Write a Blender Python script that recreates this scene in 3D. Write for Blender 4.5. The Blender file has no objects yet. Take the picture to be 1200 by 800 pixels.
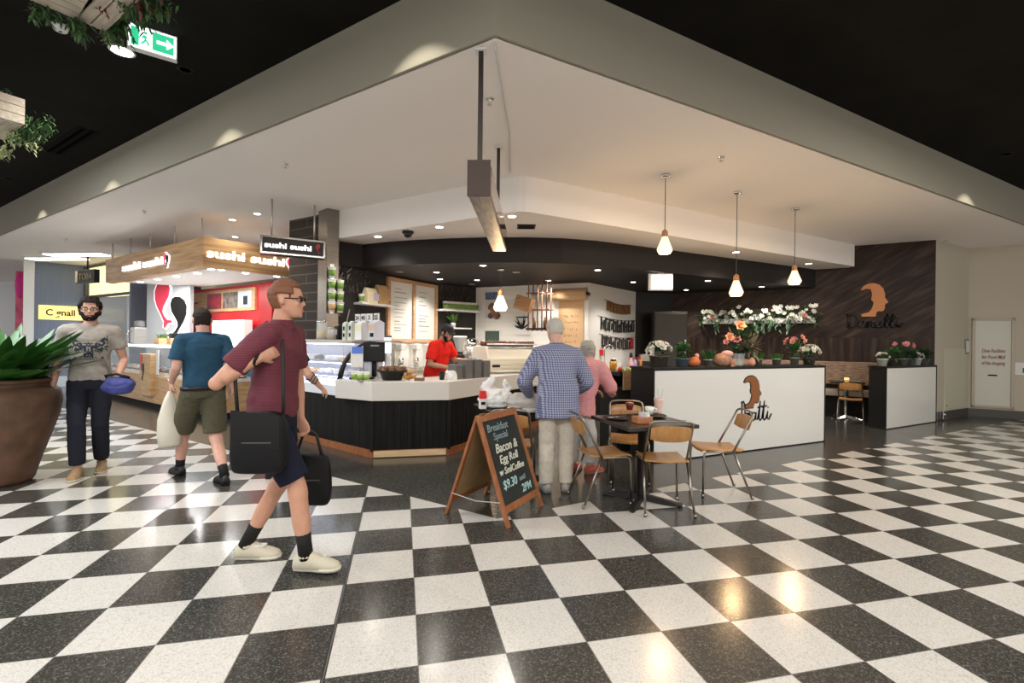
import bpy, bmesh, math, random
from mathutils import Vector, Matrix, noise
R = math.radians
SC = bpy.context.scene
COL = SC.collection
# ---------------------------------------------------------------- camera
FPX, CYP, ROLL, HC = 552.0, 400.7, 0.0123, 1.446
cam_d = bpy.data.cameras.new('camera'); cam = bpy.data.objects.new('camera', cam_d); COL.objects.link(cam)
cam.location = (0, 0, HC); cam.rotation_euler = (R(90), -ROLL, 0)
cam_d.sensor_width = 36; cam_d.lens = 36 * FPX / 1200; cam_d.shift_y = 0.7 / 1200; cam_d.clip_end = 200
SC.camera = cam
SC.view_settings.view_transform = 'Standard'; SC.view_settings.look = 'None'
SC.view_settings.gamma = 1; SC.view_settings.use_curve_mapping = False
SC.view_settings.exposure = 0.34
# ---------------------------------------------------------------- world: the even light of the mall concourse
W = bpy.data.worlds.new('world'); SC.world = W; W.use_nodes = True
W.node_tree.nodes['Background'].inputs[0].default_value = (1.0, 0.97, 0.94, 1)
W.node_tree.nodes['Background'].inputs[1].default_value = 0.78

def area(name, loc, size, power, rot=(0, 0, 0), col=(1, .96, .9)):
    d = bpy.data.lights.new(name, 'AREA'); d.shape = 'RECTANGLE'; d.size, d.size_y = size; d.energy = power; d.color = col
    o = bpy.data.objects.new(name, d); o.location = loc; o.rotation_euler = rot; COL.objects.link(o); return o
area('concourse_fill_light', (-1, -1.2, 4.0), (9, 2.2), 470)  # three added fill lights below the black ceiling, no skylight is built
area('concourse_fill_light', (-7.0, 3.0, 4.0), (2.5, 4.5), 360, col=(.93, .97, 1))
area('concourse_fill_light', (6.5, 2.5, 4.0), (4, 3), 290, col=(1, .94, .86))
area('shop_fill_light', (-10.6, 13.9, 2.55), (2, .6), 150, (0, 0, R(-31)), (.9, .95, 1))  # added fill to brighten the tobacco shop, no fitting is modelled
def spot(name, loc, power, cone=95, col=(1, .93, .83), blend=.6, r=.05, rot=(0, 0, 0)):
    d = bpy.data.lights.new(name, 'SPOT'); d.energy = power; d.spot_size = R(cone); d.spot_blend = blend; d.color = col; d.shadow_soft_size = r
    o = bpy.data.objects.new(name, d); o.location = loc; o.rotation_euler = rot; COL.objects.link(o); return o
def point(name, loc, power, col=(1, .8, .55), r=.05):
    d = bpy.data.lights.new(name, 'POINT'); d.energy = power; d.color = col; d.shadow_soft_size = r
    o = bpy.data.objects.new(name, d); o.location = loc; COL.objects.link(o); return o

# ---------------------------------------------------------------- reading the photograph: pixel -> place
def ray(u, v):
    c, s = math.cos(ROLL), math.sin(ROLL); a = (u - 600) / FPX; b = (v - CYP) / FPX
    return c * a + s * b, -(-s * a + c * b)
def at_z(u, v, z=0.0):
    x, dz = ray(u, v); d = (z - HC) / dz; return Vector((x * d, d, z))
def at_d(u, v, d):
    x, dz = ray(u, v); return Vector((x * d, d, HC + dz * d))
def on_plane(u, v, p, deg):
    x, dz = ray(u, v); c, s = math.cos(R(deg)), math.sin(R(deg)); d = (p[0] * s - p[1] * c) / (x * s - c)
    return Vector((x * d, d, HC + dz * d))
UD, VD = 28.4, 149.0                      # the two building directions in plan
U = Vector((math.cos(R(UD)), math.sin(R(UD)), 0)); V = Vector((math.cos(R(VD)), math.sin(R(VD)), 0))

# ---------------------------------------------------------------- materials
MATS = {}
def mat(name, col, rough=.5, metal=0, nz=0, scale=8, bump=0, emit=0, alpha=1, trans=0, coat=0, ior=1.45, stretch=(1, 1, 1), col2=None, detail=4, spec=.5, sheen=0):
    if name in MATS: return MATS[name]
    m = bpy.data.materials.new(name); m.use_nodes = True; nt = m.node_tree; b = nt.nodes['Principled BSDF']
    c = (*col, 1) if len(col) == 3 else col
    b.inputs['Base Color'].default_value = c; b.inputs['Roughness'].default_value = rough; b.inputs['Metallic'].default_value = metal
    b.inputs['Specular IOR Level'].default_value = spec; b.inputs['IOR'].default_value = ior
    if coat: b.inputs['Coat Weight'].default_value = coat
    if sheen: b.inputs['Sheen Weight'].default_value = sheen
    if trans: b.inputs['Transmission Weight'].default_value = trans
    if alpha < 1: b.inputs['Alpha'].default_value = alpha
    if emit: b.inputs['Emission Color'].default_value = c; b.inputs['Emission Strength'].default_value = emit
    if nz or bump or col2:
        tc = nt.nodes.new('ShaderNodeTexCoord'); mp = nt.nodes.new('ShaderNodeMapping'); mp.inputs['Scale'].default_value = stretch
        n = nt.nodes.new('ShaderNodeTexNoise'); n.inputs['Scale'].default_value = scale; n.inputs['Detail'].default_value = detail
        nt.links.new(tc.outputs['Object'], mp.inputs[0]); nt.links.new(mp.outputs[0], n.inputs['Vector'])
        if nz or col2:
            r = nt.nodes.new('ShaderNodeValToRGB')
            c2 = col2 or tuple(min(1, x * (1 + nz)) for x in col); c1 = col if col2 else tuple(x * (1 - nz) for x in col)
            r.color_ramp.elements[0].color = (*c1, 1); r.color_ramp.elements[1].color = (*c2, 1)
            r.color_ramp.elements[0].position = .32; r.color_ramp.elements[1].position = .68
            nt.links.new(n.outputs[0], r.inputs[0]); nt.links.new(r.outputs[0], b.inputs['Base Color'])
        if bump:
            bp = nt.nodes.new('ShaderNodeBump'); bp.inputs['Strength'].default_value = bump; bp.inputs['Distance'].default_value = .01
            nt.links.new(n.outputs[0], bp.inputs['Height']); nt.links.new(bp.outputs[0], b.inputs['Normal'])
    MATS[name] = m; return m
class NG:
    """tiny helper for node materials"""
    def __init__(s, name, rough=.5, metal=0, coat=0, spec=.5):
        s.m = bpy.data.materials.new(name); s.m.use_nodes = True; s.nt = s.m.node_tree; s.b = s.nt.nodes['Principled BSDF']
        s.b.inputs['Roughness'].default_value = rough; s.b.inputs['Metallic'].default_value = metal; s.b.inputs['Coat Weight'].default_value = coat
        s.b.inputs['Specular IOR Level'].default_value = spec
        s.tc = s.nt.nodes.new('ShaderNodeTexCoord'); MATS[name] = s.m
    def node(s, t, **kw):
        n = s.nt.nodes.new(t)
        for k, v in kw.items(): setattr(n, k, v)
        return n
    def link(s, a, b): s.nt.links.new(a, b)
    def math(s, op, a, b=None, c=None):
        n = s.node('ShaderNodeMath', operation=op)
        for i, x in enumerate((a, b, c)):
            if x is None: continue
            if isinstance(x, (int, float)): n.inputs[i].default_value = x
            else: s.link(x, n.inputs[i])
        return n.outputs[0]
    def xyz(s, scale=(1, 1, 1), rot=(0, 0, 0), loc=(0, 0, 0)):
        mp = s.node('ShaderNodeMapping'); mp.inputs['Scale'].default_value = scale; mp.inputs['Rotation'].default_value = rot; mp.inputs['Location'].default_value = loc
        s.link(s.tc.outputs['Object'], mp.inputs[0]); return mp.outputs[0]
    def sep(s, v):
        n = s.node('ShaderNodeSeparateXYZ'); s.link(v, n.inputs[0]); return n.outputs
    def mix(s, f, a, b):
        n = s.node('ShaderNodeMix', data_type='RGBA')
        for i, x in ((0, f), (6, a), (7, b)):
            if isinstance(x, (int, float)): n.inputs[i].default_value = x
            elif isinstance(x, tuple): n.inputs[i].default_value = (*x, 1)
            else: s.link(x, n.inputs[i])
        return n.outputs[2]
    def noise(s, v, scale=5, detail=4):
        n = s.node('ShaderNodeTexNoise'); n.inputs['Scale'].default_value = scale; n.inputs['Detail'].default_value = detail; s.link(v, n.inputs['Vector']); return n.outputs[0]
    def ramp(s, f, *stops):
        n = s.node('ShaderNodeValToRGB'); e = n.color_ramp.elements
        while len(e) < len(stops): e.new(.5)
        for el, (p, c) in zip(e, stops): el.position = p; el.color = (*c, 1)
        s.link(f, n.inputs[0]); return n.outputs[0]
    def color(s, x): s.link(x, s.b.inputs['Base Color'])
    def bump(s, h, strength=.3, dist=.005):
        n = s.node('ShaderNodeBump'); n.inputs['Strength'].default_value = strength; n.inputs['Distance'].default_value = dist; s.link(h, n.inputs['Height']); s.link(n.outputs[0], s.b.inputs['Normal'])

# ---------------------------------------------------------------- mesh builder
class MB:
    def __init__(s): s.v = []; s.f = []; s.mi = []; s.sm = []
    def add(s, vs, fs, mi=0, smooth=False, M=None):
        k = len(s.v); s.v += [tuple(M @ Vector(p)) if M else tuple(p) for p in vs]
        for f in fs: s.f.append(tuple(i + k for i in f)); s.mi.append(mi); s.sm.append(smooth)
        return s
    def box(s, c, d, rz=0, mi=0, M=None):
        x, y, z = d[0] / 2, d[1] / 2, d[2] / 2; ca, sa = math.cos(rz), math.sin(rz)
        vs = [(c[0] + ca * a * x - sa * b * y, c[1] + sa * a * x + ca * b * y, c[2] + e * z) for e in (-1, 1) for a, b in ((-1, -1), (1, -1), (1, 1), (-1, 1))]
        return s.add(vs, [(3, 2, 1, 0), (4, 5, 6, 7), (0, 1, 5, 4), (1, 2, 6, 5), (2, 3, 7, 6), (3, 0, 4, 7)], mi, False, M)
    def prism(s, pts, z0, z1, mi=0, M=None, smooth=False):
        n = len(pts)
        a = sum(pts[i][0] * pts[(i + 1) % n][1] - pts[(i + 1) % n][0] * pts[i][1] for i in range(n))
        if a < 0: pts = pts[::-1]
        vs = [(p[0], p[1], z0) for p in pts] + [(p[0], p[1], z1) for p in pts]
        s.add(vs, [tuple(range(n - 1, -1, -1)), tuple(range(n, 2 * n))], mi, False, M)
        k = len(s.v) - 2 * n
        for i in range(n):
            j = (i + 1) % n; s.f.append((k + i, k + j, k + n + j, k + n + i)); s.mi.append(mi); s.sm.append(smooth)
        return s
    def rings(s, rs, mi=0, smooth=True, caps=True, closed=True, M=None):
        n = len(rs[0]); vs = [p for r in rs for p in r]; fs = []
        for i in range(len(rs) - 1):
            for j in range(n if closed else n - 1):
                k = (j + 1) % n; fs.append((i * n + j, i * n + k, (i + 1) * n + k, (i + 1) * n + j))
        if caps and closed: fs += [tuple(range(n - 1, -1, -1)), tuple(range((len(rs) - 1) * n, len(rs) * n))]
        return s.add(vs, fs, mi, smooth, M)
    def lathe(s, prof, c=(0, 0, 0), seg=20, mi=0, smooth=True, caps=True, M=None, sx=1, sy=1):
        rs = [[(c[0] + r * sx * math.cos(2 * math.pi * j / seg), c[1] + r * sy * math.sin(2 * math.pi * j / seg), c[2] + z) for j in range(seg)] for r, z in prof]
        return s.rings(rs, mi, smooth, caps, True, M)
    def tube(s, path, r, seg=8, mi=0, smooth=True, closed=False, M=None):
        P = [Vector(p) for p in path]; n = len(P); rad = r if isinstance(r, (list, tuple)) else [r] * n
        rs = []; up = None
        for i, p in enumerate(P):
            if closed: t = P[(i + 1) % n] - P[i - 1]
            else: t = P[min(i + 1, n - 1)] - P[max(i - 1, 0)]
            t.normalize()
            if up is None:
                up = Vector((0, 0, 1)) if abs(t.z) < .9 else Vector((1, 0, 0))
            a = t.cross(up)
            if a.length < 1e-4: a = t.orthogonal()
            a.normalize(); b = a.cross(t).normalized(); up = b
            rs.append([tuple(p + (a * math.cos(2 * math.pi * j / seg) + b * math.sin(2 * math.pi * j / seg)) * rad[i]) for j in range(seg)])
        if closed: rs.append(rs[0]); return s.rings(rs, mi, smooth, False, True, M)
        return s.rings(rs, mi, smooth, True, True, M)
    def ell(s, c, r, seg=14, nr=8, mi=0, M=None):
        prof = [(max(.02, math.sin(math.pi * i / nr)), -math.cos(math.pi * i / nr)) for i in range(nr + 1)]
        rs = [[(c[0] + r[0] * q * math.cos(2 * math.pi * j / seg), c[1] + r[1] * q * math.sin(2 * math.pi * j / seg), c[2] + r[2] * z) for j in range(seg)] for q, z in prof]
        return s.rings(rs, mi, True, True, True, M)
    def disc_leaf(s, base, d, length, width, droop=.3, mi=0, n=5, up=Vector((0, 0, 1)), fold=.15):
        d = Vector(d).normalized(); side = d.cross(up)
        if side.length < 1e-3: side = Vector((1, 0, 0))
        side.normalize(); nrm = side.cross(d).normalized(); p = Vector(base); dd = d.copy(); vs = []
        for i in range(n + 1):
            t = i / n; w = width * math.sin(math.pi * (.08 + .92 * t) ** .8) ** .8 * .5 if t < 1 else 0.002
            vs += [tuple(p - side * w + nrm * fold * w), tuple(p), tuple(p + side * w + nrm * fold * w)]
            dd = (dd - up * droop * (length / n) / max(length, .01)).normalized(); p = p + dd * length / n
        fs = []
        for i in range(n):
            a = i * 3; fs += [(a, a + 1, a + 4, a + 3), (a + 1, a + 2, a + 5, a + 4)]
        return s.add(vs, fs, mi, True)
    def build(s, name, mats, parent=None, bevel=0, loc=(0, 0, 0), rz=0, sub=0, seg=2):
        me = bpy.data.meshes.new(name); me.from_pydata(s.v, [], s.f); me.update()
        for m in (mats if isinstance(mats, (list, tuple)) else [mats]): me.materials.append(m)
        for p, i, k in zip(me.polygons, s.mi, s.sm): p.material_index = i; p.use_smooth = k
        o = bpy.data.objects.new(name, me); COL.objects.link(o); o.parent = parent; o.location = loc; o.rotation_euler = (0, 0, rz)
        if bevel:
            b = o.modifiers.new('bevel', 'BEVEL'); b.width = bevel; b.segments = seg; b.limit_method = 'ANGLE'; b.angle_limit = R(40)
        if sub:
            q = o.modifiers.new('sub', 'SUBSURF'); q.levels = sub; q.render_levels = sub
        return o
def tag(o, label=None, cat=None, group=None, kind=None):
    if label: o['label'] = label
    if cat: o['category'] = cat
    if group: o['group'] = group
    if kind: o['kind'] = kind
    return o
def thing(name, label, cat, loc=(0, 0, 0), rz=0, group=None):
    o = bpy.data.objects.new(name, None); COL.objects.link(o); o.location = loc; o.rotation_euler = (0, 0, rz); o.empty_display_size = .1
    return tag(o, label, cat, group)
KIDS = {}
def dup(root, loc=None, rz=None, label=None, group=None):
    kids = [o for o in COL.objects if o.parent is root]
    r = root.copy(); COL.objects.link(r)
    if loc is not None: r.location = loc
    if rz is not None: r.rotation_euler = (0, 0, rz)
    if label: r['label'] = label
    if group: r['group'] = group
    for ch in kids:
        c = ch.copy(); COL.objects.link(c); c.parent = r
        for g in [o for o in COL.objects if o.parent is ch]:
            d = g.copy(); COL.objects.link(d); d.parent = c
    return r
def struct(o, label=None): o['kind'] = 'structure'; return tag(o, label)
def text_mb(txt, size, font_bold=0, shear=0, depth=.004, sx=1.0, spacing=1.0):
    """lettering as real mesh: in its own x-z plane facing -y, origin at lower left"""
    cu = bpy.data.curves.new('t', 'FONT'); cu.body = txt; cu.size = size; cu.extrude = depth / 2; cu.offset = font_bold * size; cu.shear = shear; cu.space_character = spacing; cu.resolution_u = 3
    o = bpy.data.objects.new('t', cu); COL.objects.link(o); dg = bpy.context.evaluated_depsgraph_get(); ev = o.evaluated_get(dg); me = ev.to_mesh()
    mb = MB(); mb.add([(v.co.x * sx, -v.co.z, v.co.y) for v in me.vertices], [tuple(p.vertices) for p in me.polygons])
    ev.to_mesh_clear(); bpy.data.objects.remove(o); bpy.data.curves.remove(cu)
    xs = [v[0] for v in mb.v] or [0]; mb.w = max(xs) - min(xs); mb.x0 = min(xs); return mb
def put(mb, src, M, mi=0):
    mb.add(src.v, src.f, mi, False, M); return mb
def face_M(p, deg, flip=False):
    """frame with x along plan direction deg, z up, origin p; its -y side faces the viewer when deg runs left to right"""
    return Matrix.Translation(Vector(p)) @ Matrix.Rotation(R(deg), 4, 'Z')
# ================================================================ THE SETTING
# terrazzo floor: checker laid at an angle to the shops, plain dark border in front of them
TC, TS, TL = .974, .2267, .4
def floor_mat():
    g = NG('floor_terrazzo', .16, spec=.45); x, y, z = g.sep(g.tc.outputs['Object'])
    X = g.math('ADD', g.math('MULTIPLY', x, TC), g.math('MULTIPLY', y, TS)); Y = g.math('ADD', g.math('MULTIPLY', x, -TS), g.math('MULTIPLY', y, TC))
    a = g.math('ADD', g.math('DIVIDE', X, TL), .7836); b = g.math('SUBTRACT', 9.3385, g.math('DIVIDE', Y, TL))
    ia, ib = g.math('FLOOR', a), g.math('FLOOR', b)
    par = g.math('FLOORED_MODULO', g.math('ADD', ia, ib), 2)
    left = g.math('LESS_THAN', g.math('ADD', g.math('MULTIPLY', x, .535), g.math('MULTIPLY', y, .845)), 3.203)
    right = g.math('LESS_THAN', g.math('ADD', g.math('MULTIPLY', x, -.4812), g.math('MULTIPLY', y, .8766)), 3.43)
    inside = g.math('MAXIMUM', left, right)
    white = g.math('MULTIPLY', par, inside)
    fa, fb = g.math('FRACT', a), g.math('FRACT', b)
    edge = g.math('MINIMUM', g.math('MINIMUM', fa, g.math('SUBTRACT', 1, fa)), g.math('MINIMUM', fb, g.math('SUBTRACT', 1, fb)))
    joint = g.math('MULTIPLY', g.math('LESS_THAN', edge, .006), inside)
    vo = g.node('ShaderNodeTexVoronoi'); vo.inputs['Scale'].default_value = 150; g.link(g.tc.outputs['Object'], vo.inputs['Vector'])
    sx, sy, sz = g.sep(vo.outputs['Color'])
    n = g.noise(g.tc.outputs['Object'], 2.2, 3)
    chip_d = g.ramp(sx, (.0, (.036, .035, .031)), (.6, (.047, .045, .039)), (.8, (.068, .065, .058)), (.97, (.13, .125, .115)))
    chip_w = g.ramp(sy, (.0, (.46, .44, .405)), (.2, (.57, .55, .515)), (.5, (.63, .61, .575)), (.9, (.60, .575, .54)))
    vd = g.ramp(vo.outputs['Distance'], (.25, (1, 1, 1)), (.6, (.82, .82, .82)))
    c = g.mix(white, chip_d, chip_w)
    mm = g.node('ShaderNodeMix', data_type='RGBA', blend_type='MULTIPLY'); mm.inputs[0].default_value = .8; g.link(c, mm.inputs[6]); g.link(vd, mm.inputs[7])
    c = g.mix(joint, mm.outputs[2], (.13, .125, .115)); g.color(c)
    rr = g.math('ADD', .10, g.math('MULTIPLY', n, .16)); g.link(rr, g.b.inputs['Roughness'])
    return g.m
struct(MB().add([(-24, -5, 0), (14, -5, 0), (14, 20, 0), (-24, 20, 0)], [(0, 1, 2, 3)]).build('floor', floor_mat()))
ceil_m = mat('ceiling_white', (.88, .83, .785), .85)
fas_m = mat('fascia_cream', (.31, .285, .225), .8)
dark_c = mat('ceiling_black', (.0095, .0082, .0064), .9, nz=.2, scale=2, spec=.12)
CZ, DZ = 3.55, 4.12
FA = Vector((-.143, 3.222)); u2, v2 = Vector((U.x, U.y)), Vector((math.cos(R(148)), math.sin(R(148))))
FL, FR = FA + v2 * 24, FA + u2 * 20
FI = FA + Vector((0, .03))
mb = MB().prism([tuple(FI), tuple(FR + Vector((0, .03))), (20, 22), (-24, 22), tuple(FL + Vector((0, .03)))], CZ, CZ + .05)
struct(mb.build('ceiling', ceil_m))
def wall_strip(p, q, z0, z1, th=.12, side=1):
    """vertical slab from p to q (plan), thickness added behind (left of p->q when side=1)"""
    p, q = Vector(p[:2]), Vector(q[:2]); d = (q - p).normalized(); n = Vector((-d.y, d.x)) * th * side
    return MB().prism([tuple(p), tuple(q), tuple(q + n), tuple(p + n)], z0, z1)
mb = MB(); n1 = Vector((-u2.y, u2.x)) * .04; n2 = Vector((v2.y, -v2.x)) * .04; inner = FA + Vector((0, .045))
mb.prism([tuple(FA), tuple(FR), tuple(FR + n1), tuple(inner), tuple(FL + n2), tuple(FL)], CZ, DZ)
struct(mb.build('trim_1', fas_m, bevel=.004))
struct(MB().box((-2, 2, DZ + .05), (44, 16, .1)).build('ceiling_concourse', dark_c))
# lower white bulkhead over the cafe
BZ = 3.1
BC = Vector((.097, 5.93)); BL = Vector((-2.951, 7.73)); BR = Vector((7.075, 9.76))
mb = MB().prism([tuple(BC + Vector((-.12, .065))), tuple(BC + Vector((-.04, .035))), tuple(BC + Vector((.05, .038))), tuple(BC + Vector((.14, .07))), tuple(BR), (7.0, 12.5), (-2.95, 12.5), tuple(BL)], BZ, CZ)
struct(mb.build('ceiling_lower', ceil_m))
# black curved bulkhead and its soffit
SZ = 2.70
front = [(-2.98, 7.87), (-2.60, 8.14), (-2.05, 7.87), (-1.55, 7.70), (-1.0, 7.56), (-.47, 7.47), (.2, 7.42), (.79, 7.46), (1.35, 7.62), (1.87, 7.86), (2.8, 8.32), (3.83, 8.84), (5.2, 9.52), (6.57, 10.22)]
blk_m = mat('bulkhead_black', (.020, .016, .015), .6, spec=.3)
mb = MB().prism(front + [(6.9, 12.6), (-3.2, 12.6)], SZ, BZ)
struct(mb.build('ceiling_black', blk_m))
# kitchen walls
W0, W1, W2, W3, W4, W5 = (-3.02, 7.80), (-1.70, 10.32), (-.85, 10.96), (1.58, 9.78), (2.99, 11.44), (4.12, 11.72)
chalk_m = mat('chalk_wall', (.022, .020, .020), .8, nz=.25, scale=3)
def tiles_mat(name, col, tw, th, ang, grout=(.6, .6, .58), rough=.15, z=True, spec=.5):
    g = NG(name, rough, spec=spec); x, y, zz = g.sep(g.tc.outputs['Object']); c, s = math.cos(R(ang)), math.sin(R(ang))
    X = g.math('ADD', g.math('MULTIPLY', x, c), g.math('MULTIPLY', y, s)); row = g.math('DIVIDE', zz, th); ir = g.math('FLOOR', row)
    a = g.math('ADD', g.math('DIVIDE', X, tw), g.math('MULTIPLY', ir, .5)); fa, fr = g.math('FRACT', a), g.math('FRACT', row)
    e = g.math('MAXIMUM', g.math('LESS_THAN', fa, .012), g.math('LESS_THAN', fr, .012 * tw / th)); g.color(g.mix(e, col, grout)); return g.m
wt_m = tiles_mat('white_wall_tile', (.80, .79, .76), .3, .1, VD)
struct(wall_strip(W0, W1, 0, SZ).build('wall_chalk', chalk_m)); struct(wall_strip(W1, W2, 0, SZ).build('wall_cups', chalk_m))
struct(wall_strip(W2, W3, 0, SZ).build('wall_tiled', wt_m)); struct(wall_strip(W3, W4, 0, SZ).build('wall_letters', mat('white_paint_wall', (.75, .73, .70), .6)))
struct(wall_strip(W4, W5, 0, SZ).build('wall_recess', mat('recess_black', (.012, .011, .010), .5)))
# brown timber feature wall: chevron boards above, upright boards below
def brown_mat():
    g = NG('brown_boards', .5, spec=.2); x, y, z = g.sep(g.tc.outputs['Object'])
    X = g.math('SUBTRACT', g.math('MULTIPLY', y, math.sin(R(150))), g.math('MULTIPLY', x, -math.cos(R(150))))
    up = g.math('GREATER_THAN', z, 1.62)
    diag = g.math('ADD', X, g.math('MULTIPLY', z, 1.5)); t = g.mix(up, X, diag)
    co = g.node('ShaderNodeCombineXYZ'); tt = g.math('ADD', g.math('MULTIPLY', up, g.math('MULTIPLY', g.math('SUBTRACT', z, g.math('MULTIPLY', X, 1.5)), 1)), g.math('MULTIPLY', g.math('SUBTRACT', 1, up), z))
    dd = g.math('ADD', g.math('MULTIPLY', up, g.math('MULTIPLY', diag, .55)), g.math('MULTIPLY', g.math('SUBTRACT', 1, up), X))
    g.link(g.math('MULTIPLY', dd, 9), co.inputs[0]); g.link(g.math('MULTIPLY', tt, .7), co.inputs[1])
    n = g.noise(co.outputs[0], 1.3, 5); br = g.math('FRACT', g.math('DIVIDE', dd, .14)); jn = g.math('LESS_THAN', br, .04)
    c = g.ramp(n, (.3, (.016, .0095, .007)), (.5, (.036, .021, .016)), (.7, (.075, .047, .036))); g.color(g.mix(jn, c, (.02, .013, .01)))
    return g.m
brown_m = brown_mat(); BW0 = Vector((8.287, 9.232)); bd = Vector((math.cos(R(150.3)), math.sin(R(150.3))))
struct(wall_strip(BW0, BW0 + bd * 4.95, 0, CZ, side=-1).build('wall_timber', brown_m))
# cream end walls on the right with a dark skirting
cream_m = mat('wall_cream', (.50, .45, .36), .65)
K1 = Vector((9.66, 9.98)); kd = Vector((math.cos(R(-31)), math.sin(R(-31)))); K2 = K1 + kd * 9
struct(wall_strip(BW0, K1, 0, CZ, .12).build('wall_right_end', cream_m)); struct(wall_strip(K1, K2, 0, CZ, .12).build('wall_right', cream_m))
sk_m = mat('skirting_dark', (.075, .068, .060), .25)
struct(wall_strip(BW0 + u2 * .06, K1, 0, .17, .02, -1).build('baseboard_right_end', sk_m, bevel=.003)); struct(wall_strip(K1 - kd * .02, K2, 0, .17, .02, -1).build('baseboard_right', sk_m, bevel=.003))
# tile joint cover strip across the floor
jd = Vector((-.2267, .974)); j0 = Vector((0, 0)) + Vector((TC, TS)) * (-.7836 * TL)
q = MB()
for off in (-.006, .006): q.prism([tuple(j0 + jd * (-2) + Vector((TC, TS)) * (off - .003)), tuple(j0 + jd * 4.5 + Vector((TC, TS)) * (off - .003)), tuple(j0 + jd * 4.5 + Vector((TC, TS)) * (off + .003)), tuple(j0 + jd * (-2) + Vector((TC, TS)) * (off + .003))], -.01, .0015)
struct(q.build('trim_2', mat('expansion_joint', (.02, .02, .02), .4)))
# ================================================================ materials shared by the fittings
steel = mat('brushed_steel', (.62, .59, .55), .28, 1, nz=.10, scale=3, stretch=(1, 1, 30)); chrome = mat('chrome', (.75, .74, .72), .12, 1)
black = mat('black_paint', (.009, .009, .009), .4, spec=.35); blackm = mat('black_matt', (.010, .0095, .009), .75, spec=.3); white = mat('white_gloss', (.78, .77, .74), .25)
whitem = mat('white_matt', (.74, .73, .71), .7); grey = mat('grey_plastic', (.25, .25, .25), .5); dgrey = mat('dark_grey', (.07, .07, .075), .5)
red = mat('red_paint', (.62, .015, .02), .3); redp = mat('red_plastic', (.72, .03, .03), .4); yellow = mat('yellow', (.85, .60, .06), .5); green = mat('cup_green', (.18, .33, .06), .5)
kraft = mat('kraft_paper', (.55, .36, .17), .8, nz=.15); cream = mat('cream_paper', (.80, .70, .48), .8); brownp = mat('brown_glaze', (.16, .08, .04), .4)
def wood(name, c1, c2, scale=4, stretch=(1, 1, 12), rough=.4): return mat(name, c1, rough, col2=c2, scale=scale, stretch=stretch, detail=6)
oak = wood('oak_boards', (.44, .25, .11), (.66, .42, .21), 2.2, (1.2, 1.2, 14)); ply = wood('plywood_honey', (.34, .155, .045), (.47, .245, .085), 5, (8, 1.5, 1.5), .3); pine = wood('pale_pine', (.62, .44, .24), (.76, .58, .36), 4, (1, 1, 10))
redwood = wood('red_brown_wood', (.22, .075, .025), (.34, .13, .05), 6, (6, 6, 1), .4)
def glow(name, col, s): return mat(name, col, .5, emit=s)
lit_white = glow('lit_white', (1, .97, .92), 1.25); lit_lamp = glow('downlight_lens', (1, .93, .80), 14)
glass = mat('clear_glass', (.85, .92, .95), .03, alpha=.14, spec=.8); glass_d = mat('jar_glass', (.85, .9, .9), .05, alpha=.3, spec=.8)
# ================================================================ far shops on the left
bl_m = mat('wall_blue_grey', (.17, .20, .26), .6, nz=.06, scale=3, stretch=(12, 12, .4))
TB0 = at_z(41, 306, CZ); TB1 = at_z(100, 311.5, CZ); TB2 = TB1 - V * 3.2
struct(wall_strip(TB0, TB1, .3, CZ).build('wall_blue', bl_m)); struct(wall_strip(TB0, TB1, 0, .3, .14).build('baseboard_blue', mat('pale_skirting', (.55, .60, .64), .3)))
tp = (TB1 - TB0).normalized(); tdeg = math.degrees(math.atan2(tp.y, tp.x))
struct(wall_strip(TB0 - tp * .22, TB0 - tp * .005, 0, CZ, .3).build('trim_3', white))
def on_t(u, v, off=.01): return on_plane(u, v, TB0 + Vector((tp.y, -tp.x, 0)) * off, tdeg)
# yellow shop sign on the blue wall
p0, p1 = on_t(45, 357, .03), on_t(97, 375.5, .03); L = (Vector((p1.x, p1.y)) - Vector((p0.x, p0.y))).length; h = p0.z - p1.z
t = thing('shop_sign', 'yellow sign with black lettering on the blue-grey wall', 'sign', (p0.x, p0.y, p1.z), R(tdeg))
MB().box((L / 2, .02, h / 2), (L, .04, h)).build('panel', glow('yellow_sign', (.90, .68, .22), .75), t, bevel=.005)
tx = text_mb('C gnall', h * .62, .02, 0, .01); MB().add([((x - tx.x0) * (L * .66 / tx.w) + L * .16, y - .006, z + h * .3) for x, y, z in tx.v], tx.f).box((L * .415, -.006, h * .16), (L * .09, .01, h * .05)).build('lettering', black, t)
# tobacco shop front beside it
bdeg = VD - 180
t = thing('tobacco_shop', 'tobacco shop front with a yellow lit band and dark frame', 'shop front', (TB1.x, TB1.y, 0), R(bdeg))
MB().box((1.55, .35, 3.1), (3.1, .5, .85)).build('light_band', glow('yellow_band', (.98, .82, .42), 1.0), t)
f = MB()
for x in (.03, 3.12): f.box((x, .02, 1.75), (.09, .09, 3.5))
f.box((1.55, .02, 2.62), (3.1, .07, .07)).box((1.55, .02, 3.5), (3.1, .07, .06)); f.build('frame', dgrey, t, bevel=.006)
MB().box((1.55, .03, 1.3), (3.0, .012, 2.56)).build('glass_pane', glass, t)
MB().box((1.55, 1.6, 1.3), (3.1, .06, 2.6)).build('back_panel', mat('shop_blue', (.30, .40, .55), .5, nz=.2, scale=3), t)
s = MB()
for k in range(4): s.box((1.1, 1.4, .5 + k * .42), (1.7, .3, .03))
s.build('shelves', whitem, t)
MB().box((2.15, .6, 2.05), (.45, .25, .5)).build('yellow_panel', yellow, t, bevel=.02); MB().box((2.2, .6, .9), (.06, .06, 1.8)).build('post', blackm, t)
MB().box((1.55, .9, .45), (2.9, .5, .9)).build('counter', bl_m, t, bevel=.01); MB().box((3.2, .8, 1.77), (.06, 1.7, 3.54)).build('end_wall', bl_m, t)
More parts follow.
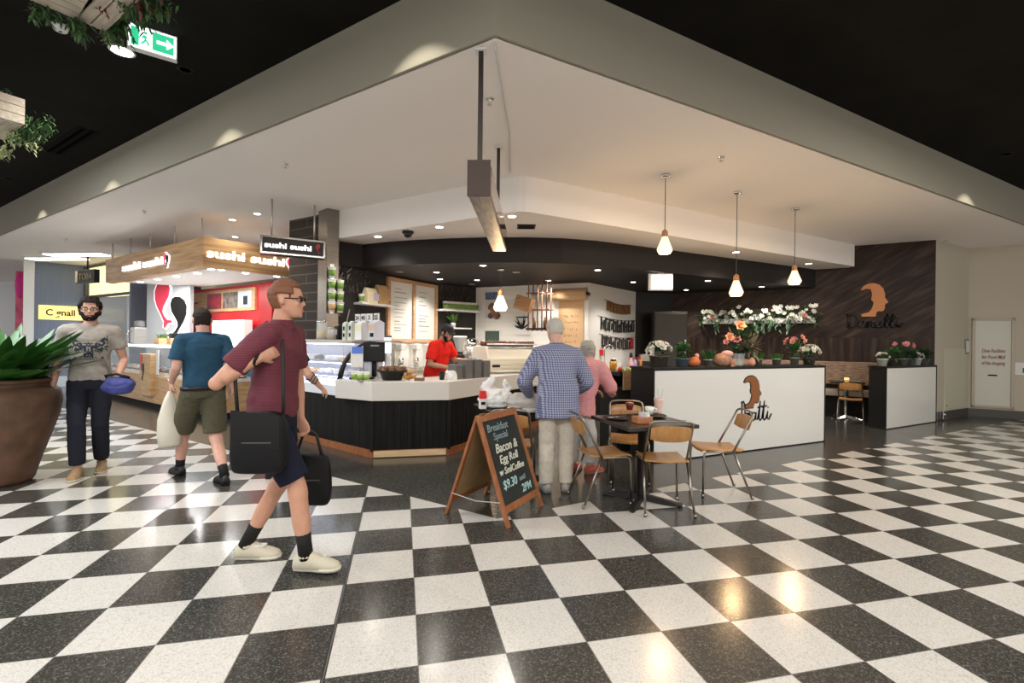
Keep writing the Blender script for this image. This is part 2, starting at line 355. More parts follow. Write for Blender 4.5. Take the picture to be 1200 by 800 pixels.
p = at_d(93, 325, 12.3); t = thing('hanging_sign', 'small black hanging sign reading TOBA beside the yellow lit band', 'sign', (p.x, p.y, 0), R(bdeg + 8))
MB().box((.38, 0, 3.0), (.85, .12, .34)).build('box', black, t, bevel=.01); MB().box((.0, -.065, 3.0), (.09, .01, .3)).build('end_strip', pine, t)
tx = text_mb('TOBA', .22, .015, 0, .01); MB().add([(x + .12, y - .068, z + 2.92) for x, y, z in tx.v], tx.f).build('lettering', mat('dim_gold', (.22, .17, .09), .5), t); MB().tube([(.38, 0, 3.17), (.38, 0, CZ)], .02).build('rod', blackm, t)
# pink poster stand and far mall
p = at_d(27, 455, 14.6)
t = thing('banner', 'pink and red banner at the edge of the far walkway', 'banner', (p.x, p.y, 0), R(10))
MB().box((0, 0, 2.35), (.42, .06, 2.2)).build('panel', mat('pink_red', (.62, .10, .18), .5, nz=.5, scale=3), t); MB().ell((-.08, -.05, 3.0), (.14, .05, .40)).build('motif', mat('magenta', (.75, .02, .25), .5), t); MB().box((.24, 0, 1.7), (.06, .08, 3.5)).build('post', mat('maroon', (.16, .02, .03), .5), t)
struct(MB().box((-27, 21, 1.75), (16, .2, 3.5)).build('wall_far', mat('far_white', (.62, .66, .70), .6)))
t = thing('far_shop', 'far shop with a blue fascia at the left edge of the view', 'shop front', (-21.6, 20.6, 0))
MB().box((0, .1, 2.72), (6, .5, .5)).build('fascia', mat('far_blue', (.10, .28, .46), .5), t, bevel=.02); MB().box((0, .2, 2.0), (6, .3, .8)).build('window_band', mat('far_grey_blue', (.32, .42, .52), .3), t); MB().box((0, .2, .8), (6, .2, 1.6)).build('entrance', mat('far_dark', (.05, .045, .045), .5), t); MB().box((0, .05, 1.62), (6, .3, .07)).build('rail', whitem, t)
struct(MB().box((-16.5, 18.2, 1.75), (9, .2, 3.5)).build('wall_back', mat('back_white', (.60, .60, .62), .6)))
struct(MB().box((-8, 16, 1.75), (10, .2, 3.5)).build('wall_behind_kiosk', mat('back_grey', (.45, .47, .50), .6)))
for (uu, vv) in ((67, 302), (90, 297)):
    p = at_z(uu, vv, CZ); t = thing('ceiling_light', 'long recessed strip light %s' % ('nearest the blue wall' if uu == 67 else 'second from the blue wall, over the walkway'), 'ceiling light', (p.x, p.y, CZ - .03), R(-5))
    MB().box((0, 0, .02), (1.7, .34, .03)).build('frame', whitem, t); MB().box((0, 0, 0), (1.6, .26, .03)).build('diffuser', glow('tube_light', (1, 1, 1), 4), t)

# ================================================================ sushi kiosk
KB, KT = 2.68, 3.19
C0 = at_z(238, 312, KB); CL = at_z(123.7, 331, KB); CRt = at_z(351, 324.6, KB)
C0.z = CL.z = CRt.z = 0
cdl = math.degrees(math.atan2(C0.y - CL.y, C0.x - CL.x)); cdr = math.degrees(math.atan2(CRt.y - C0.y, CRt.x - C0.x)); LL, LR = (C0 - CL).length, (CRt - C0).length
t = thing('kiosk_canopy', 'timber canopy of the sushi kiosk hung from the ceiling', 'canopy')
dl, dr = (CL - C0).normalized(), (CRt - C0).normalized(); nb = (dl + dr).normalized() * .25
q = MB(); q.prism([(C0.x, C0.y), (CRt.x, CRt.y), (CRt.x + nb.x, CRt.y + nb.y), ((C0 + nb).x, (C0 + nb).y), ((CL + nb).x, (CL + nb).y), (CL.x, CL.y)], KB, KT)
def oak_board_mat():
    g = NG('oak_canopy', .4); x, y, z = g.sep(g.tc.outputs['Object']); h = g.math('ADD', g.math('MULTIPLY', x, .9), g.math('MULTIPLY', y, -.3)); co = g.node('ShaderNodeCombineXYZ'); g.link(g.math('MULTIPLY', h, 1.1), co.inputs[0]); g.link(g.math('MULTIPLY', z, 9), co.inputs[1]); g.link(g.math('MULTIPLY', g.math('FLOOR', g.math('DIVIDE', z, .13)), 3.7), co.inputs[2])
    n = g.noise(co.outputs[0], 1.5, 5); j = g.math('LESS_THAN', g.math('FRACT', g.math('DIVIDE', z, .13)), .03); c = g.ramp(n, (.3, (.33, .17, .07)), (.5, (.48, .28, .12)), (.7, (.60, .38, .19))); g.color(g.mix(j, c, (.25, .13, .06))); return g.m
oak_c = oak_board_mat(); q.build('fascia', oak_c, t)
far = C0 + dl * LL * .9 + dr * LR
MB().prism([((C0 + nb * .1).x, (C0 + nb * .1).y), (CRt.x, CRt.y), (far.x, far.y), (CL.x, CL.y)], KB + .03, KB + .09).build('soffit', whitem, t)
def sushi_sign(par, M, wid, hh, m=None):
    m = m or lit_white
    a = text_mb('sushi sushi', hh * 1.12, .016, 0, .03); sx = wid / a.w; b = MB().add([((x - a.x0) * sx, y, z) for x, y, z in a.v], a.f, M=M); b.build('lettering', m, par)
def fish(w, h, mirror=False, n=14):
    """fish outline: round head on top, curving to a forked tail; x right, z up, unit box"""
    pts = [(.62, .98), (.78, .93), (.86, .80), (.80, .64), (.62, .50), (.50, .40), (.47, .30), (.58, .20), (.74, .12), (1.0, .11), (.98, .06), (.78, .04), (.62, -.06), (.56, -.04), (.58, .08), (.40, .24), (.18, .42), (.06, .58), (.05, .76), (.18, .90), (.40, .97)]
    if mirror: pts = [(1 - x, z) for x, z in pts]
    return [(x * w, z * h) for x, z in pts]
def flat(pts, M, th=.02, mi=0, mb=None):
    mb = mb or MB(); n = len(pts); A = sum(pts[i][0] * pts[(i + 1) % n][1] - pts[(i + 1) % n][0] * pts[i][1] for i in range(n))
    if A < 0: pts = pts[::-1]
    vs = [(x, -th, z) for x, z in pts] + [(x, 0, z) for x, z in pts]; fs = [tuple(range(n)), tuple(range(2 * n - 1, n - 1, -1))] + [(i, i + n, (i + 1) % n + n, (i + 1) % n) for i in range(n)]
    return mb.add(vs, fs, mi, False, M)
def grow(pts, k):
    cx = sum(x for x, z in pts) / len(pts); cz = sum(z for x, z in pts) / len(pts); out = []
    n = len(pts); A = sum(pts[i][0] * pts[(i + 1) % n][1] - pts[(i + 1) % n][0] * pts[i][1] for i in range(n)); s = -1 if A > 0 else 1
    for i in range(n):
        d = Vector((pts[(i + 1) % n][0] - pts[i - 1][0], pts[(i + 1) % n][1] - pts[i - 1][1])).normalized(); out.append((pts[i][0] - s * d.y * k, pts[i][1] + s * d.x * k))
    return out
def kiosk_logo(par, M, s):
    s *= .85; hl = flat(grow([(x - .05 * s, z) for x, z in fish(s * .55, s)], .02), M, .02); flat(grow([(x + .36 * s, z - .22 * s) for x, z in fish(s * .55, s, True)], .02), M, .02, mb=hl); hl.build('white_outline', glow('halo_white', (1, 1, 1), .8), par)
    flat([(x - .05 * s, z) for x, z in fish(s * .55, s)], M, .03).build('red_fish', glow('lit_red', (.85, .06, .12), .8), par)
    flat([(x + .36 * s, z - .22 * s) for x, z in fish(s * .55, s, True)], M, .035).build('black_fish', black, par)
pl, pr = on_plane(145, 316, CL, cdl), on_plane(192, 300, CL, cdl)
M = face_M((CL.x, CL.y, 0), cdl); Mi = M.inverted(); a, b = Mi @ pl, Mi @ pr
sushi_sign(t, M @ Matrix.Translation((a.x, -.02, KB + .17)), b.x - a.x, .19); kiosk_logo(t, M @ Matrix.Translation((b.x + .08, -.005, KB + .15)), .26)
pl, pr = on_plane(242, 305, C0, cdr), on_plane(333, 310, C0, cdr); M = face_M((C0.x, C0.y, 0), cdr); Mi = M.inverted(); a, b = Mi @ pl, Mi @ pr
sushi_sign(t, M @ Matrix.Translation((a.x, -.02, KB + .17)), b.x - a.x, .2); kiosk_logo(t, M @ Matrix.Translation((b.x + .05, -.005, KB + .12)), .26)
for k, f_ in enumerate((.06, .28, .5, .74, .97)):
    p = CL + (C0 - CL) * f_ + nb * .3; MB().tube([(p.x, p.y, KT - .02), (p.x, p.y, CZ)], .012).build('hanger_rod', steel, t)
for k, f_ in enumerate((.12, .32, .52, .72, .92)):
    p = CL + (C0 - CL) * f_ + (dr * .45); MB().lathe([(.05, 0), (.055, .012)], (p.x, p.y, KB + .018)).build('downlight', lit_lamp, t)
for f_ in (.2, .55, .9):
    p = C0 + (CRt - C0) * f_ + dl * .5; MB().lathe([(.05, 0), (.055, .012)], (p.x, p.y, KB + .018)).build('downlight', lit_lamp, t)
# kiosk back walls
FD = -15; fw1 = at_d(221.5, 400, 11.2); fw = on_plane(171, 400, fw1, FD)
t = thing('kiosk_back_wall', 'silver kiosk panel with a large red fish and black fish', 'panel', (fw.x, fw.y, 0), R(FD)); Lf = (Vector((fw1.x, fw1.y)) - Vector((fw.x, fw.y))).length
MB().box((Lf / 2, .06, 1.4), (Lf, .1, 2.8)).build('panel', mat('silver_panel', (.48, .50, .52), .4, .1), t)
Mi = face_M((fw.x, fw.y, 0), FD).inverted()
def loc(u, v): return Mi @ on_plane(u, v, fw, FD)
a, b = loc(181, 381), loc(203, 328)
f1 = [(x + a.x, z + a.z) for x, z in fish(b.x - a.x, b.z - a.z)]; c_, d_ = loc(197, 397), loc(221, 346); f2 = [(x + c_.x, z + c_.z) for x, z in fish(d_.x - c_.x, d_.z - c_.z, True)]
I4 = Matrix.Identity(4); halo = flat(grow(f1, .045), I4, .012); flat(grow(f2, .045), I4, .012, mb=halo); halo.build('white_outline', glow('halo_white', (1, 1, 1), .8), t)
flat(f1, I4, .03).build('red_fish', mat('fish_red', (.82, .045, .10), .4), t); flat(f2, I4, .03).build('black_fish', black, t)
rs = fw1 + Vector((math.cos(R(cdl + 90)), math.sin(R(cdl + 90)), 0)) * .12; rs = on_plane(216, 400, C0 + dr * 1.95, cdl)
t = thing('kiosk_back_wall', 'glossy red kiosk wall with a framed menu and drink fridge opening', 'panel', (rs.x, rs.y, 0), R(cdl)); rw1 = on_plane(302, 400, C0 + dr * 1.95, cdl); Lr = (Vector((rw1.x, rw1.y)) - Vector((rs.x, rs.y))).length
MB().box((Lr / 2, .1, 1.36), (Lr, .12, 2.72)).build('panel', red, t); MB().box((Lr + .26, .08, 1.36), (.54, .12, 2.72)).build('side_panel', mat('red_in_shadow', (.33, .01, .012), .35), t)  # shaded end of the red wall, its shadow painted in as darker red
Mi = face_M((rs.x, rs.y, 0), cdl).inverted()
def loc(u, v): return Mi @ on_plane(u, v, rs, cdl)
a, b = loc(222, 367), loc(299, 336)
MB().box(((a.x + b.x) / 2, .02, (a.z + b.z) / 2), (b.x - a.x, .06, b.z - a.z)).build('menu_frame', oak, t, bevel=.006)
for k, (u0, u1, mm, dsc) in enumerate(((244, 260, mat('menu_red', (.55, .02, .03), .4, col2=(.03, .03, .06), scale=4), 'red'), (262, 279, mat('menu_dark', (.05, .06, .04), .4, col2=(.32, .25, .22), scale=9), 'dark'), (280, 296, mat('menu_pale', (.50, .58, .68), .4), 'pale'))):
    a2, b2 = loc(u0, 362), loc(u1, 342); MB().box(((a2.x + b2.x) / 2, -.015, (a.z + b.z) / 2), (b2.x - a2.x, .02, (b.z - a.z) * .72)).build('menu_picture', mm, t)
    if k == 2: MB().box(((a2.x + b2.x) / 2 + .04, -.03, (a.z + b.z) / 2 - .03), (.16, .015, .2)).build('printed_motif', black, t)
a2 = loc(225, 350); tx = text_mb('sushi sushi', .09, .02, 0, .005); MB().add([(x + a2.x - .02, y - .012, z + (a.z + b.z) / 2 - .03) for x, y, z in tx.v], tx.f).build('lettering', mat('menu_ink', (.12, .06, .04), .6), t)
# drinks fridge
a, b = loc(262, 470), loc(300, 375)
t2 = thing('drinks_fridge', 'white glass-door drinks fridge in front of the red wall', 'fridge', tuple(face_M((rs.x, rs.y, 0), cdl) @ Vector((a.x, -.12, 0))), R(cdl)); fwid, fh = b.x - a.x, b.z
MB().box((fwid / 2, -.05, fh / 2), (fwid, .2, fh)).build('body', white, t2, bevel=.01)
for k in (0, 1):
    d = MB().box((fwid * (.25 + .5 * k), -.165, fh * .52), (fwid * .46, .03, fh * .9)).build('door', glow('fridge_glass', (.72, .82, .90), .35), t2, bevel=.006); [MB().box((fwid * (.25 + .5 * k), -.183, fh * (.2 + .15 * j)), (fwid * .40, .006, .02)).build('shelf', mat('fridge_shelf', (.40, .45, .48), .4), d) for j in range(5)]; MB().box((fwid * (.45 if k == 0 else .55), -.19, fh * .55), (.02, .03, .5)).build('handle', steel, d)
pm = (C0 + CL) * .5 + dr * .8; area('kiosk_fill_light', (pm.x, pm.y, KB + .015), (3.2, .5), 95, (0, 0, R(cdl)), (1, .98, .95))  # added fill under the soffit to brighten the fish panel
# kiosk display case
s0, s1 = at_z(118, 463, 0), C0 + dr * .12 - Vector((0, 0, 0)); s1.z = 0; cd = math.degrees(math.atan2(s1.y - s0.y, s1.x - s0.x)); LC = (s1 - s0).length
t = thing('display_case', 'timber-fronted glass sushi case lit white, on the kiosk corner', 'display case', (s0.x, s0.y, 0), R(cd))
MB().box((LC / 2, .47, .06), (LC, .86, .12)).build('plinth', blackm, t); MB().box((LC / 2, .45, .38), (LC, .9, .56)).build('front_panel', oak, t, bevel=.006)
MB().box((LC / 2, .5, .69), (LC, .8, .06)).build('tray_deck', white, t); MB().box((LC / 2, .55, 1.28), (LC, .7, .03)).build('top', white, t); MB().box((LC / 2, .88, .98), (LC, .04, .6)).build('back', mat('case_blue', (.05, .22, .32), .4), t)
MB().box((LC / 2, .06, .98), (LC, .012, .56)).build('glass_pane', glass, t); MB().box((LC / 2, .5, 1.0), (LC, .5, .015)).build('glass_shelf', glass, t)
MB().box((LC / 2, .12, 1.255), (LC, .05, .02)).build('light_tube', glow('case_light', (.9, .95, 1), 5), t)
rnd = random.Random(5); cols = [mat('sushi_dark', (.02, .03, .02), .5), mat('rice_white', (.8, .8, .76), .6), mat('salmon_orange', (.75, .25, .10), .5)]
tr = MB()
for k in range(int(LC / .3)):
    for j in range(2): tr.box((.18 + k * .3, .25 + j * .3, .735), (.25, .2, .025))
tr.build('trays', black, t)
su = [MB(), MB(), MB()]
for k in range(int(LC / .075)):
    for j in range(4):
        if rnd.random() < .8: su[rnd.choice((0, 1, 1, 2))].lathe([(.026, 0), (.028, .02), (.025, .04)], (.1 + k * .075, .2 + j * .12, .745), 8)
for b, m in zip(su, cols): tag(b.build('sushi_pieces', m, t), kind='stuff')
# timber post with logo on the case front
Mi = face_M((s0.x, s0.y, 0), cd).inverted(); a = Mi @ on_plane(170, 440, s0, cd); b = Mi @ on_plane(180, 440, s0, cd)
pp = MB().box(((a.x + b.x) / 2, -.03, .68), (b.x - a.x + .12, .1, .86)).build('post_panel', oak, t, bevel=.006)
for x_, z_, mm, mir in ((a.x - .03, .78, red, False), (a.x + .08, .58, black, True)): flat([(x + x_, z + z_) for x, z in fish(.13, .34, mir)], Matrix.Translation((0, -.08, 0)), .012).build('fish_motif', mm, pp)
a = Mi @ on_plane(186, 430, s0, cd); MB().box((a.x, -.02, .95), (.11, .02, .5)).build('price_card', mat('card_white', (.78, .76, .74), .5), t)
# things on the case
M = face_M((s0.x, s0.y, 0), cd)
for k, (uu, lab, mm, s) in enumerate(((162, 'timber tray box with herbs on the sushi case, left one', oak, (.3, .25, .14)), (175, 'timber box with a black lid on the sushi case, right one', oak, (.22, .22, .14)))):
    a = Mi @ on_plane(uu, 402, s0, cd); p = M @ Vector((a.x, .45, 1.295)); t = thing('wooden_box', lab, 'box', tuple(p), R(cd)); MB().box((0, 0, .075), s).build('box', mm, t, bevel=.004)
    if k: MB().box((0, 0, .2), (.16, .16, .11)).build('lid', black, t, bevel=.01)
    else:
        lf = MB(); r_ = random.Random(2)
        for j in range(30): lf.disc_leaf((r_.uniform(-.12, .1), r_.uniform(-.08, .08), .14), (r_.uniform(-1, 1), r_.uniform(-1, 1), 1.5), .12, .03)
        tag(lf.build('herbs', mat('herb_green', (.10, .22, .06), .6), t), kind='stuff')
p = M @ Vector((.95, .5, 1.295)); t = thing('coffee_machine', 'small silver machine at the left end of the sushi case', 'machine', tuple(p), R(cd))
MB().box((0, 0, .2), (.3, .3, .4)).build('body', steel, t, bevel=.02); MB().lathe([(.1, .4), (.12, .42), (.11, .55), (.03, .57)]).build('hopper', grey, t); MB().tube([(.0, -.15, .3), (.0, -.24, .3), (.0, -.24, .22)], .015).build('spout', chrome, t)
# blue-lit register screen between kiosk and cafe
# dark planked wall and steel column
cA, cB = on_plane(352, 400, (-3.3, 7.95), VD), on_plane(373, 400, (-3.3, 7.95), VD)
dk_m = tiles_mat('dark_planks', (.032, .023, .018), 1.6, .16, VD, (.10, .08, .065), .5, True, .25)
struct(wall_strip(cA - Vector((.3, -.18, 0)), (-3.05, 7.80), 0, CZ, .1).build('wall_planked', dk_m))
c1, c2, c3 = at_d(371.5, 400, 7.72), at_d(381.5, 400, 7.52), at_d(396, 400, 7.66)
q = MB().prism([(c1.x, c1.y), (c2.x, c2.y), (c3.x, c3.y), (c3.x - .05, c3.y + .15), (c1.x + .05, c1.y + .12)], 0, CZ); struct(q.build('column', mat('column_steel', (.27, .24, .21), .34, 1, nz=.12, scale=3, stretch=(1, 1, 30)), bevel=.004))
cdg = math.degrees(math.atan2(c3.y - c2.y, c3.x - c2.x)); cdir = (c3 - c2).normalized(); cnrm = Vector((cdir.y, -cdir.x, 0))
cup_p = [(.030, 0), (.037, .09), (.041, .10), (.041, .107), (.036, .112)]
def paper_cup(name, label, loc_, sleeve=green, s=1.0, group=None, rim=white, par=None):
    t = thing(name, label, 'cup', loc_, 0, group)
    MB().lathe([(.030 * s, 0), (.0395 * s, .10 * s)]).build('cup', rim, t); MB().lathe([(.0325 * s, .018 * s), (.039 * s, .082 * s)]).build('sleeve', sleeve, t); MB().lathe([(.042 * s, .098 * s), (.042 * s, .108 * s), (.036 * s, .114 * s)]).build('lid', rim, t); return t
nth = ('topmost', 'second from the top', 'third from the top', 'lowest')
for k, vv in enumerate((321, 335, 348, 361)):
    p = on_plane(389, vv, c2 + cnrm * .08, cdg); paper_cup('paper_cup', 'green-sleeved cup fixed to the steel column, %s' % nth[k], (p.x, p.y, p.z - .06), green if k < 3 else kraft, 1.5, 'cups on the steel column')
for k, vv in enumerate((336, 349, 362)):
    p = at_d(398.5, vv, 7.6); paper_cup('paper_cup', 'green-sleeved cup fixed at the chalkboard edge, %s' % ('top', 'middle', 'bottom')[k], (p.x, p.y, p.z - .06), green, 1.5, 'cups at the chalkboard edge')
# brackets carrying the cups
for (uu, pl, nm) in ((389, c2, 'column'), ):
    q = MB(); p_ = on_plane(uu, 340, c2 + cnrm * .004, cdg); q.box((p_.x, p_.y, 2.27), (.07, .006, .8), R(cdg)); tag(q.build('cup_rail', chrome), 'thin metal rail holding cups on the steel column', 'rail')
# hanging sushi sign in front of the column
pr = at_d(381, 297, 7.35); pl = on_plane(305, 285, pr, UD); zt, zb = on_plane(305, 275, pr, UD).z, on_plane(305, 296, pr, UD).z; Ls = (Vector((pr.x, pr.y)) - Vector((pl.x, pl.y))).length
t = thing('hanging_sign', 'dark box sign in a steel frame reading sushi sushi, by the column', 'sign', (pl.x, pl.y, zb), R(UD)); hs = zt - zb
MB().box((Ls / 2, .1, hs / 2), (Ls, .2, hs)).build('box', mat('sign_brown', (.035, .024, .02), .4), t)
f = MB()
for z_ in (.012, hs - .012): f.box((Ls / 2, -.004, z_), (Ls, .03, .028))
for x_ in (.012, Ls - .012): f.box((x_, -.004, hs / 2), (.028, .03, hs))
f.build('frame', chrome, t, bevel=.003)
a = text_mb('sushi sushi', hs * .42, .03, 0, .008); w_ = Ls * .72; MB().add([((x - a.x0) * w_ / a.w + Ls * .06, y - .006, z + hs * .36) for x, y, z in a.v], a.f).build('lettering', glow('sign_white', (1, 1, 1), 1.3), t)
flat([(x + Ls * .84, z + hs * .25) for x, z in fish(hs * .3, hs * .55)], Matrix.Translation((0, -.002, 0)), .012).build('red_fish', mat('dull_red', (.35, .05, .06), .5), t)
for x_ in (.15, Ls - .15): MB().tube([(x_, .1, hs), (x_, .1, CZ - zb)], .012).build('rod', steel, t)
# terracotta pot with a big leafy plant at the left edge
pp = at_z(-46, 576, 0); PX, PY = pp.x, pp.y + .28
t = thing('potted_plant', 'large brown clay urn with broad dark green leaves at the left edge', 'plant', (PX, PY, 0))
clay = mat('brown_clay', (.115, .062, .036), .62, nz=.28, scale=6, bump=.35)
MB().lathe([(.02, 0), (.27, 0), (.29, .03), (.34, .22), (.41, .45), (.47, .66), (.49, .80), (.475, .90), (.42, .95), (.40, .955), (.40, .985), (.425, .99), (.43, 1.01), (.42, 1.025), (.39, 1.02), (.375, .97), (.37, .93)], seg=40, caps=False).build('urn', clay, t)
MB().lathe([(.01, .935), (.385, .93)], seg=24).build('soil', mat('soil', (.03, .02, .014), .95), t)
lf = MB(); r_ = random.Random(11)
for k in range(170):
    an = r_.uniform(0, 6.28); rr = r_.uniform(0, .26); el, L = (r_.uniform(.5, 1.15), r_.uniform(.62, .90)) if math.cos(an) > .1 else (r_.uniform(.7, 2.2), r_.uniform(.5, .74))
    lf.disc_leaf((rr * math.cos(an), rr * math.sin(an), .97), (math.cos(an), math.sin(an), el), L, r_.uniform(.10, .15), r_.uniform(.15, .6), 0, 7)
lf.build('leaves', mat('broad_leaf', (.035, .125, .022), .3, nz=.5, scale=2), t)
# ================================================================ CAFE COUNTER
cE, cB, cC = Vector((-2.27, 6.07)), Vector((-1.71, 5.775)), Vector((-.79, 5.97)); c60 = Vector((math.cos(R(60)), math.sin(R(60)))); cD = cC + c60 * 3.1
outer = [cE, cB, cC, cD]; inner = [cD + Vector((-.61, .35)), Vector((-1.20, 6.70)), Vector((-1.60, 6.50)), cE + Vector((.34, .62))]
t = thing('service_counter', 'faceted cafe counter with thick white top and black boarded front', 'counter')
MB().prism([tuple(p) for p in outer + inner], .70, .935).build('worktop', mat('counter_white', (.66, .63, .59), .3), t, bevel=.006)
def board_mat():
    g = NG('black_boards', .55, spec=.15); x, y, z = g.sep(g.tc.outputs['Object']); h = g.math('ADD', g.math('MULTIPLY', x, 1.0), g.math('MULTIPLY', y, .35)); f = g.math('FRACT', g.math('DIVIDE', h, .085)); e = g.math('LESS_THAN', f, .07)
    n = g.noise(g.xyz((6, 6, .6)), 3, 4); c = g.ramp(n, (.3, (.0045, .0045, .0045)), (.75, (.015, .0145, .013))); g.color(g.mix(e, c, (.002, .002, .002))); g.bump(g.math('SUBTRACT', 1, e), .6, .01); return g.m
board_m = board_mat(); cA = Vector((-3.06, 6.80)); cAA = cA + (cA - cB).normalized() * 1.0
ins = lambda p, d: tuple(Vector(p) + Vector(d))
base = [ins(cAA, (.01, .03)), ins(cB, (.01, .03)), ins(cC, (-.01, .03)), ins(cD, (-.03, .02)), tuple(inner[0]), tuple(inner[1]), (-1.75, 6.55), ins(cAA, (.30, .41))]
MB().prism(base, .09, .70).build('boarded_front', board_m, t)
kk = [ins(cAA, (.02, .02)), ins(cB, (.0, .012)), ins(cC, (.0, .012)), ins(cD, (-.01, .0)), tuple(inner[0]), tuple(inner[1]), (-1.72, 6.5), ins(cAA, (.30, .41))]
MB().prism(kk, 0, .09).build('kickboard', redwood, t)
MB().prism([ins(cB, (.03, -.006)), ins(cC, (-.03, -.006)), ins(cC, (-.03, .03)), ins(cB, (.03, .03))], .012, .085).build('kickboard_light', tag(wood('kick_pine', (.36, .24, .12), (.50, .35, .19), 4, (1, 10, 10)) and pine) if False else pine, t)['label'] = 'pale timber kickboard'
q = MB()
for p in (cB, cC): q.box((p.x, p.y + .012, .385), (.03, .03, .6), R(20))
for k, p in enumerate((cB, cC)): MB().box((p.x, p.y + .02, .385), (.035, .035, .61), R(10 + 15 * k)).build('corner_trim', blackm, t)
# ---- glass food display on the left run of the counter
dd = (cAA - cB).normalized(); ddeg = math.degrees(math.atan2(-dd.y, -dd.x)); d0 = cAA; LD = (cE - cAA).length - .05
t = thing('food_display', 'glass cafe food display with three lit shelves of cakes and pastries', 'display case', (d0.x, d0.y, 0), R(ddeg))
def on_disp(u, v, off=0): return face_M((d0.x, d0.y, 0), ddeg).inverted() @ on_plane(u, v, d0, ddeg)
ztop = on_disp(370, 397).z; print('display top', ztop)
MB().box((LD / 2, .27, .77), (LD, .5, .13)).build('base_tray', mat('case_white', (.7, .7, .74), .4), t)
MB().box((LD / 2, .27, ztop - .03), (LD + .02, .52, .05)).box((LD + .28, .44, ztop - .02), (.62, .18, .03)).box((LD + .52, .44, (ztop + .9) / 2 - .03), (.03, .03, ztop - .95)).build('top', steel, t, bevel=.004); MB().box((LD / 2, .515, 1.12), (LD, .02, .66)).build('back', mat('case_back', (.62, .64, .78), .3), t)
for x_ in (0, LD): MB().box((x_, .27, 1.12), (.012, .47, .64)).build('end_pane', glass, t)
MB().box((LD / 2, .04, 1.12), (LD, .01, .64)).build('front_pane', glass, t)
for z_ in (.95, 1.14): MB().box((LD / 2, .31, z_), (LD - .03, .36, .018)).build('shelf', mat('shelf_blue', (.30, .30, .52), .3), t)
for z_ in (.935, 1.125, ztop - .065): MB().box((LD / 2, .2, z_), (LD - .05, .03, .014)).build('light_tube', glow('display_light', (.86, .90, 1), 9), t)
rnd = random.Random(8); pz = [mat('cake_cream', (.78, .74, .66), .6), mat('cake_choc', (.10, .045, .02), .5), mat('pastry_gold', (.62, .36, .13), .6), mat('wrap_white', (.82, .82, .84), .4)]
M = face_M((d0.x, d0.y, 0), ddeg); n_c = 0
DISP = []
for zi, z_ in enumerate((.825, .962, 1.152)):
    x_ = .12; j = 0
    while x_ < LD - .12:
        w = rnd.uniform(.15, .24); kind = rnd.choice((0, 1, 2, 3, 3)); y_ = .29
        DISP.append((zi, z_, x_ + w / 2, y_, w, kind)); x_ += w + .03
rowname = ('lowest', 'middle', 'top'); ordn = ('first', 'second', 'third', 'fourth', 'fifth', 'sixth', 'seventh', 'eighth', 'ninth', 'tenth', 'eleventh', 'twelfth', 'thirteenth', 'fourteenth', 'fifteenth', 'sixteenth', 'seventeenth', 'eighteenth', 'nineteenth', 'twentieth')
for zi in range(3):
    row = [d for d in DISP if d[0] == zi][::-1]
    for j, (zi, z_, x_, y_, w, kind) in enumerate(row):
        p = M @ Vector((x_, y_, z_ - .002)); nm = ('plate of cream cakes', 'plate of chocolate cake', 'plate of golden pastries', 'tray of white wrapped rolls')[kind]
        t = thing('food_plate', '%s on the %s display shelf, %s from the register end' % (nm, rowname[zi], ordn[j]), 'food', tuple(p), R(ddeg), 'plates of food in the cafe display')
        MB().lathe([(.05, 0), (w * .5, .008), (w * .52, .014)], sy=1.1, seg=16).build('plate', white, t)
        f = MB()
        for a in range(4):
            for b in range(3):
                px, py = (a - 1.5) * w * .21, (b - 1) * w * .36 + rnd.uniform(-.01, .01); h = rnd.uniform(.03, .07)
                if kind == 2: f.ell((px, py, .03), (w * .12, w * .17, .032), 8, 5)
                elif kind == 3: f.ell((px, py, .038), (w * .13, w * .2, .04), 8, 5)
                else: f.box((px, py, .012 + h / 2), (w * .17, w * .26, h), rnd.uniform(-.2, .2))
        o = f.build('food', pz[kind], t); tag(o, kind='stuff')
DX = lambda u, v=397, y=.3: M @ Vector(((M.inverted() @ on_plane(u, v, M @ Vector((0, y, 0)), ddeg)).x, y, ztop - .004))
# jars, cartons and bags standing on the display
def jar(uu, r, h, content, lab):
    p = DX(uu, 397, .28); t = thing('glass_jar', lab, 'jar', tuple(p)); MB().lathe([(r, 0), (r, h * .86), (r * .85, h * .92)]).build('glass', glass_d, t); MB().lathe([(r * .93, .006), (r * .93, h * .45)]).build('contents', content, t); MB().lathe([(r * .9, h * .92), (r * .92, h), (.02, h + .015)]).build('lid', chrome, t)
jar(377, .075, .27, mat('muesli', (.50, .40, .20), .9, nz=.4, scale=60), 'large glass jar of pale biscuits at the left of the display top'); jar(388.5, .06, .17, mat('brown_beans', (.24, .13, .06), .7, nz=.4, scale=60), 'smaller glass jar of brown beans beside the pale jar')
p = DX(397.5, 397, .44); t = thing('tea_tin', 'black tin with white marks on the display top', 'tin', tuple(p), R(ddeg)); MB().box((0, 0, .1), (.11, .1, .2)).build('tin', black, t, bevel=.006); MB().box((0, -.052, .11), (.05, .004, .08)).build('mark', mat('mark_grey', (.4, .42, .40), .6), t)
pale = mat('carton_pale', (.60, .66, .60), .5); skim = mat('carton_white', (.74, .76, .78), .5); bluew = mat('bag_blue', (.35, .45, .68), .5); lav = mat('bag_lavender', (.52, .48, .66), .5)
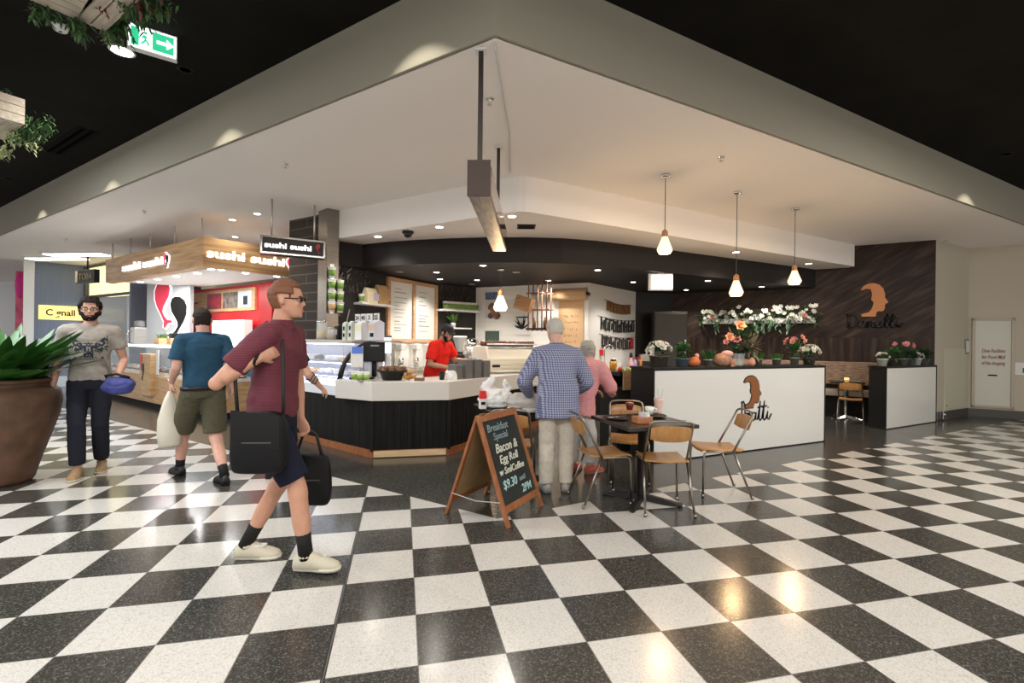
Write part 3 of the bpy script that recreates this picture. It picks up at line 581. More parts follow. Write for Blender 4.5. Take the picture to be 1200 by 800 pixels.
def carton(uu, w, h, m1, lab, mark=True, band=None, y=.44, z=0):
    p = DX(uu, 397, y); t = thing('milk_carton', lab, 'carton', (p.x, p.y, p.z + z), R(ddeg), None)
    q = MB().box((0, 0, h * .44), (w, w, h * .88)); q.add([(-w / 2, -w / 2, h * .88), (w / 2, -w / 2, h * .88), (w / 2, w / 2, h * .88), (-w / 2, w / 2, h * .88), (-w / 2, 0, h), (w / 2, 0, h)], [(0, 1, 5, 4), (2, 3, 4, 5), (1, 2, 5), (3, 0, 4)]); q.build('carton', m1, t)
    if mark:
        MB().box((0, -w / 2 - .002, h * .62), (w * .5, .004, h * .22)).build('printed_mark', blackm, t); MB().box((0, -w / 2 - .002, h * .25), (w * .5, .004, h * .2)).build('printed_mark', blackm, t)
    if band: MB().box((0, -w / 2 - .003, h * .62), (w * .9, .004, h * .3)).build('printed_band', band, t)
carton(405.5, .075, .26, pale, 'pale green carton with black print, left one of the pair'); carton(412.5, .075, .27, pale, 'pale green carton with black print, right one of the pair')
carton(425, .15, .26, skim, 'white carton with a cream band, on the display top', False, mat('band_cream', (.78, .70, .48), .6)); carton(441, .15, .27, mat('pack_pale', (.60, .62, .72), .5), 'pale lavender drink pack with an orange band, on the display top', True, mat('band_orange', (.70, .48, .34), .6))
p = DX(427, 397, .42); 
for k, (uu, tx) in enumerate(((419, '24'), (426, '40'), (433, '3'), (441, '22'))):
    p = DX(uu, 397, .505); t = thing('number_card', '%s white number card, behind the cartons on the display' % ('leftmost', 'second from left', 'third from left', 'rightmost')[k], 'card', (p.x, p.y, p.z), R(ddeg)); MB().box((0, 0, .315), (.105, .02, .11)).build('card', whitem, t); MB().box((0, 0, .13), (.015, .015, .27)).build('stem', chrome, t)
    a = text_mb(tx, .085, .012, 0, .004); MB().add([((x - a.x0) - a.w / 2, y - .013, z + .285) for x, y, z in a.v], a.f).build('lettering', black, t)
# ---- shelf on the chalk wall, chalk writing, menu boards
wdeg1 = math.degrees(math.atan2(W1[1] - W0[1], W1[0] - W0[0])); wd1 = Vector((math.cos(R(wdeg1)), math.sin(R(wdeg1)))); wn1 = Vector((wd1.y, -wd1.x))
def w1(u, v, off=.005):
    q = Vector(W0) + wn1 * off; return on_plane(u, v, q, wdeg1)
MW1 = face_M((W0[0], W0[1], 0), wdeg1); MW1i = MW1.inverted()
def scribble(mb, x0, x1, z, h, seed, M, dens=1.0, r=.006):
    """chalk lettering strokes"""
    r_ = random.Random(seed); x = x0
    while x < x1:
        w = h * r_.uniform(.35, .6); pts = [(x + w * r_.random(), -.004, z + h * r_.random()) for _ in range(r_.choice((3, 4, 4)))]
        mb.tube([M @ Vector(p) for p in pts], r, 4, smooth=False); x += w * 1.35
        if r_.random() < .16: x += h * .5
chalk = mat('chalk', (.32, .31, .30), .9); chalk_d = mat('chalk_faint', (.10, .095, .09), .9)
q = MB(); a, b = MW1i @ w1(396, 330), MW1i @ w1(441, 330)
for k, (v0, h) in enumerate(((323, .2), (335, .14), (344, .14))):
    z = (MW1i @ w1(415, v0)).z; scribble(q, (MW1i @ w1(402, v0)).x, b.x, z, h, 20 + k, MW1, r=.007)
tag(q.build('chalk_writing', chalk_d), 'faint white chalk writing over the shelf on the black wall', 'writing', kind=None)
q = MB()
for k, v0 in enumerate((302, 313, 322, 372, 385)):
    z = (MW1i @ w1(400, v0 + 8)).z; scribble(q, a.x, a.x + .3, z, .28, 40 + k, MW1, r=.012)
tag(q.build('chalk_writing', chalk), 'bold chalk strokes down the black wall beside the steel column', 'writing')
a, b = MW1i @ w1(414, 354), MW1i @ w1(452, 356)
q = MB().box(((a.x + b.x) / 2, -.12, a.z - .02), (b.x - a.x, .22, .04), M=MW1)
shz = a.z; tag(q.build('wall_shelf', whitem, bevel=.004), 'white shelf with coffee bags on the chalk wall', 'shelf')
def on_sh(u): v = MW1i @ w1(u, 352); return MW1 @ Vector((v.x, -.12, shz + .001))
paper_cup('paper_cup', 'green-sleeved cup at the left end of the white shelf', tuple(on_sh(418)), green, 1.3); paper_cup('paper_cup', 'small cup at the right end of the white shelf', tuple(on_sh(449)), mat('cup_grey', (.25, .27, .24), .5), 1.0)
for uu, w, h, m1, lab in ((428, .26, .27, cream, 'cream paper coffee bag with a blue label on the white shelf'), (441, .27, .35, kraft, 'tall kraft paper coffee bag on the white shelf')):
    t = thing('coffee_bag', lab, 'bag', tuple(on_sh(uu)), R(wdeg1)); q = MB(); q.rings([[(-w / 2, -.07, 0), (w / 2, -.07, 0), (w / 2, .07, 0), (-w / 2, .07, 0)], [(-w / 2, -.075, h * .6), (w / 2, -.075, h * .6), (w / 2, .075, h * .6), (-w / 2, .075, h * .6)], [(-w / 2, -.02, h), (w / 2, -.02, h), (w / 2, .02, h), (-w / 2, .02, h)]], smooth=False); q.build('bag', m1, t, bevel=.008)
    if m1 is cream: MB().box((.08, -.078, h * .42), (.12, .006, h * .5)).build('label', lav, t)
a, b = MW1i @ w1(452, 398), MW1i @ w1(511, 330); a2 = MW1i @ w1(452, 320)
t = thing('menu_board', 'large two-panel menu board in a pale timber frame', 'menu', (W0[0], W0[1], 0), R(wdeg1)); bx0, bx1, bz0, bz1 = a.x, b.x, 1.42, 2.66
print('menu', a, b, a2)
f = MB(); mx = (bx0 + bx1) / 2
for x_ in (bx0 + .03, mx, bx1 - .03): f.box((x_, -.03, (bz0 + bz1) / 2), (.07, .06, bz1 - bz0))
for z_ in (bz0 + .03, bz1 - .03): f.box(((bx0 + bx1) / 2, -.03, z_), (bx1 - bx0, .06, .07))
f.build('frame', wood('menu_frame_wood', (.52, .29, .15), (.68, .42, .25), 4), t)
for k in (0, 1):
    x0, x1 = (bx0 + .07, mx - .04) if k == 0 else (mx + .04, bx1 - .07); pn = MB().box(((x0 + x1) / 2, -.012, (bz0 + bz1) / 2), (x1 - x0, .02, bz1 - bz0 - .12)).build('panel', mat('menu_paper', (.74, .74, .71), .4), t); q = MB(); r_ = random.Random(60 + k)
    z = bz1 - .2
    while z > bz0 + .15:
        for xx in ((x0 + .14, x1 - .1),):
            w_ = r_.uniform(.3, .9) * (xx[1] - xx[0]); q.box((xx[0] + w_ / 2, -.024, z), (w_, .004, r_.choice((.012, .02))))
        z -= r_.uniform(.05, .11)
    tag(q.build('printed_lines', mat('menu_ink_grey', (.33, .33, .33), .7), pn), kind='stuff')
# ---- wall with the shelf of green cups
wdeg2 = math.degrees(math.atan2(W2[1] - W1[1], W2[0] - W1[0])); MW2 = face_M((W1[0], W1[1], 0), wdeg2); MW2i = MW2.inverted()
def w2(u, v): return MW2i @ on_plane(u, v, W1, wdeg2)
q = MB(); z = w2(530, 352).z; q1 = w2(517, 340).x
for k, (v0, h) in enumerate(((343, .24), (352, .12))): scribble(q, w2(515, v0).x, w2(553, v0).x, w2(530, v0).z, h, 80 + k, MW2, r=.007)
tag(q.build('chalk_writing', mat('chalk_red', (.11, .07, .065), .9)), 'dim reddish chalk lettering above the shelf of green cups', 'writing')
a, b = w2(514, 363), w2(562, 363); sz = w2(540, 364).z; sl = 1.02
q = MB().box(((a.x + sl) / 2 - .05, -.14, sz - .02), (sl - a.x + .1, .24, .035), M=MW2); tag(q.build('wall_shelf', whitem, bevel=.004), 'white shelf lined with green-sleeved cups', 'shelf')
for k in range(12):
    p = MW2 @ Vector((a.x + .09 + k * (sl - a.x - .1) / 11.5, -.14, sz - .002)); t = paper_cup('paper_cup', 'green-sleeved paper cup on the cup shelf, %s from the left' % ordn[k], tuple(p), green, 1.6, 'paper cups lined up on the cup shelf')
sz2 = w2(535, 384).z; q = MB().box(((w2(524, 384).x + w2(548, 384).x) / 2, -.12, sz2 - .015), (.5, .2, .03), M=MW2); tag(q.build('wall_shelf', whitem, bevel=.004), 'short white shelf with a plant under the cup shelf', 'shelf')
p = MW2 @ Vector((w2(528, 384).x, -.12, sz2 - .001)); t = thing('potted_plant', 'small green plant on the short white shelf', 'plant', tuple(p)); MB().lathe([(.045, 0), (.06, .11)]).build('pot', mat('pot_lilac', (.5, .46, .55), .5), t); lf = MB(); r_ = random.Random(4)
for k in range(40): lf.disc_leaf((0, 0, .11), (r_.uniform(-1, 1), r_.uniform(-1, 1), r_.uniform(.6, 2)), r_.uniform(.15, .28), .05)
lf.build('leaves', mat('fresh_leaf', (.16, .32, .07), .5, nz=.3), t)
# ---- back bench below the menu board with crockery and machines
bw = Vector(W0) + wd1 * .55; 
t = thing('back_bench', 'white work bench along the chalk wall behind the barista', 'bench')
e1 = Vector(W1) + wn1 * .05 - wd1 * .05; s1 = Vector(W0) + wd1 * .75 + wn1 * .05; e2 = Vector(W2) + Vector((.1, -.15))
MB().prism([tuple(s1), tuple(e1), tuple(Vector(W2) + Vector((.02, -.08))), tuple(Vector(W2) + Vector((.3, -.62))), tuple(e1 + wn1 * .45), tuple(s1 + wn1 * .5)], .86, .90).build('worktop', steel, t, bevel=.004)
MB().prism([tuple(s1), tuple(e1), tuple(Vector(W2) + Vector((.02, -.08))), tuple(Vector(W2) + Vector((.28, -.58))), tuple(e1 + wn1 * .42), tuple(s1 + wn1 * .47)], 0, .86).build('cupboards', whitem, t)
struct(wall_strip(Vector(W0) + wn1 * .006 + wd1 * .5, Vector(W1) + wn1 * .006, .9, 1.42, .004).build('trim_4', tiles_mat('splash_white', (.78, .77, .76), .2, .1, wdeg1)))
def bench_pt(f, off=.25): p = s1 + (e1 - s1) * f + wn1 * off; return (p.x, p.y, .898)
MB
for k, (f_, lab) in enumerate(((.30, 'left'), (.52, 'middle'), (.74, 'right'))):
    t = thing('milkshake_mixer', 'white drinks mixer on the back bench, %s one of three' % lab, 'mixer', bench_pt(f_), R(wdeg1), 'mixers on the back bench'); MB().box((0, .05, .24), (.14, .1, .48)).build('body', white, t, bevel=.02); MB().box((0, -.03, .43), (.14, .18, .12)).build('head', white, t, bevel=.02); MB().box((0, -.02, .015), (.16, .22, .03)).build('base', steel, t, bevel=.005); MB().lathe([(.04, .04), (.05, .22)], (0, -.05, 0)).build('beaker', chrome, t)
t = thing('drinks_cooler', 'slim blue-lit upright cooler beside the menu board', 'fridge', bench_pt(.02, .3), R(wdeg1)); MB().box((0, 0, .32), (.3, .3, .64)).build('body', dgrey, t, bevel=.01); MB().box((0, -.155, .32), (.24, .012, .56)).build('door', glow('cooler_glass', (.62, .70, 1), 1.3), t)
for k, f_ in enumerate((.12, .2)):
    t = thing('tall_bottle', 'tall green-capped bottle beside the cooler, %s one' % ('left', 'right')[k], 'bottle', bench_pt(f_, .3)); MB().lathe([(.04, 0), (.042, .3), (.018, .4), (.016, .46)]).build('bottle', mat('bottle_pale', (.55, .60, .45), .2), t); MB().lathe([(.02, .45), (.022, .52 - .1 * k)]).build('cap', mat('cap_green', (.25, .42, .10), .4), t)
# ---- coffee grinder and water filter behind the barista
def g_at(u, v, d, z=None): p = at_d(u, v, d); return (p.x, p.y, z if z is not None else p.z)
x_, y_, _ = g_at(539, 420, 8.6); t = thing('coffee_grinder', 'black coffee grinder with a clear cone hopper behind the barista', 'grinder', (x_, y_, .9))
MB().box((0, 0, -.45), (.5, .5, .9)).build('stand', whitem, t, bevel=.01); MB().box((0, 0, .16), (.17, .22, .32)).build('body', black, t, bevel=.03); MB().lathe([(.05, .32), (.05, .36)]).build('neck', black, t); MB().lathe([(.05, .36), (.13, .60), (.13, .62)], caps=False).build('hopper', glass_d, t); MB().lathe([(.13, .62), (.12, .645), (.01, .65)]).build('hopper_lid', white, t); MB().lathe([(.055, 0), (.055, .012)], M=Matrix.Translation((0, -.112, .2)) @ Matrix.Rotation(R(90), 4, 'X')).build('dial', chrome, t); MB().box((0, -.13, .06), (.1, .1, .02)).build('fork', chrome, t)
x_, y_, _ = g_at(552, 420, 9.6); t = thing('steel_urn', 'steel hot water urn behind the coffee grinder', 'urn', (x_, y_, .9)); MB().box((0, .1, -.45), (.5, .4, .9)).build('stand', whitem, t, bevel=.01); MB().lathe([(.17, 0), (.17, .42), (.16, .44)]).build('body', steel, t); MB().ell((0, 0, .5), (.16, .16, .12)).build('lid', chrome, t); MB().tube([(0, -.17, .1), (0, -.23, .1), (0, -.23, .05)], .015).build('tap', chrome, t)
# ---- espresso machine on the right arm of the counter
emc = cC + c60 * 2.02 + Vector((-.31, .17)); em_d = 28
t = thing('espresso_machine', 'cream espresso machine with cups stacked on top on the counter', 'coffee machine', (emc.x, emc.y, .934), R(em_d))
crm = mat('machine_cream', (.72, .66, .54), .3, coat=.4)
def prof(x0, x1, pts): return [[(x, y, z) for y, z in pts] for x in (x0, x1)]
side = [(-.26, .05), (-.30, .10), (-.30, .24), (-.22, .40), (.28, .40), (.28, .28), (.16, .26), (.14, .12), (.28, .10), (.28, .05)]
MB().rings(prof(-.46, .46, side), smooth=False).build('body', crm, t, bevel=.012)
for s_ in (-1, 1): MB().rings(prof(s_ * .48 - .02, s_ * .48 + .02, [(-.30, .03), (-.33, .1), (-.33, .26), (-.24, .44), (.30, .44), (.30, .03)]), smooth=False).build('side_panel', crm, t, bevel=.012)
MB().box((0, .0, .425), (.92, .46, .03)).build('cup_tray', chrome, t, bevel=.004); MB().tube([(-.46, -.22, .475), (.46, -.22, .475)], .012).build('cup_rail', mat('rail_white', (.76, .72, .65), .3), t)
MB().box((0, -.304, .17), (.88, .012, .05)).build('back_trim', crm, t, bevel=.004); MB().box((-.34, -.31, .13), (.13, .012, .04)).build('badge', blackm, t)
for x_ in (-.42, .42): 
    for y_ in (-.2, .22): MB().lathe([(.025, 0), (.03, .05)], (x_, y_, 0), 10).build('foot', chrome, t)
for x_ in (-.2, .2): MB().lathe([(.035, .16), (.04, .24)], (x_, .2, 0), 12).build('group_head', chrome, t); MB().tube([(x_, .2, .17), (x_, .36, .165)], .014).build('portafilter_handle', black, t)
MB().tube([(.44, .28, .36), (.46, .36, .3), (.45, .37, .12)], .008).build('steam_wand', chrome, t)
ME = face_M((emc.x, emc.y, .934), em_d); cc = [mat('cup_brown', (.12, .05, .035), .3), mat('cup_maroon', (.16, .03, .03), .3), mat('cup_rust', (.25, .10, .05), .35)]; k = 0
proto = None
for i in range(10):
    for j in range(3):
        if (i, j) == (9, 2): continue
        p = ME @ Vector((-.40 + i * .088, -.16 + j * .12, .4415)); lab = 'small brown coffee cup stacked on the espresso machine'
        if proto is None:
            proto = thing('coffee_cup', lab, 'cup', tuple(p), 0, 'brown cups on the espresso machine'); MB().lathe([(.027, 0), (.041, .04), (.043, .085), (.039, .083), (.03, .014)], seg=14, caps=True).build('cup', cc[0], proto); MB().tube([(.04, 0, .048), (.062, 0, .045), (.06, 0, .022), (.036, 0, .018)], .006, 6).build('handle', cc[0], proto)
        else: dup(proto, tuple(p), k * 1.3)
        k += 1
# ---- on the counter top: register, cups, cake stand, pastries, stacked takeaway trays
ZT = .936
def ctp(u, v): p = at_z(u, v, ZT); return p
t = thing('register_screen', 'black touch-screen register seen from behind on a curved arm', 'register', (-1.98, 6.22, ZT), R(12))
MB().lathe([(.16, 0), (.16, .015), (.05, .03)], sy=.8).build('base', black, t); MB().rings([[(x - .035, y, z - .005), (x + .035, y, z + .005), (x + .03, y + .04, z + .015), (x - .03, y + .04, z + .005)] for x, y, z in ((-.27, -.02, .0), (-.255, -.01, .09), (-.22, .0, .20), (-.16, .02, .31), (-.08, .03, .40), (.02, .05, .47), (.08, .05, .49))], smooth=True).build('arm', black, t)
MB().box((.15, .06, .36), (.28, .05, .27), M=Matrix.Translation((0, 0, 0))).build('screen_back', black, t, bevel=.015); MB().box((.16, .03, .44), (.11, .008, .02)).build('maker_plate', mat('plate_grey', (.3, .3, .32), .4), t); MB().tube([(.15, .09, .25), (.15, .1, .02)], .03).build('neck', black, t)
t = thing('paper_notice', 'white notice with a blue header hung on the register', 'notice', (-2.03, 6.175, 1.14), R(12)); MB().box((0, -.004, .085), (.155, .004, .27)).build('sheet', whitem, t); MB().box((.005, -.008, .175), (.14, .004, .09)).build('header', mat('notice_blue', (.10, .20, .62), .5), t)
for k, (uu, vv, lab) in enumerate(((414, 446, 'left'), (421, 447, 'middle'), (428, 447, 'right'))):
    p = ctp(uu, vv); p.y += .05; paper_cup('paper_cup', 'green-sleeved cup by the register on the counter, %s of three' % lab, (p.x, p.y, ZT - .001), mat('cup_lime', (.26, .42, .08), .5), 1.05)
for k, uu in enumerate((434, 446, 455, 464)):
    p = ctp(uu, 440); t = thing('cup_stack', 'stack of clear takeaway cups on the counter, %s from the register' % ordn[k], 'cups', (p.x, 6.4, ZT - .001), 0, 'stacks of takeaway cups on the counter'); q = MB(); h_ = (.25, .30, .28, .32)[k]; n_ = 7
    q.lathe([(.035, 0)] + [(.042 + .004 * (i % 2), .04 + (h_ - .04) * i / n_) for i in range(n_)] + [(.046, h_)], seg=14); q.build('cups', mat('clear_cups', (.72, .70, .70), .3), t); MB().lathe([(.047, h_), (.047, h_ + .012), (.04, h_ + .02)], seg=14).build('lid', white, t)
p = ctp(450, 448); t = thing('cake_tray', 'round dark cake stand with slices on the counter', 'tray', (p.x, 6.12, ZT)); MB().lathe([(.12, 0), (.13, .02), (.16, .10), (.21, .12), (.21, .13), (.02, .125)], seg=28).build('stand', black, t); f = MB(); r_ = random.Random(9)
for k in range(9): a = k * .7; f.box((.13 * math.cos(a), .13 * math.sin(a), .15), (.09, .05, .045), a)
tag(f.build('slices', mat('slice_brown', (.22, .11, .06), .6, nz=.5, scale=30), t), kind='stuff')
p = ctp(478, 449); t = thing('croissant', 'golden croissants heaped on the counter beside the cake stand', 'pastry', (p.x - .02, 6.1, ZT)); gold = mat('croissant', (.50, .25, .07), .5, nz=.3, scale=20)
for k, (dx, dy, dz, rz) in enumerate(((-.07, 0, 0, .3), (.06, .02, 0, 2.2), (-.04, .02, .06, 1.2))):
    rs = []
    for i in range(9):
        a = -1.3 + 2.6 * i / 8; r = .042 * (1 - abs(i - 4) / 4.6); c = Vector((.085 * math.sin(a), .085 * math.cos(a) - .05, .04)); d = Vector((math.cos(a), -math.sin(a), 0)); n = Vector((math.sin(a), math.cos(a), 0)); rs.append([tuple(c + n * r * math.cos(b * .785) + Vector((0, 0, r * .95 * math.sin(b * .785)))) for b in range(8)])
    MB().rings(rs, M=Matrix.Translation((dx, dy, dz)) @ Matrix.Rotation(rz, 4, 'Z')).build('pastry', gold, t)
p = ctp(489, 447); t = thing('tip_box', 'small dark box with a paper slip on the counter by the croissants', 'box', (p.x, 6.05, ZT)); MB().box((0, 0, .02), (.12, .09, .04)).build('box', brownp, t, bevel=.004); MB().box((0, 0, .05), (.08, .05, .02)).build('slip', whitem, t)
p = ctp(521, 443); paper_cup('paper_cup', 'black takeaway cup on the counter in front of the barista', (p.x, 6.25, ZT - .001), black, 1.0, None, black)
p = ctp(528, 444); t = thing('paper_bag', 'crumpled white paper bag on the counter in front of the barista', 'bag', (p.x + .03, 6.27, ZT)); q = MB(); r_ = random.Random(6)
rs = [[((w + r_.uniform(-.012, .012)) * math.cos(a * .524), (w * .7 + r_.uniform(-.012, .012)) * math.sin(a * .524), z) for a in range(12)] for w, z in ((.065, 0), (.07, .04), (.065, .07), (.055, .10), (.04, .12))]
q.rings(rs, smooth=False).build('bag', whitem, t)
hs = (.21, .26, .27, .25); k = 0
for i, (uu, dy) in enumerate(((541, 0), (551, .1), (560, .22), (569, .40))):
    p = ctp(uu, 440); h_ = hs[i]; t = thing('cup_stack', 'stack of grey cardboard cup trays, %s from the left' % ordn[i], 'trays', (p.x - .02, 6.42 + dy, ZT - .001), R(55), 'stacks of grey cup trays'); q = MB(); n_ = int(h_ / .02)
    for j in range(n_): q.box((0, 0, .01 + j * .02), (.15 - .012 * (j % 2), .15 - .012 * (j % 2), .02))
    q.build('trays', mat('tray_grey', (.17, .165, .16), .8), t)
# ================================================================ THINGS ON THE TILED BACK WALL
wdeg3 = math.degrees(math.atan2(W3[1] - W2[1], W3[0] - W2[0])); MW3 = face_M((W2[0], W2[1], 0), wdeg3); MW3i = MW3.inverted()
def w3(u, v): return MW3i @ on_plane(u, v, W2, wdeg3)
def rect3(u0, v0, u1, v1):
    a, b = w3(u0, (v0 + v1) / 2), w3(u1, (v0 + v1) / 2); uu = (u0 + u1) / 2; return a.x, b.x, w3(uu, v1).z, w3(uu, v0).z
def picture(name, lab, cat, r, m, fm=None, parts=()):
    x0, x1, z0, z1 = r; t = thing(name, lab, cat, tuple(MW3 @ Vector((x0, -.002, z0))), R(wdeg3)); w, h = x1 - x0, z1 - z0
    if fm: MB().box((w / 2, -.012, h / 2), (w + .05, .02, h + .05)).build('frame', fm, t, bevel=.004)
    MB().box((w / 2, -.02, h / 2), (w, .02, h)).build('sheet', m, t)
    return t, w, h
t, w, h = picture('poster', 'tall poster with a blue header and orange and dark patches on the tiled wall', 'poster', rect3(569.5, 342, 587, 372), mat('poster_pale', (.60, .58, .55), .6))
MB().box((w / 2, -.034, h * .84), (w, .006, h * .28)).build('header', mat('poster_blue', (.10, .16, .28), .6, nz=.4, scale=20), t); q = MB(); r_ = random.Random(2)
for k in range(9): q.lathe([(.05 + .05 * r_.random(), 0), (.04, .006)], seg=7, M=Matrix.Translation((w * r_.uniform(.2, .8), -.03, h * r_.uniform(.05, .62))) @ Matrix.Rotation(R(90), 4, 'X'))
q.build('painted_patches', mat('poster_orange', (.45, .22, .12), .6, col2=(.08, .07, .07), scale=9), t)
t, w, h = picture('picture', 'white framed black plant print on the tiled wall by the shelf rack', 'picture', rect3(605, 369, 621, 391), whitem, whitem); q = MB(); r_ = random.Random(7)
for k in range(14): q.disc_leaf((w * .5, -.034, h * .25), (r_.uniform(-1, 1), 0, r_.uniform(.2, 1.6)), r_.uniform(.15, .35), .035, .3, 0, 4, Vector((0, 1, 0)))
q.box((w * .5, -.033, h * .88), (w * .8, .004, .03)).build('printed_plant', black, t)
x0, x1, z0, z1 = rect3(570, 389, 584, 402); t, w, h = picture('small_sign', 'small dark green board low on the tiled wall', 'sign', (x0, x1, z0, z1), mat('board_green', (.06, .10, .08), .6), dgrey)
# kraft paper roll hung on the wall with handwriting
x0, x1, z0, z1 = rect3(655, 347, 684, 404); t = thing('paper_roll', 'wide kraft paper roll hung on the tiled wall with its sheet pulled down', 'paper roll', tuple(MW3 @ Vector((x0, -.002, z0))), R(wdeg3)); w, h = x1 - x0, z1 - z0
MB().box((w / 2, -.012, h / 2 - .3), (w, .008, h + .6)).build('sheet', mat('kraft_sheet', (.66, .44, .25), .8), t)
MB().lathe([(.02, -.08), (.125, -.07), (.125, w + .09), (.02, w + .1)], seg=20, M=Matrix.Translation((0, -.14, h + .02)) @ Matrix.Rotation(R(90), 4, 'Y')).build('roll', mat('kraft_roll', (.60, .40, .22), .7), t)
for x_ in (-.1, w + .12): MB().box((x_, -.1, h + .03), (.03, .2, .06)).build('bracket', black, t)
q = MB()
for k in range(5): scribble(q, .12, w - .12, h * (.55 - .13 * k), .07, 90 + k, Matrix.Translation((0, -.014, 0)), r=.004)
q.build('handwriting', mat('ink_brown', (.34, .20, .11), .8), t)
# hanging pipe shelf with a tilted timber crate
qv = MW3 @ Vector((0, -.55, 0)); ra, rb = MW3i @ on_plane(622, 364, qv, wdeg3), MW3i @ on_plane(645, 364, qv, wdeg3); x0, x1 = ra.x, rb.x; z0, z1 = on_plane(633, 388, qv, wdeg3).z, on_plane(633, 338, qv, wdeg3).z; p = MW3 @ Vector((x0, -.55, 0)); t = thing('pipe_rack', 'rusty pipe shelf rack hanging from the black ceiling behind the counter', 'rack', (p.x, p.y, 0), R(wdeg3)); w = (x1 - x0) * .92; rust = mat('rust_pipe', (.20, .085, .045), .6)
q = MB()
for f_ in (0, .5, 1):
    for y_ in (-.12, .12): q.tube([(w * f_, y_, z0), (w * f_, y_, SZ)], .014, 6)
for z_ in (z1 - .1, (z0 + z1) / 2 + .0, z0 + .03):
    for y_ in (-.12, .12): q.tube([(-.05, y_, z_), (w + .05, y_, z_)], .012, 6)
q.build('pipe_frame', rust, t)
for z_ in (z0 + .03, ): MB().box((w / 2, 0, z_ + .02), (w + .1, .28, .025)).build('shelf', blackm, t)
p2 = MW3 @ Vector((x0 - .06, -.75, (z0 + z1) / 2 + .12)); t = thing('wooden_crate', 'small timber crate tilted on the side of the pipe rack', 'crate', tuple(p2), R(wdeg3)); MT = Matrix.Rotation(R(18), 4, 'Y'); q = MB()
for k in range(4): q.box((0, -.09, -.10 + k * .068), (.34, .016, .06), M=MT); q.box((0, .09, -.10 + k * .068), (.34, .016, .06), M=MT)
q.box((0, 0, -.135), (.34, .19, .016), M=MT)
for s_ in (-1, 1): q.box((s_ * .165, 0, 0), (.016, .19, .27), M=MT)
q.build('crate', wood('crate_wood', (.30, .15, .06), (.44, .25, .11), 6), t)
for k, f_ in enumerate((.2, .5, .8)):
    p = face_M((MW3 @ Vector((x0, -.55, 0)))[:], wdeg3) @ Vector((w * f_, 0, z0 + .062)); t = thing('bottle', 'small bottle on the hanging pipe rack, %s from the left' % ordn[k], 'bottle', (p.x, p.y, z0 + .062), 0, 'bottles on the pipe rack'); MB().lathe([(.035, 0), (.04, .12), (.015, .17), (.016, .22)], seg=10).build('bottle', (brownp, glass_d, brownp)[k], t)
# bench under the tiled wall
q = MB().prism([tuple(MW3 @ Vector(p))[:2] for p in ((.75, -.02, 0), (2.68, -.02, 0), (2.68, -.55, 0), (.75, -.55, 0))], 0, .9); tag(q.build('back_cupboard', whitem, bevel=.006), 'white cupboard bench under the tiled wall, behind the espresso machine', 'cupboard')
p = MW3 @ Vector((w3(586, 400).x, -.3, .9)); t = thing('vase_plant', 'tall green stems in a pale vase by the tiled wall', 'plant', tuple(p)); MB().lathe([(.05, 0), (.08, .1), (.06, .3), (.07, .34)]).build('vase', mat('vase_pale', (.65, .62, .45), .4), t); lf = MB(); r_ = random.Random(14)
for k in range(26): lf.disc_leaf((0, 0, .3), (r_.uniform(-.5, .5), r_.uniform(-.5, .5), 1.5), r_.uniform(.2, .35), .05)
lf.build('leaves', mat('fresh_leaf', (.16, .32, .07)), t)
# ---- letters wall: three hanging garlands of cards
wdeg4 = math.degrees(math.atan2(W4[1] - W3[1], W4[0] - W3[0])); MW4 = face_M((W3[0], W3[1], 0), wdeg4); MW4i = MW4.inverted()
def w4(u, v): return MW4i @ on_plane(u, v, W3, wdeg4)
for k, (u0, v0, u1, v1, hh, n_, mm, lab) in enumerate(((710, 351, 738, 357, .22, 8, mat('tag_timber', (.22, .11, .045), .6, nz=.4, scale=15), 'garland of brown timber tags strung high on the white wall'), (703, 370, 743, 375, .28, 9, mat('card_black', (.03, .03, .03), .5, nz=.5, scale=20), 'garland of black cut letters strung across the middle of the white wall'), (704, 391, 742, 395, .27, 8, mat('card_dark', (.06, .05, .05), .5, nz=.7, scale=14), 'lowest garland of dark letters with a red end on the white wall'))):
    a, b = w4(u0, v0), w4(u1, v1); t = thing('letter_garland', lab, 'garland', tuple(MW4 @ Vector((a.x, -.002, a.z))), R(wdeg4)); w = b.x - a.x; sag = .05; dz = b.z - a.z
    MB().tube([(w * f - .1 * (f == 0) + .1 * (f == 1), -.015, dz * f - sag * 4 * f * (1 - f)) for f in (0, .15, .3, .5, .7, .85, 1)], .005, 5).build('string', blackm, t)
    for j in range(n_):
        f = (j + .5) / n_; z = dz * f - sag * 4 * f * (1 - f); cw = w / n_ * .82; q = MB()
        if k == 0: q.box((w * f, -.02, z - hh / 2), (cw, .012, hh))
        else:
            r_ = random.Random(k * 20 + j); q.box((w * f - cw * .35, -.02, z - hh / 2), (cw * .3, .014, hh)); q.box((w * f + cw * .1, -.02, z - hh * r_.choice((.1, .2, .5))), (cw * .7, .014, hh * .18)); q.box((w * f + cw * .33, -.02, z - hh * .6), (cw * .28, .014, hh * r_.uniform(.5, .8)))
            if r_.random() < .6: q.box((w * f, -.02, z - hh * .92), (cw * .8, .014, hh * .15))
        q.build('tag' if k == 0 else 'letter', red if (k == 2 and j == n_ - 1) else mm, t)
p = w4(704, 413); t = thing('fire_bell', 'small red box fixed on the white wall corner above the lady', 'box', tuple(MW4 @ Vector((p.x, 0, p.z))), R(wdeg4)); MB().box((0, -.03, 0), (.12, .06, .13)).build('box', redp, t, bevel=.01); MB().box((0, -.02, -.2), (.02, .02, .3)).build('conduit', whitem, t)
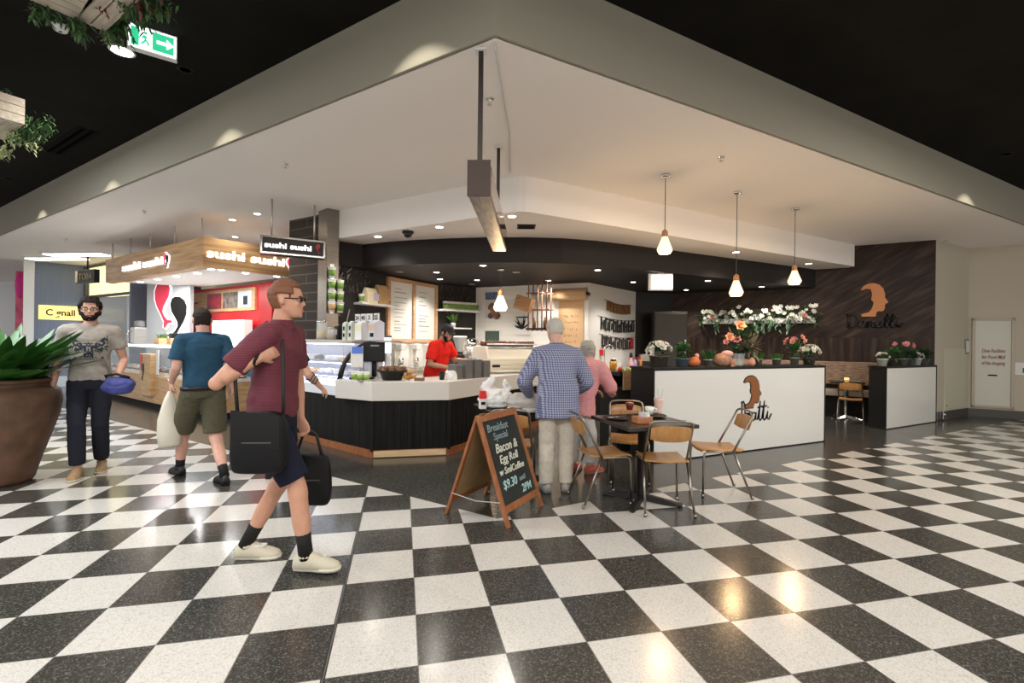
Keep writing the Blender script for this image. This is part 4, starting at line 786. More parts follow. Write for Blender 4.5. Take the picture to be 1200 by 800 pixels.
# side counter by the white wall with jars and goods
q0 = MW4 @ Vector((.25, -.02, 0)); 
t = thing('side_counter', 'pale stone side counter with dark base by the letter garlands', 'counter', (W3[0], W3[1], 0), R(wdeg4))
MB().box((.8, -.36, .875), (1.4, .68, .05)).build('worktop', mat('stone_grey', (.42, .40, .37), .3), t, bevel=.004); MB().box((.8, -.34, .425), (1.36, .62, .85)).build('cupboard', blackm, t)
def sc(x, y): p = MW4 @ Vector((x, y, .8995)); return (p.x, p.y, .8995)
t = thing('mixer_tap', 'tall arched chrome tap on the side counter', 'tap', sc(.42, -.15), R(wdeg4)); MB().tube([(0, 0, 0), (0, 0, .42), (.03, -.03, .5), (.10, -.08, .52), (.16, -.13, .47), (.17, -.14, .38)], .014).lathe([(.03, 0), (.025, .04)]).build('spout', chrome, t); MB().tube([(0, 0, .1), (.08, .02, .13)], .008).build('lever', chrome, t)
t = thing('glass_jug', 'clear glass jug on the side counter by the tap', 'jug', sc(.35, -.42)); MB().lathe([(.07, 0), (.075, .2), (.06, .24)], caps=False).build('glass', glass_d, t); MB().tube([(.075, 0, .2), (.13, 0, .17), (.12, 0, .07), (.073, 0, .05)], .008).build('handle', glass_d, t)
t = thing('pink_bottle', 'pink bottle with a black cap on the side counter', 'bottle', sc(.95, -.5)); MB().lathe([(.06, 0), (.065, .12), (.03, .2), (.028, .25)]).build('bottle', mat('pink_plastic', (.66, .36, .40), .4), t); MB().lathe([(.035, .25), (.03, .35)]).build('cap', black, t)
for k in range(3):
    t = thing('condiment_bottle', 'small sauce bottle beside the pink bottle, %s from the left' % ordn[k], 'bottle', sc(1.15 + k * .13, -.5), 0, 'sauce bottles on the side counter'); MB().lathe([(.035, 0), (.04, .14), (.015, .2)]).build('bottle', (mat('lilac', (.4, .35, .6), .4), mat('dark_sauce', (.08, .03, .03), .3), mat('amber', (.5, .22, .03), .3))[k], t); MB().lathe([(.018, .2), (.012, .25)]).build('cap', red, t)
# wooden retail stand between lady and planter
px, py = 1.62, 6.9
t = thing('produce_stand', 'dark stand with a kraft panel holding fruit beside the white planter', 'stand', (1.62, 6.62, 0), R(25)); MB().box((0, 0, .42), (.62, .4, .84)).build('base', blackm, t, bevel=.006); MB().box((.02, -.21, .95), (.5, .02, .26)).build('floral_panel', mat('floral_kraft', (.24, .15, .08), .7, col2=(.36, .25, .14), scale=14), t); MB().box((.02, 0, 1.03), (.56, .36, .05)).build('tray', black, t); MB().box((0, .17, .94), (.56, .03, .2)).build('back_panel', blackm, t)
r_ = random.Random(31); fr = [mat('fruit_red', (.45, .02, .03), .3), mat('fruit_green', (.32, .45, .10), .4), mat('fruit_cream', (.75, .65, .40), .4)]
for k in range(12):
    f = thing('fruit', 'small %s fruit in the black tray, %s from the left' % (('red', 'green', 'cream')[k % 3], ordn[k]), 'fruit', tuple(face_M((1.62, 6.62, 0), 25) @ Vector((-.2 + .04 * k, r_.uniform(-.1, .08), 1.05))), 0, 'fruit in the black tray'); MB().ell((0, 0, .036), (.036, .036, .037), 10, 6).build('flesh', fr[k % 3], f); MB().tube([(0, 0, .07), (.005, 0, .09)], .003, 5).build('stalk', brownp, f)
t = thing('amber_jar', 'amber jar on the side counter end by the lady', 'jar', sc(.12, -.52)); MB().lathe([(.07, 0), (.075, .16), (.06, .19)]).build('jar', mat('amber_jar', (.55, .25, .03), .25), t); MB().lathe([(.062, .19), (.062, .22)]).build('lid', black, t)
# ---- black recess: steel fridge and cabinets
t = thing('steel_fridge', 'tall grey steel fridge in the black recess', 'fridge', (3.42, 11.3, 0), R(-8)); MB().box((.3, -.1, 1.1), (.75, .5, 2.2)).build('body', mat('fridge_steel', (.05, .047, .044), .45, .3), t, bevel=.01); MB().box((.3, -.37, 1.3), (.7, .03, 1.7)).build('door', mat('fridge_door', (.04, .036, .033), .45, .3), t, bevel=.01); MB().box((.62, -.4, 1.3), (.03, .03, .5)).build('handle', chrome, t)
t = thing('dishwasher', 'low silver dishwasher in the black recess beside the fridge', 'machine', (3.17, 11.10, 0), R(-8)); MB().box((0, -.02, .6), (.32, .40, 1.2)).build('body', steel, t, bevel=.012); MB().box((0, -.26, .85), (.30, .03, .4)).build('door', chrome, t, bevel=.01)
# ================================================================ WHITE TILED PLANTER WALLS
def planter(name, lab, p0, p1, h, th):
    p0, p1 = Vector(p0), Vector(p1); d = p1 - p0; L = d.length; dg = math.degrees(math.atan2(d.y, d.x)); t = thing(name, lab, 'planter wall', (p0.x, p0.y, 0), R(dg))
    MB().box((L / 2, th / 2, h / 2 - .01), (L - .02, th - .01, h - .02)).build('core', black, t)
    MB().box((L / 2 + .0, -.004, h / 2 - .01), (L - .03, .016, h - .05)).build('tiled_face', tiles_mat('planter_tile' + name + str(round(dg)), (.72, .71, .67), .2, .1, 0, (.66, .65, .62), .12), t)
    MB().box((L / 2, th / 2 - .004, h - .008), (L + .01, th + .03, .022)).build('top_cap', black, t, bevel=.003)
    for x_ in (.006, L - .006): MB().box((x_, -.006, h / 2), (.016, .03, h)).build('edge_trim', black, t)
    return t, face_M((p0.x, p0.y, 0), dg), L, dg
tp1, MP1, LP1, dg1 = planter('planter_wall', 'long white tiled low wall with a black top and face logo', (1.71, 5.707), (4.739, 7.139), 1.152, .42)
tp2, MP2, LP2, dg2 = planter('planter_wall', 'short white tiled low wall beside the cream end wall', (6.513, 8.21), (8.225, 9.138), 1.10, .26)
FACE = [(.00, .80), (.10, .92), (.28, .99), (.48, 1.0), (.68, .94), (.82, .82), (.88, .66), (.88, .56), (.94, .49), (1.0, .42), (.96, .39), (.90, .385), (.89, .33), (.86, .30), (.89, .27), (.87, .23), (.85, .18), (.78, .15), (.70, .16), (.62, .15), (.57, .08), (.56, .0), (.06, .0), (.03, .07), (.16, .10), (.30, .13), (.40, .22), (.45, .33), (.48, .42), (.40, .48), (.38, .56), (.42, .62), (.40, .72), (.36, .82), (.20, .84), (.08, .80)]
def script_word(mb, letters, x, z, s, r, y=-.012, M=None, squeeze=False):
    """joined handwriting letters as round strokes"""
    G_ = {'D': [[(.1, 0), (.15, 1.0)], [(.0, .95), (.35, 1.0), (.62, .8), (.62, .4), (.4, .08), (.1, 0)]], 'o': [[(.35, .42), (.12, .42), (.02, .2), (.12, .02), (.3, .04), (.38, .22), (.33, .42), (.5, .34)]], 'n': [[(.0, .0), (.08, .42), (.08, .05)], [(.08, .25), (.25, .44), (.34, .36), (.33, .08), (.5, .05)]],
          'a': [[(.36, .38), (.18, .44), (.03, .22), (.1, .02), (.27, .08), (.38, .42), (.36, .1), (.52, .08)]], 't': [[(.0, .1), (.18, .95), (.1, .15), (.18, .02), (.32, .12)], [(.0, .66), (.34, .72)]], 'i': [[(.0, .1), (.12, .44), (.1, .08), (.2, .03), (.4, .3)], [(.15, .62), (.16, .66)]]}
    wd = {'D': .42, 'o': .30, 'n': .30, 'a': .50, 't': .30, 'i': .4}
    for ch in letters:
        q = .45 if squeeze and ch in 'Don' else 1
        for st in G_[ch]: mb.tube([(x + px * s * q, y, z + pz * s) for px, pz in st], r, 6, M=M)
        x += wd[ch] * s * (1.65 if ch in 'Don' and not squeeze else .66 if ch in 'Don' else 1)
    return x
# logo and name on the long wall
Mi = MP1.inverted()
def onp1(u, v): return Mi @ on_plane(u, v, (1.71, 5.707), dg1)
a, b = onp1(870, 478), onp1(891, 440); w, h = b.x - a.x, b.z - a.z
fpts = [(a.x + x * w, a.z + z * h) for x, z in FACE]
flat(grow(fpts, .012), Matrix.Translation((0, -.012, 0)), .004).build('logo_outline', black, tp1); flat(fpts, Matrix.Translation((0, -.016, 0)), .005).build('face_logo', mat('logo_brown', (.26, .09, .03), .5), tp1)
e = onp1(903, 490); q = MB(); s_ = (e.x - onp1(878, 490).x) / 1.55; script_word(q, 'Donatti', e.x - 2.2 * s_, onp1(885, 493).z, s_, .011, -.016, None, True); q.build('lettering', black, tp1)
# timber wall logo
bwd = 150.3 - 180; MBW = face_M((BW0.x, BW0.y, 0), bwd); Mi = MBW.inverted()
def onbw(u, v): return Mi @ on_plane(u, v, BW0, bwd)
a, b = onbw(1008, 371), onbw(1041, 331); t = thing('wall_logo', 'orange face profile with dark script lettering on the timber wall', 'logo', (BW0.x, BW0.y, 0), R(bwd)); w, h = b.x - a.x, b.z - a.z
flat([(a.x + x * w, a.z + z * h) for x, z in FACE], Matrix.Translation((0, -.004, 0)), .03).build('face', mat('logo_orange', (.62, .23, .06), .4), t)
a, b = onbw(992, 384), onbw(1062, 384); q = MB(); s_ = (b.x - a.x) / 3.4; script_word(q, 'Donatti', a.x, a.z, s_ * 1.0, .022, -.03); q.build('lettering', mat('script_black', (.008, .008, .008), .3), t)
# ---- planting
leafm = mat('leaf_green', (.035, .13, .03), .5, nz=.4); leafd = mat('leaf_dark', (.02, .07, .025), .5, nz=.4); grassm = mat('grass_green', (.07, .20, .03), .5, nz=.4); wpet = mat('petal_white', (.78, .77, .70), .6); ppet = mat('petal_pink', (.70, .30, .28), .6); spet = mat('petal_salmon', (.75, .36, .24), .6)
galv = mat('pot_galvanised', (.36, .36, .34), .45, .6); bpot = mat('pot_blue_grey', (.13, .17, .20), .5); wpot = mat('pot_white', (.66, .65, .60), .5); dpot = mat('pot_dark', (.09, .075, .06), .5)
def flower(mb, c, d, r, n=6, layers=2, rnd=random):
    d = Vector(d).normalized(); a = d.orthogonal().normalized(); b = d.cross(a)
    for L in range(layers):
        for k in range(n):
            an = 6.283 * (k + .5 * L) / n; dv = (a * math.cos(an) + b * math.sin(an)) * (1 - .35 * L) + d * (.35 + .6 * L); mb.disc_leaf(Vector(c), dv, r * (1 - .2 * L), r * .85, -.3, 0, 3, d, .2)
def pot(t, r0, r1, h, m): MB().lathe([(r0, 0), (r1, h), (r1 * 1.05, h), (r1 * 1.05, h - .012), (r1 * .9, h - .014), (.01, h - .014)], seg=16).build('pot', m, t)
def bush(t, name, c, rx, rz, n, l, w, m, seed, spiky=0):
    r_ = random.Random(seed); lf = MB()
    for k in range(n):
        d = Vector((r_.gauss(0, 1), r_.gauss(0, 1), r_.gauss(.3, 1))).normalized(); rr = r_.uniform(.3, 1); p = Vector(c) + Vector((d.x * rx * rr, d.y * rx * rr, d.z * rz * rr)); lf.disc_leaf(p, d + Vector((r_.uniform(-.4, .4), r_.uniform(-.4, .4), .3)), l * r_.uniform(.7, 1.2), w, .3, 0, 3)
    lf.build(name, m, t)
def grass_tuft(t, c, r, h, n, m, seed):
    r_ = random.Random(seed); lf = MB()
    for k in range(n):
        a, q = r_.uniform(0, 6.28), r * math.sqrt(r_.random()); lf.disc_leaf((c[0] + q * math.cos(a) * .6, c[1] + q * math.sin(a) * .6, c[2]), (math.cos(a) * .5 * q / r, math.sin(a) * .5 * q / r, 1), h * r_.uniform(.7, 1.15), .012, .25, 0, 3)
    lf.build('leaves', m, t)
def flowers(t, c, rx, rz, n, r, m, seed, name='blossoms', up=.4):
    r_ = random.Random(seed); f = MB()
    for k in range(n):
        d = Vector((r_.gauss(0, 1), r_.gauss(0, 1), abs(r_.gauss(up, .8)))).normalized(); flower(f, (c[0] + d.x * rx, c[1] + d.y * rx, c[2] + d.z * rz), d, r * r_.uniform(.8, 1.2), 5, 2)
    f.build(name, m, t)
def P1(u, y=.21):
    q = MP1 @ Vector((0, y, 0)); p = on_plane(u, 425, q, dg1); return (p.x, p.y, 1.1545)
def P2(u, y=.12):
    q = MP2 @ Vector((0, y, 0)); p = on_plane(u, 425, q, dg2); return (p.x, p.y, 1.1025)
t = thing('potted_flowers', 'white orchids in a brown pot at the left end of the long tiled wall', 'flowers', P1(772)); pot(t, .10, .12, .14, dpot); bush(t, 'leaves', (0, 0, .17), .1, .06, 24, .14, .05, leafd, 1); flowers(t, (0, 0, .20), .13, .10, 18, .055, wpet, 2)
t = thing('topiary', 'round clipped green ball in a blue-grey pot on the long tiled wall', 'plant', P1(800)); pot(t, .075, .095, .11, bpot); bush(t, 'leaves', (0, 0, .19), .115, .11, 420, .04, .025, leafm, 3)
t = thing('ornament', 'orange rounded ornament beside the clipped green ball', 'ornament', P1(813, .12)); MB().lathe([(.02, 0), (.075, .03), (.085, .07), (.06, .11), (.03, .13)], seg=14).build('body', mat('ornament_orange', (.60, .16, .06), .5), t); MB().ell((.04, 0, .14), (.03, .03, .035), 8, 6).build('pale_bud', spet, t)
t = thing('grass_pot', 'short green grass in a grey pot right of the orange ornament', 'plant', P1(830)); pot(t, .05, .06, .09, galv); grass_tuft(t, (0, 0, .08), .07, .14, 130, leafm, 4)
t = thing('ornament', 'tan rounded ornament with a pink top near the wall middle', 'ornament', P1(847, .12)); MB().ell((0, 0, .085), (.13, .1, .095), 16, 8).build('body', mat('ornament_tan', (.42, .22, .13), .6, nz=.3, scale=30), t); MB().ell((.05, -.02, .17), (.08, .07, .045), 12, 6).build('pink_top', mat('ornament_pink', (.72, .40, .36), .5), t); MB().box((.1, -.06, .05), (.05, .05, .1)).build('foot', mat('ornament_tan', (.42, .22, .13)), t)
t = thing('flower_vase', 'tall arrangement of salmon flowers and foliage in a glass vase', 'flowers', P1(865, .26)); MB().lathe([(.07, 0), (.08, .08), (.09, .17)], caps=False, seg=18).build('vase', glass_d, t); bush(t, 'foliage', (.03, 0, .32), .18, .17, 120, .13, .045, leafd, 5); bush(t, 'dry_foliage', (.17, 0, .25), .15, .13, 60, .15, .03, mat('dry_stems', (.25, .20, .13), .7), 6)
for k, (x, z, r) in enumerate(((-.02, .56, .09), (-.17, .40, .075), (-.07, .37, .07), (-.22, .33, .05))):
    f = MB(); flower(f, (x, -.09, z), (-.2, -1, .25), r, 6, 2); f.build('blossom', (spet, spet, ppet, ppet)[k], t); MB().tube([(x, -.08, z), (x * .3, 0, .1)], .005, 5).build('stem', leafd, t)
t = thing('ornament', 'small peach bud ornament right of the glass vase', 'ornament', P1(881, .1)); MB().lathe([(.03, 0), (.05, .04), (.04, .08), (.012, .12)], seg=12).build('body', spet, t); MB().lathe([(.032, 0), (.032, .01)]).build('base', dpot, t)
t = thing('grass_pot', 'cut grass in a small grey pot right of the peach bud', 'plant', P1(888)); pot(t, .05, .065, .095, galv); grass_tuft(t, (0, 0, .085), .09, .10, 200, grassm, 8)
t = thing('grass_pot', 'cut grass in a small grey pot alone between vase and pink flowers', 'plant', P1(910)); pot(t, .05, .065, .095, galv); grass_tuft(t, (0, 0, .085), .095, .08, 200, grassm, 9)
t = thing('potted_flowers', 'pink flowers on tall green stems in a grey pot near the wall end', 'flowers', P1(931)); pot(t, .05, .065, .11, galv); bush(t, 'leaves', (0, 0, .22), .09, .10, 70, .09, .04, leafm, 10); flowers(t, (0, 0, .34), .12, .06, 9, .05, ppet, 11); MB().tube([(0, 0, .1), (0, 0, .35)], .006, 5).tube([(0, 0, .2), (.09, 0, .40)], .005, 5).build('stem', leafd, t); f = MB(); flower(f, (.1, -.01, .42), (.2, -1, .4), .05, 5, 2); flower(f, (.14, -.01, .37), (.2, -1, .4), .045, 5, 2); f.build('blossom', spet, t)
t = thing('potted_flowers', 'white flowers in a brown pot at the right end of the long wall', 'flowers', P1(948)); pot(t, .07, .085, .10, dpot); bush(t, 'leaves', (0, 0, .14), .1, .08, 60, .09, .04, leafm, 12); flowers(t, (0, 0, .19), .13, .10, 22, .045, wpet, 13)
for (uu, lab, m1, m2, sd, kind) in ((1034, 'white flowers in a small white pot at the left of the short wall', wpot, wpet, 21, 'f'), (1047, 'leafy green bush in a dark pot, second on the short wall', dpot, leafm, 22, 'b'), (1058, 'pink and white flowers in a grey pot, tallest on the short wall', galv, ppet, 23, 'p'), (1067, 'dark leaved plant in a grey pot right of the pink flowers', galv, leafd, 24, 'b'), (1074, 'pale flowers in a white pot, second from the right on the short wall', wpot, wpet, 25, 'f'), (1083, 'dark leaved plant in a grey pot at the right end of the short wall', galv, leafd, 26, 'b')):
    t = thing('potted_flowers' if kind != 'b' else 'potted_plant', lab, 'plant', P2(uu)); pot(t, .06, .085, .13, m1)
    if kind == 'f': bush(t, 'leaves', (0, 0, .14), .08, .04, 30, .07, .035, leafd, sd); flowers(t, (0, 0, .16), .09, .06, 12, .045, m2, sd + 50)
    elif kind == 'b': bush(t, 'leaves', (0, 0, .19), .13, .09, 130, .08, .035, m2, sd)
    else: bush(t, 'leaves', (0, 0, .2), .1, .09, 80, .08, .035, leafd, sd); flowers(t, (0, 0, .36), .13, .06, 8, .06, m2, sd + 50); MB().tube([(0, 0, .1), (0, 0, .38)], .008, 5).build('stem', leafd, t)
# white shelf box of flowers on the timber wall
a, b = onbw(825, 378), onbw(955, 378); zt = onbw(890, 371).z; zb = onbw(890, 379).z
t = thing('flower_box', 'long white wall box overflowing with white flowers on the timber wall', 'flower box', tuple(MBW @ Vector((a.x, 0, zb))), R(bwd)); w = b.x - a.x
MB().box((w / 2, -.13, .05), (w, .22, .11)).build('box', whitem, t, bevel=.004); r_ = random.Random(44); lf = MB(); tr = MB()
for k in range(520):
    x = r_.uniform(-.08, w + .05); lf.disc_leaf((x, r_.uniform(-.32, -.05), r_.uniform(-.02, .30)), (r_.uniform(-1, 1), r_.uniform(-1, .2), r_.uniform(-.8, 1)), r_.uniform(.08, .15), .04, .5, 0, 3)
for k in range(26):
    x = w * r_.choice((.14, .33, .36, .5, .55, .62, .68, .78)); L = r_.uniform(.12, .34)
    for j in range(4): tr.disc_leaf((x + r_.uniform(-.05, .05), -.26 - r_.random() * .04, .06 - L * j / 4), (r_.uniform(-.6, .6), -.4, -.8), .10, .035, .2, 0, 3)
lf.build('foliage', mat('leaf_mixed', (.05, .12, .04), .5, nz=.6), t); tr.build('trailing_foliage', mat('leaf_silver', (.08, .15, .09), .5, nz=.5), t)
n_ = 0
for k in range(62):
    x = w * (k + r_.uniform(.1, .9)) / 62; c = (x, -.24 - .14 * r_.random(), r_.uniform(.04, .37)); f = MB(); flower(f, c, (r_.uniform(-.6, .6), -1, .5), r_.uniform(.04, .078), 6, 2); f.build('blossom', ppet if k % 17 == 5 else wpet, t)
# ---- banquette in front of the timber wall
a, b = onbw(962, 445), onbw(1030, 445); t = thing('banquette', 'long wall bench with patterned brown backrest and pale seat', 'bench', tuple(MBW @ Vector((b.x - 2.9, 0, 0))), R(bwd)); L = 3.0
MB().box((L / 2, -.06, .88), (L, .1, .48)).build('backrest', mat('woven_brown', (.16, .095, .065), .8, col2=(.40, .28, .20), scale=9, stretch=(1, 1, 6)), t, bevel=.02); MB().box((L / 2, -.3, .49), (L, .5, .12)).build('seat', mat('seat_taupe', (.38, .31, .25), .6), t, bevel=.03); MB().box((L / 2, -.24, .21), (L, .34, .42)).build('base', blackm, t)
# ---- right end wall fittings
Mk = face_M((K1.x, K1.y, 0), -31); Mi = Mk.inverted()
def onk(u, v): return Mi @ on_plane(u, v, K1, -31)
a, b = onk(1139.5, 475), onk(1187, 374); t = thing('service_door', 'pale panel door with red lettering set in the cream wall', 'door', (K1.x, K1.y, 0), R(-31))
MB().box(((a.x + b.x) / 2, -.008, (a.z + b.z) / 2), (b.x - a.x, .016, b.z - a.z)).build('panel', mat('door_pale', (.60, .60, .53), .25), t); q = MB()
for x_ in (a.x, b.x): q.box((x_, -.02, (a.z + b.z) / 2), (.05, .05, b.z - a.z + .05))
for z_ in (a.z, b.z): q.box(((a.x + b.x) / 2, -.02, z_), (b.x - a.x + .05, .05, .05))
q.build('frame', mat('frame_cream', (.46, .41, .33), .5), t, bevel=.003)
for k, (tx, z_) in enumerate((('Dine Facilities', .62), ('for Food Mall', .55), ('of the shopping', .48))):
    tb = text_mb(tx, .11, .006, .3, .004); MB().add([((x - tb.x0) * (b.x - a.x) * .6 / tb.w + a.x + (b.x - a.x) * .22, y - .02, z + a.z + (b.z - a.z) * z_) for x, y, z in tb.v], tb.f).build('lettering', mat('maroon_ink', (.24, .05, .05), .6), t)
MB().box(((a.x + b.x) / 2, -.019, a.z + (b.z - a.z) * .36), (.14, .006, .03)).build('small_mark', blackm, t)
a = onk(1197, 432); t = thing('wall_sign', 'small white sign with a green mark at the right edge', 'sign', tuple(Mk @ Vector((a.x, 0, a.z))), R(-31)); MB().box((.02, -.012, 0), (.24, .024, .26)).build('plate', whitem, t, bevel=.003); MB().box((.05, -.027, -.03), (.08, .006, .1)).build('mark', mat('sign_green', (.03, .16, .08), .5), t)
Me = face_M((BW0.x, BW0.y, 0), math.degrees(math.atan2(K1.y - BW0.y, K1.x - BW0.x))); Mi = Me.inverted(); edg = math.degrees(math.atan2(K1.y - BW0.y, K1.x - BW0.x))
def one(u, v): return Mi @ on_plane(u, v, BW0, edg)
a = one(1133.5, 406); t = thing('notice_frame', 'small notice in a dark frame on the cream end wall', 'notice', tuple(Me @ Vector((a.x, 0, a.z))), R(edg)); MB().box((0, -.008, 0), (.30, .016, .32)).build('frame', grey, t); MB().box((0, -.018, 0), (.20, .01, .24)).build('paper', whitem, t)
a, b = one(1105, 483), one(1137, 410); t = thing('access_panel', 'flush cream access panel low on the end wall', 'panel', tuple(Me @ Vector((a.x, 0, a.z + .03))), R(edg)); MB().box(((b.x - a.x) / 2, -.006, (b.z - a.z) / 2), (b.x - a.x - .05, .012, b.z - a.z)).build('panel', mat('panel_cream', (.55, .52, .40), .6), t, bevel=.003); MB().lathe([(.02, 0), (.02, .01)], (0, 0, 0), 10, M=Matrix.Translation((.12, -.012, .1)) @ Matrix.Rotation(R(90), 4, 'X')).build('lock', chrome, t)
a = one(1101, 488); t = thing('corner_cover', 'shiny metal cover low at the corner of the short tiled wall', 'box', (Me @ Vector((a.x, -.025, .02)))[:], R(edg)); MB().box((0, -.03, .09), (.16, .06, .16)).build('cover', chrome, t, bevel=.006); MB().lathe([(.03, 0), (.03, .012)], M=Matrix.Translation((0, -.06, .1)) @ Matrix.Rotation(R(90), 4, 'X')).build('boss', steel, t)
# ================================================================ CHAIRS AND TABLES
tube_m = mat('tube_steel', (.30, .27, .23), .3, 1)
def make_chair(label, group):
    t = thing('cafe_chair', label, 'chair', (0, 0, 0), 0, group)
    rs = []
    for y, z in ((-.18, .452), (-.15, .446), (-.05, .440), (.08, .443), (.17, .450), (.205, .444), (.215, .432)):
        w = .185 if y > -.17 else .165
        rs.append([(-w, y, z + .008), (0, y, z - .004), (w, y, z + .008), (w, y, z - .006), (0, y, z - .018), (-w, y, z - .006)])
    MB().rings(rs, smooth=True).build('seat', ply, t, bevel=.003)
    rs = []
    for i in range(9):
        x = -.168 + .042 * i; b = -.018 * (1 - (x / .168) ** 2); e = .02 * (abs(i - 4) / 4) ** 3
        rs.append([(x, -.228 + b, .625 + e), (x, -.216 + b, .625 + e), (x, -.250 + b, .765 - e), (x, -.262 + b, .765 - e)])
    MB().rings(rs, smooth=True).build('backrest', ply, t, bevel=.003)
    rr = .0105
    for s in (-1, 1):
        MB().tube([(s * .192, .205, 0), (s * .188, .20, .36), (s * .186, .19, .415), (s * .184, .15, .432), (s * .184, -.08, .430)], rr).lathe([(.014, 0), (.013, .03)], (s * .192, .205, 0), 8).build('leg', tube_m, t)
        MB().tube([(s * .205, -.245, 0), (s * .187, -.08, .43)], rr).lathe([(.014, 0), (.013, .03)], (s * .205, -.245, 0), 8).build('leg', tube_m, t)
    MB().tube([(-.186, -.07, .428), (-.182, -.16, .60), (-.18, -.238, .75), (-.172, -.254, .785), (-.145, -.262, .80), (-.07, -.272, .807), (.07, -.272, .807), (.145, -.262, .80), (.172, -.254, .785), (.18, -.238, .75), (.182, -.16, .60), (.186, -.07, .428)], rr).build('back_frame', tube_m, t)
    MB().tube([(-.184, -.08, .425), (.184, -.08, .425)], .009).tube([(-.186, .14, .425), (.186, .14, .425)], .009).build('cross_bar', tube_m, t)
    return t
CG = None
chair = make_chair('honey plywood chair on the left of the near table, its back to the lady', CG); chair.location = (.84, 4.36, 0); chair.rotation_euler = (0, 0, R(-90 + 12))
dup(chair, (1.345, 4.17, 0), R(-2), 'honey plywood chair nearest the camera, seen from behind at the near table')
dup(chair, (2.035, 4.63, 0), R(90 - 3), 'honey plywood chair turned sideways on the right of the near table')
dup(chair, (1.25, 5.02, 0), R(172), 'honey plywood chair on the far side of the near table, facing the camera')
dup(chair, (.03, 4.70, 0), R(-8), 'plywood chair behind the chalkboard sign, in front of the bag table')
q_ = at_z(1002, 496); dup(chair, (q_.x, q_.y + .12, 0), R(-38), 'small plywood chair seen between the two white tiled walls')
topm = mat('table_black', (.022, .021, .020), .22, nz=.3, scale=5)
def make_table(label, cat='table', r=.35, h=.745, m=topm, bm=black):
    t = thing('cafe_table', label, cat)
    MB().box((0, 0, h - .017), (r * 2, r * 2, .034)).build('tabletop', m, t, bevel=.006); MB().lathe([(.045, .03), (.04, .06), (.038, h - .06), (.10, h - .045), (.10, h - .034)], seg=16).build('column', bm, t)
    for k in range(4):
        a = R(45 + 90 * k); c, s = math.cos(a), math.sin(a); f = MB(); n = Vector((-s, c, 0)) * .028; rs = []
        for d, z in ((.03, .07), (.2, .05), (.36, .03)): p = Vector((c * d, s * d, 0)); rs.append([tuple(p - n + Vector((0, 0, z - .035 * (d < .3) - .015))), tuple(p + n + Vector((0, 0, z - .035 * (d < .3) - .015))), tuple(p + n * .7 + Vector((0, 0, z))), tuple(p - n * .7 + Vector((0, 0, z)))])
        f.rings(rs, smooth=False).lathe([(.022, 0), (.022, .018)], (c * .34, s * .34, 0), 8).build('foot', bm, t)
    return t
TT = (1.21, 4.345); tb = make_table('square black table with crockery among the plywood chairs'); tb.location = (*TT, 0); tb.rotation_euler = (0, 0, R(17))
tb2 = dup(tb, (.02, 5.12, 0), R(20), 'square black table under the white plastic bag, behind the chalkboard sign')
t3 = make_table('small table with a bright steel foot between the white tiled walls', bm=chrome); q3 = at_z(1006, 494); t3.location = (q3.x + .05, q3.y + .42, 0); t3.rotation_euler = (0, 0, R(-30))
for c_ in t3.children: c_.scale = (.8, .8, 1) if c_.name.startswith('tabletop') else (1, 1, 1)
t = thing('tea_light', 'small orange glowing candle glass on the bench table', 'candle', (q3.x + .02, q3.y + .36, .7455)); MB().lathe([(.035, 0), (.045, .07)], seg=12).build('glass', glow('candle_orange', (.95, .45, .12), 1.2), t); MB().lathe([(.03, .071), (.03, .08)], seg=12).build('wax', cream, t)
ZTB = .7455; MT_ = Matrix.Translation((*TT, 0)) @ Matrix.Rotation(R(17), 4, 'Z')
def tpt(u, v): p = at_z(u, v, ZTB); return (p.x, p.y, ZTB)
porc = mat('porcelain', (.76, .75, .70), .2)
t = thing('plate', 'black plate under the white cup on the near table', 'plate', tpt(765, 488)); MB().lathe([(.06, 0), (.125, .012), (.13, .018), (.11, .012), (.01, .008)], seg=24).build('plate', black, t)
x, y, z = tpt(761, 487); t = thing('coffee_cup', 'white porcelain cup on the black plate of the near table', 'cup', (x, y, z + .0135)); MB().lathe([(.03, 0), (.042, .04), (.045, .075), (.04, .073), (.03, .01)], seg=18).build('cup', porc, t); MB().tube([(.043, 0, .06), (.07, 0, .055), (.068, 0, .028), (.038, 0, .02)], .006, 6).build('handle', porc, t)
x, y, z = tpt(772, 485); t = thing('milkshake_glass', 'tall glass with pale pink drink and straws on the near table', 'glass', (x + .015, y + .06, z)); MB().lathe([(.035, 0), (.03, .02), (.045, .13), (.048, .15)], seg=16).build('glass', mat('drink_pink', (.72, .50, .42), .3), t); MB().tube([(0, 0, .1), (-.01, 0, .25)], .004, 6).tube([(.01, 0, .1), (.045, 0, .24)], .004, 6).build('straws', mat('straw_grey', (.45, .5, .5), .4), t)
t = thing('wooden_bowl', 'small timber box of sugar and sauce sachets on the near table', 'bowl', (1.16, 4.165, ZTB), R(15)); MB().box((0, 0, .03), (.15, .11, .06)).build('box', wood('bowl_wood', (.32, .12, .05), (.46, .20, .09), 8), t, bevel=.006); r_ = random.Random(3)
for k in range(11):
    MB().box((0, 0, 0), (.03, .008, .05), M=Matrix.Translation((r_.uniform(-.055, .055), r_.uniform(-.04, .04), .07)) @ Matrix.Rotation(r_.uniform(0, 3), 4, 'Z') @ Matrix.Rotation(r_.uniform(-.5, .5), 4, 'X')).build('sachet', (mat('sachet_yellow', (.75, .70, .20), .5), whitem, mat('sachet_lilac', (.50, .45, .65), .5), mat('sachet_green', (.35, .5, .2), .5))[k % 4], t)
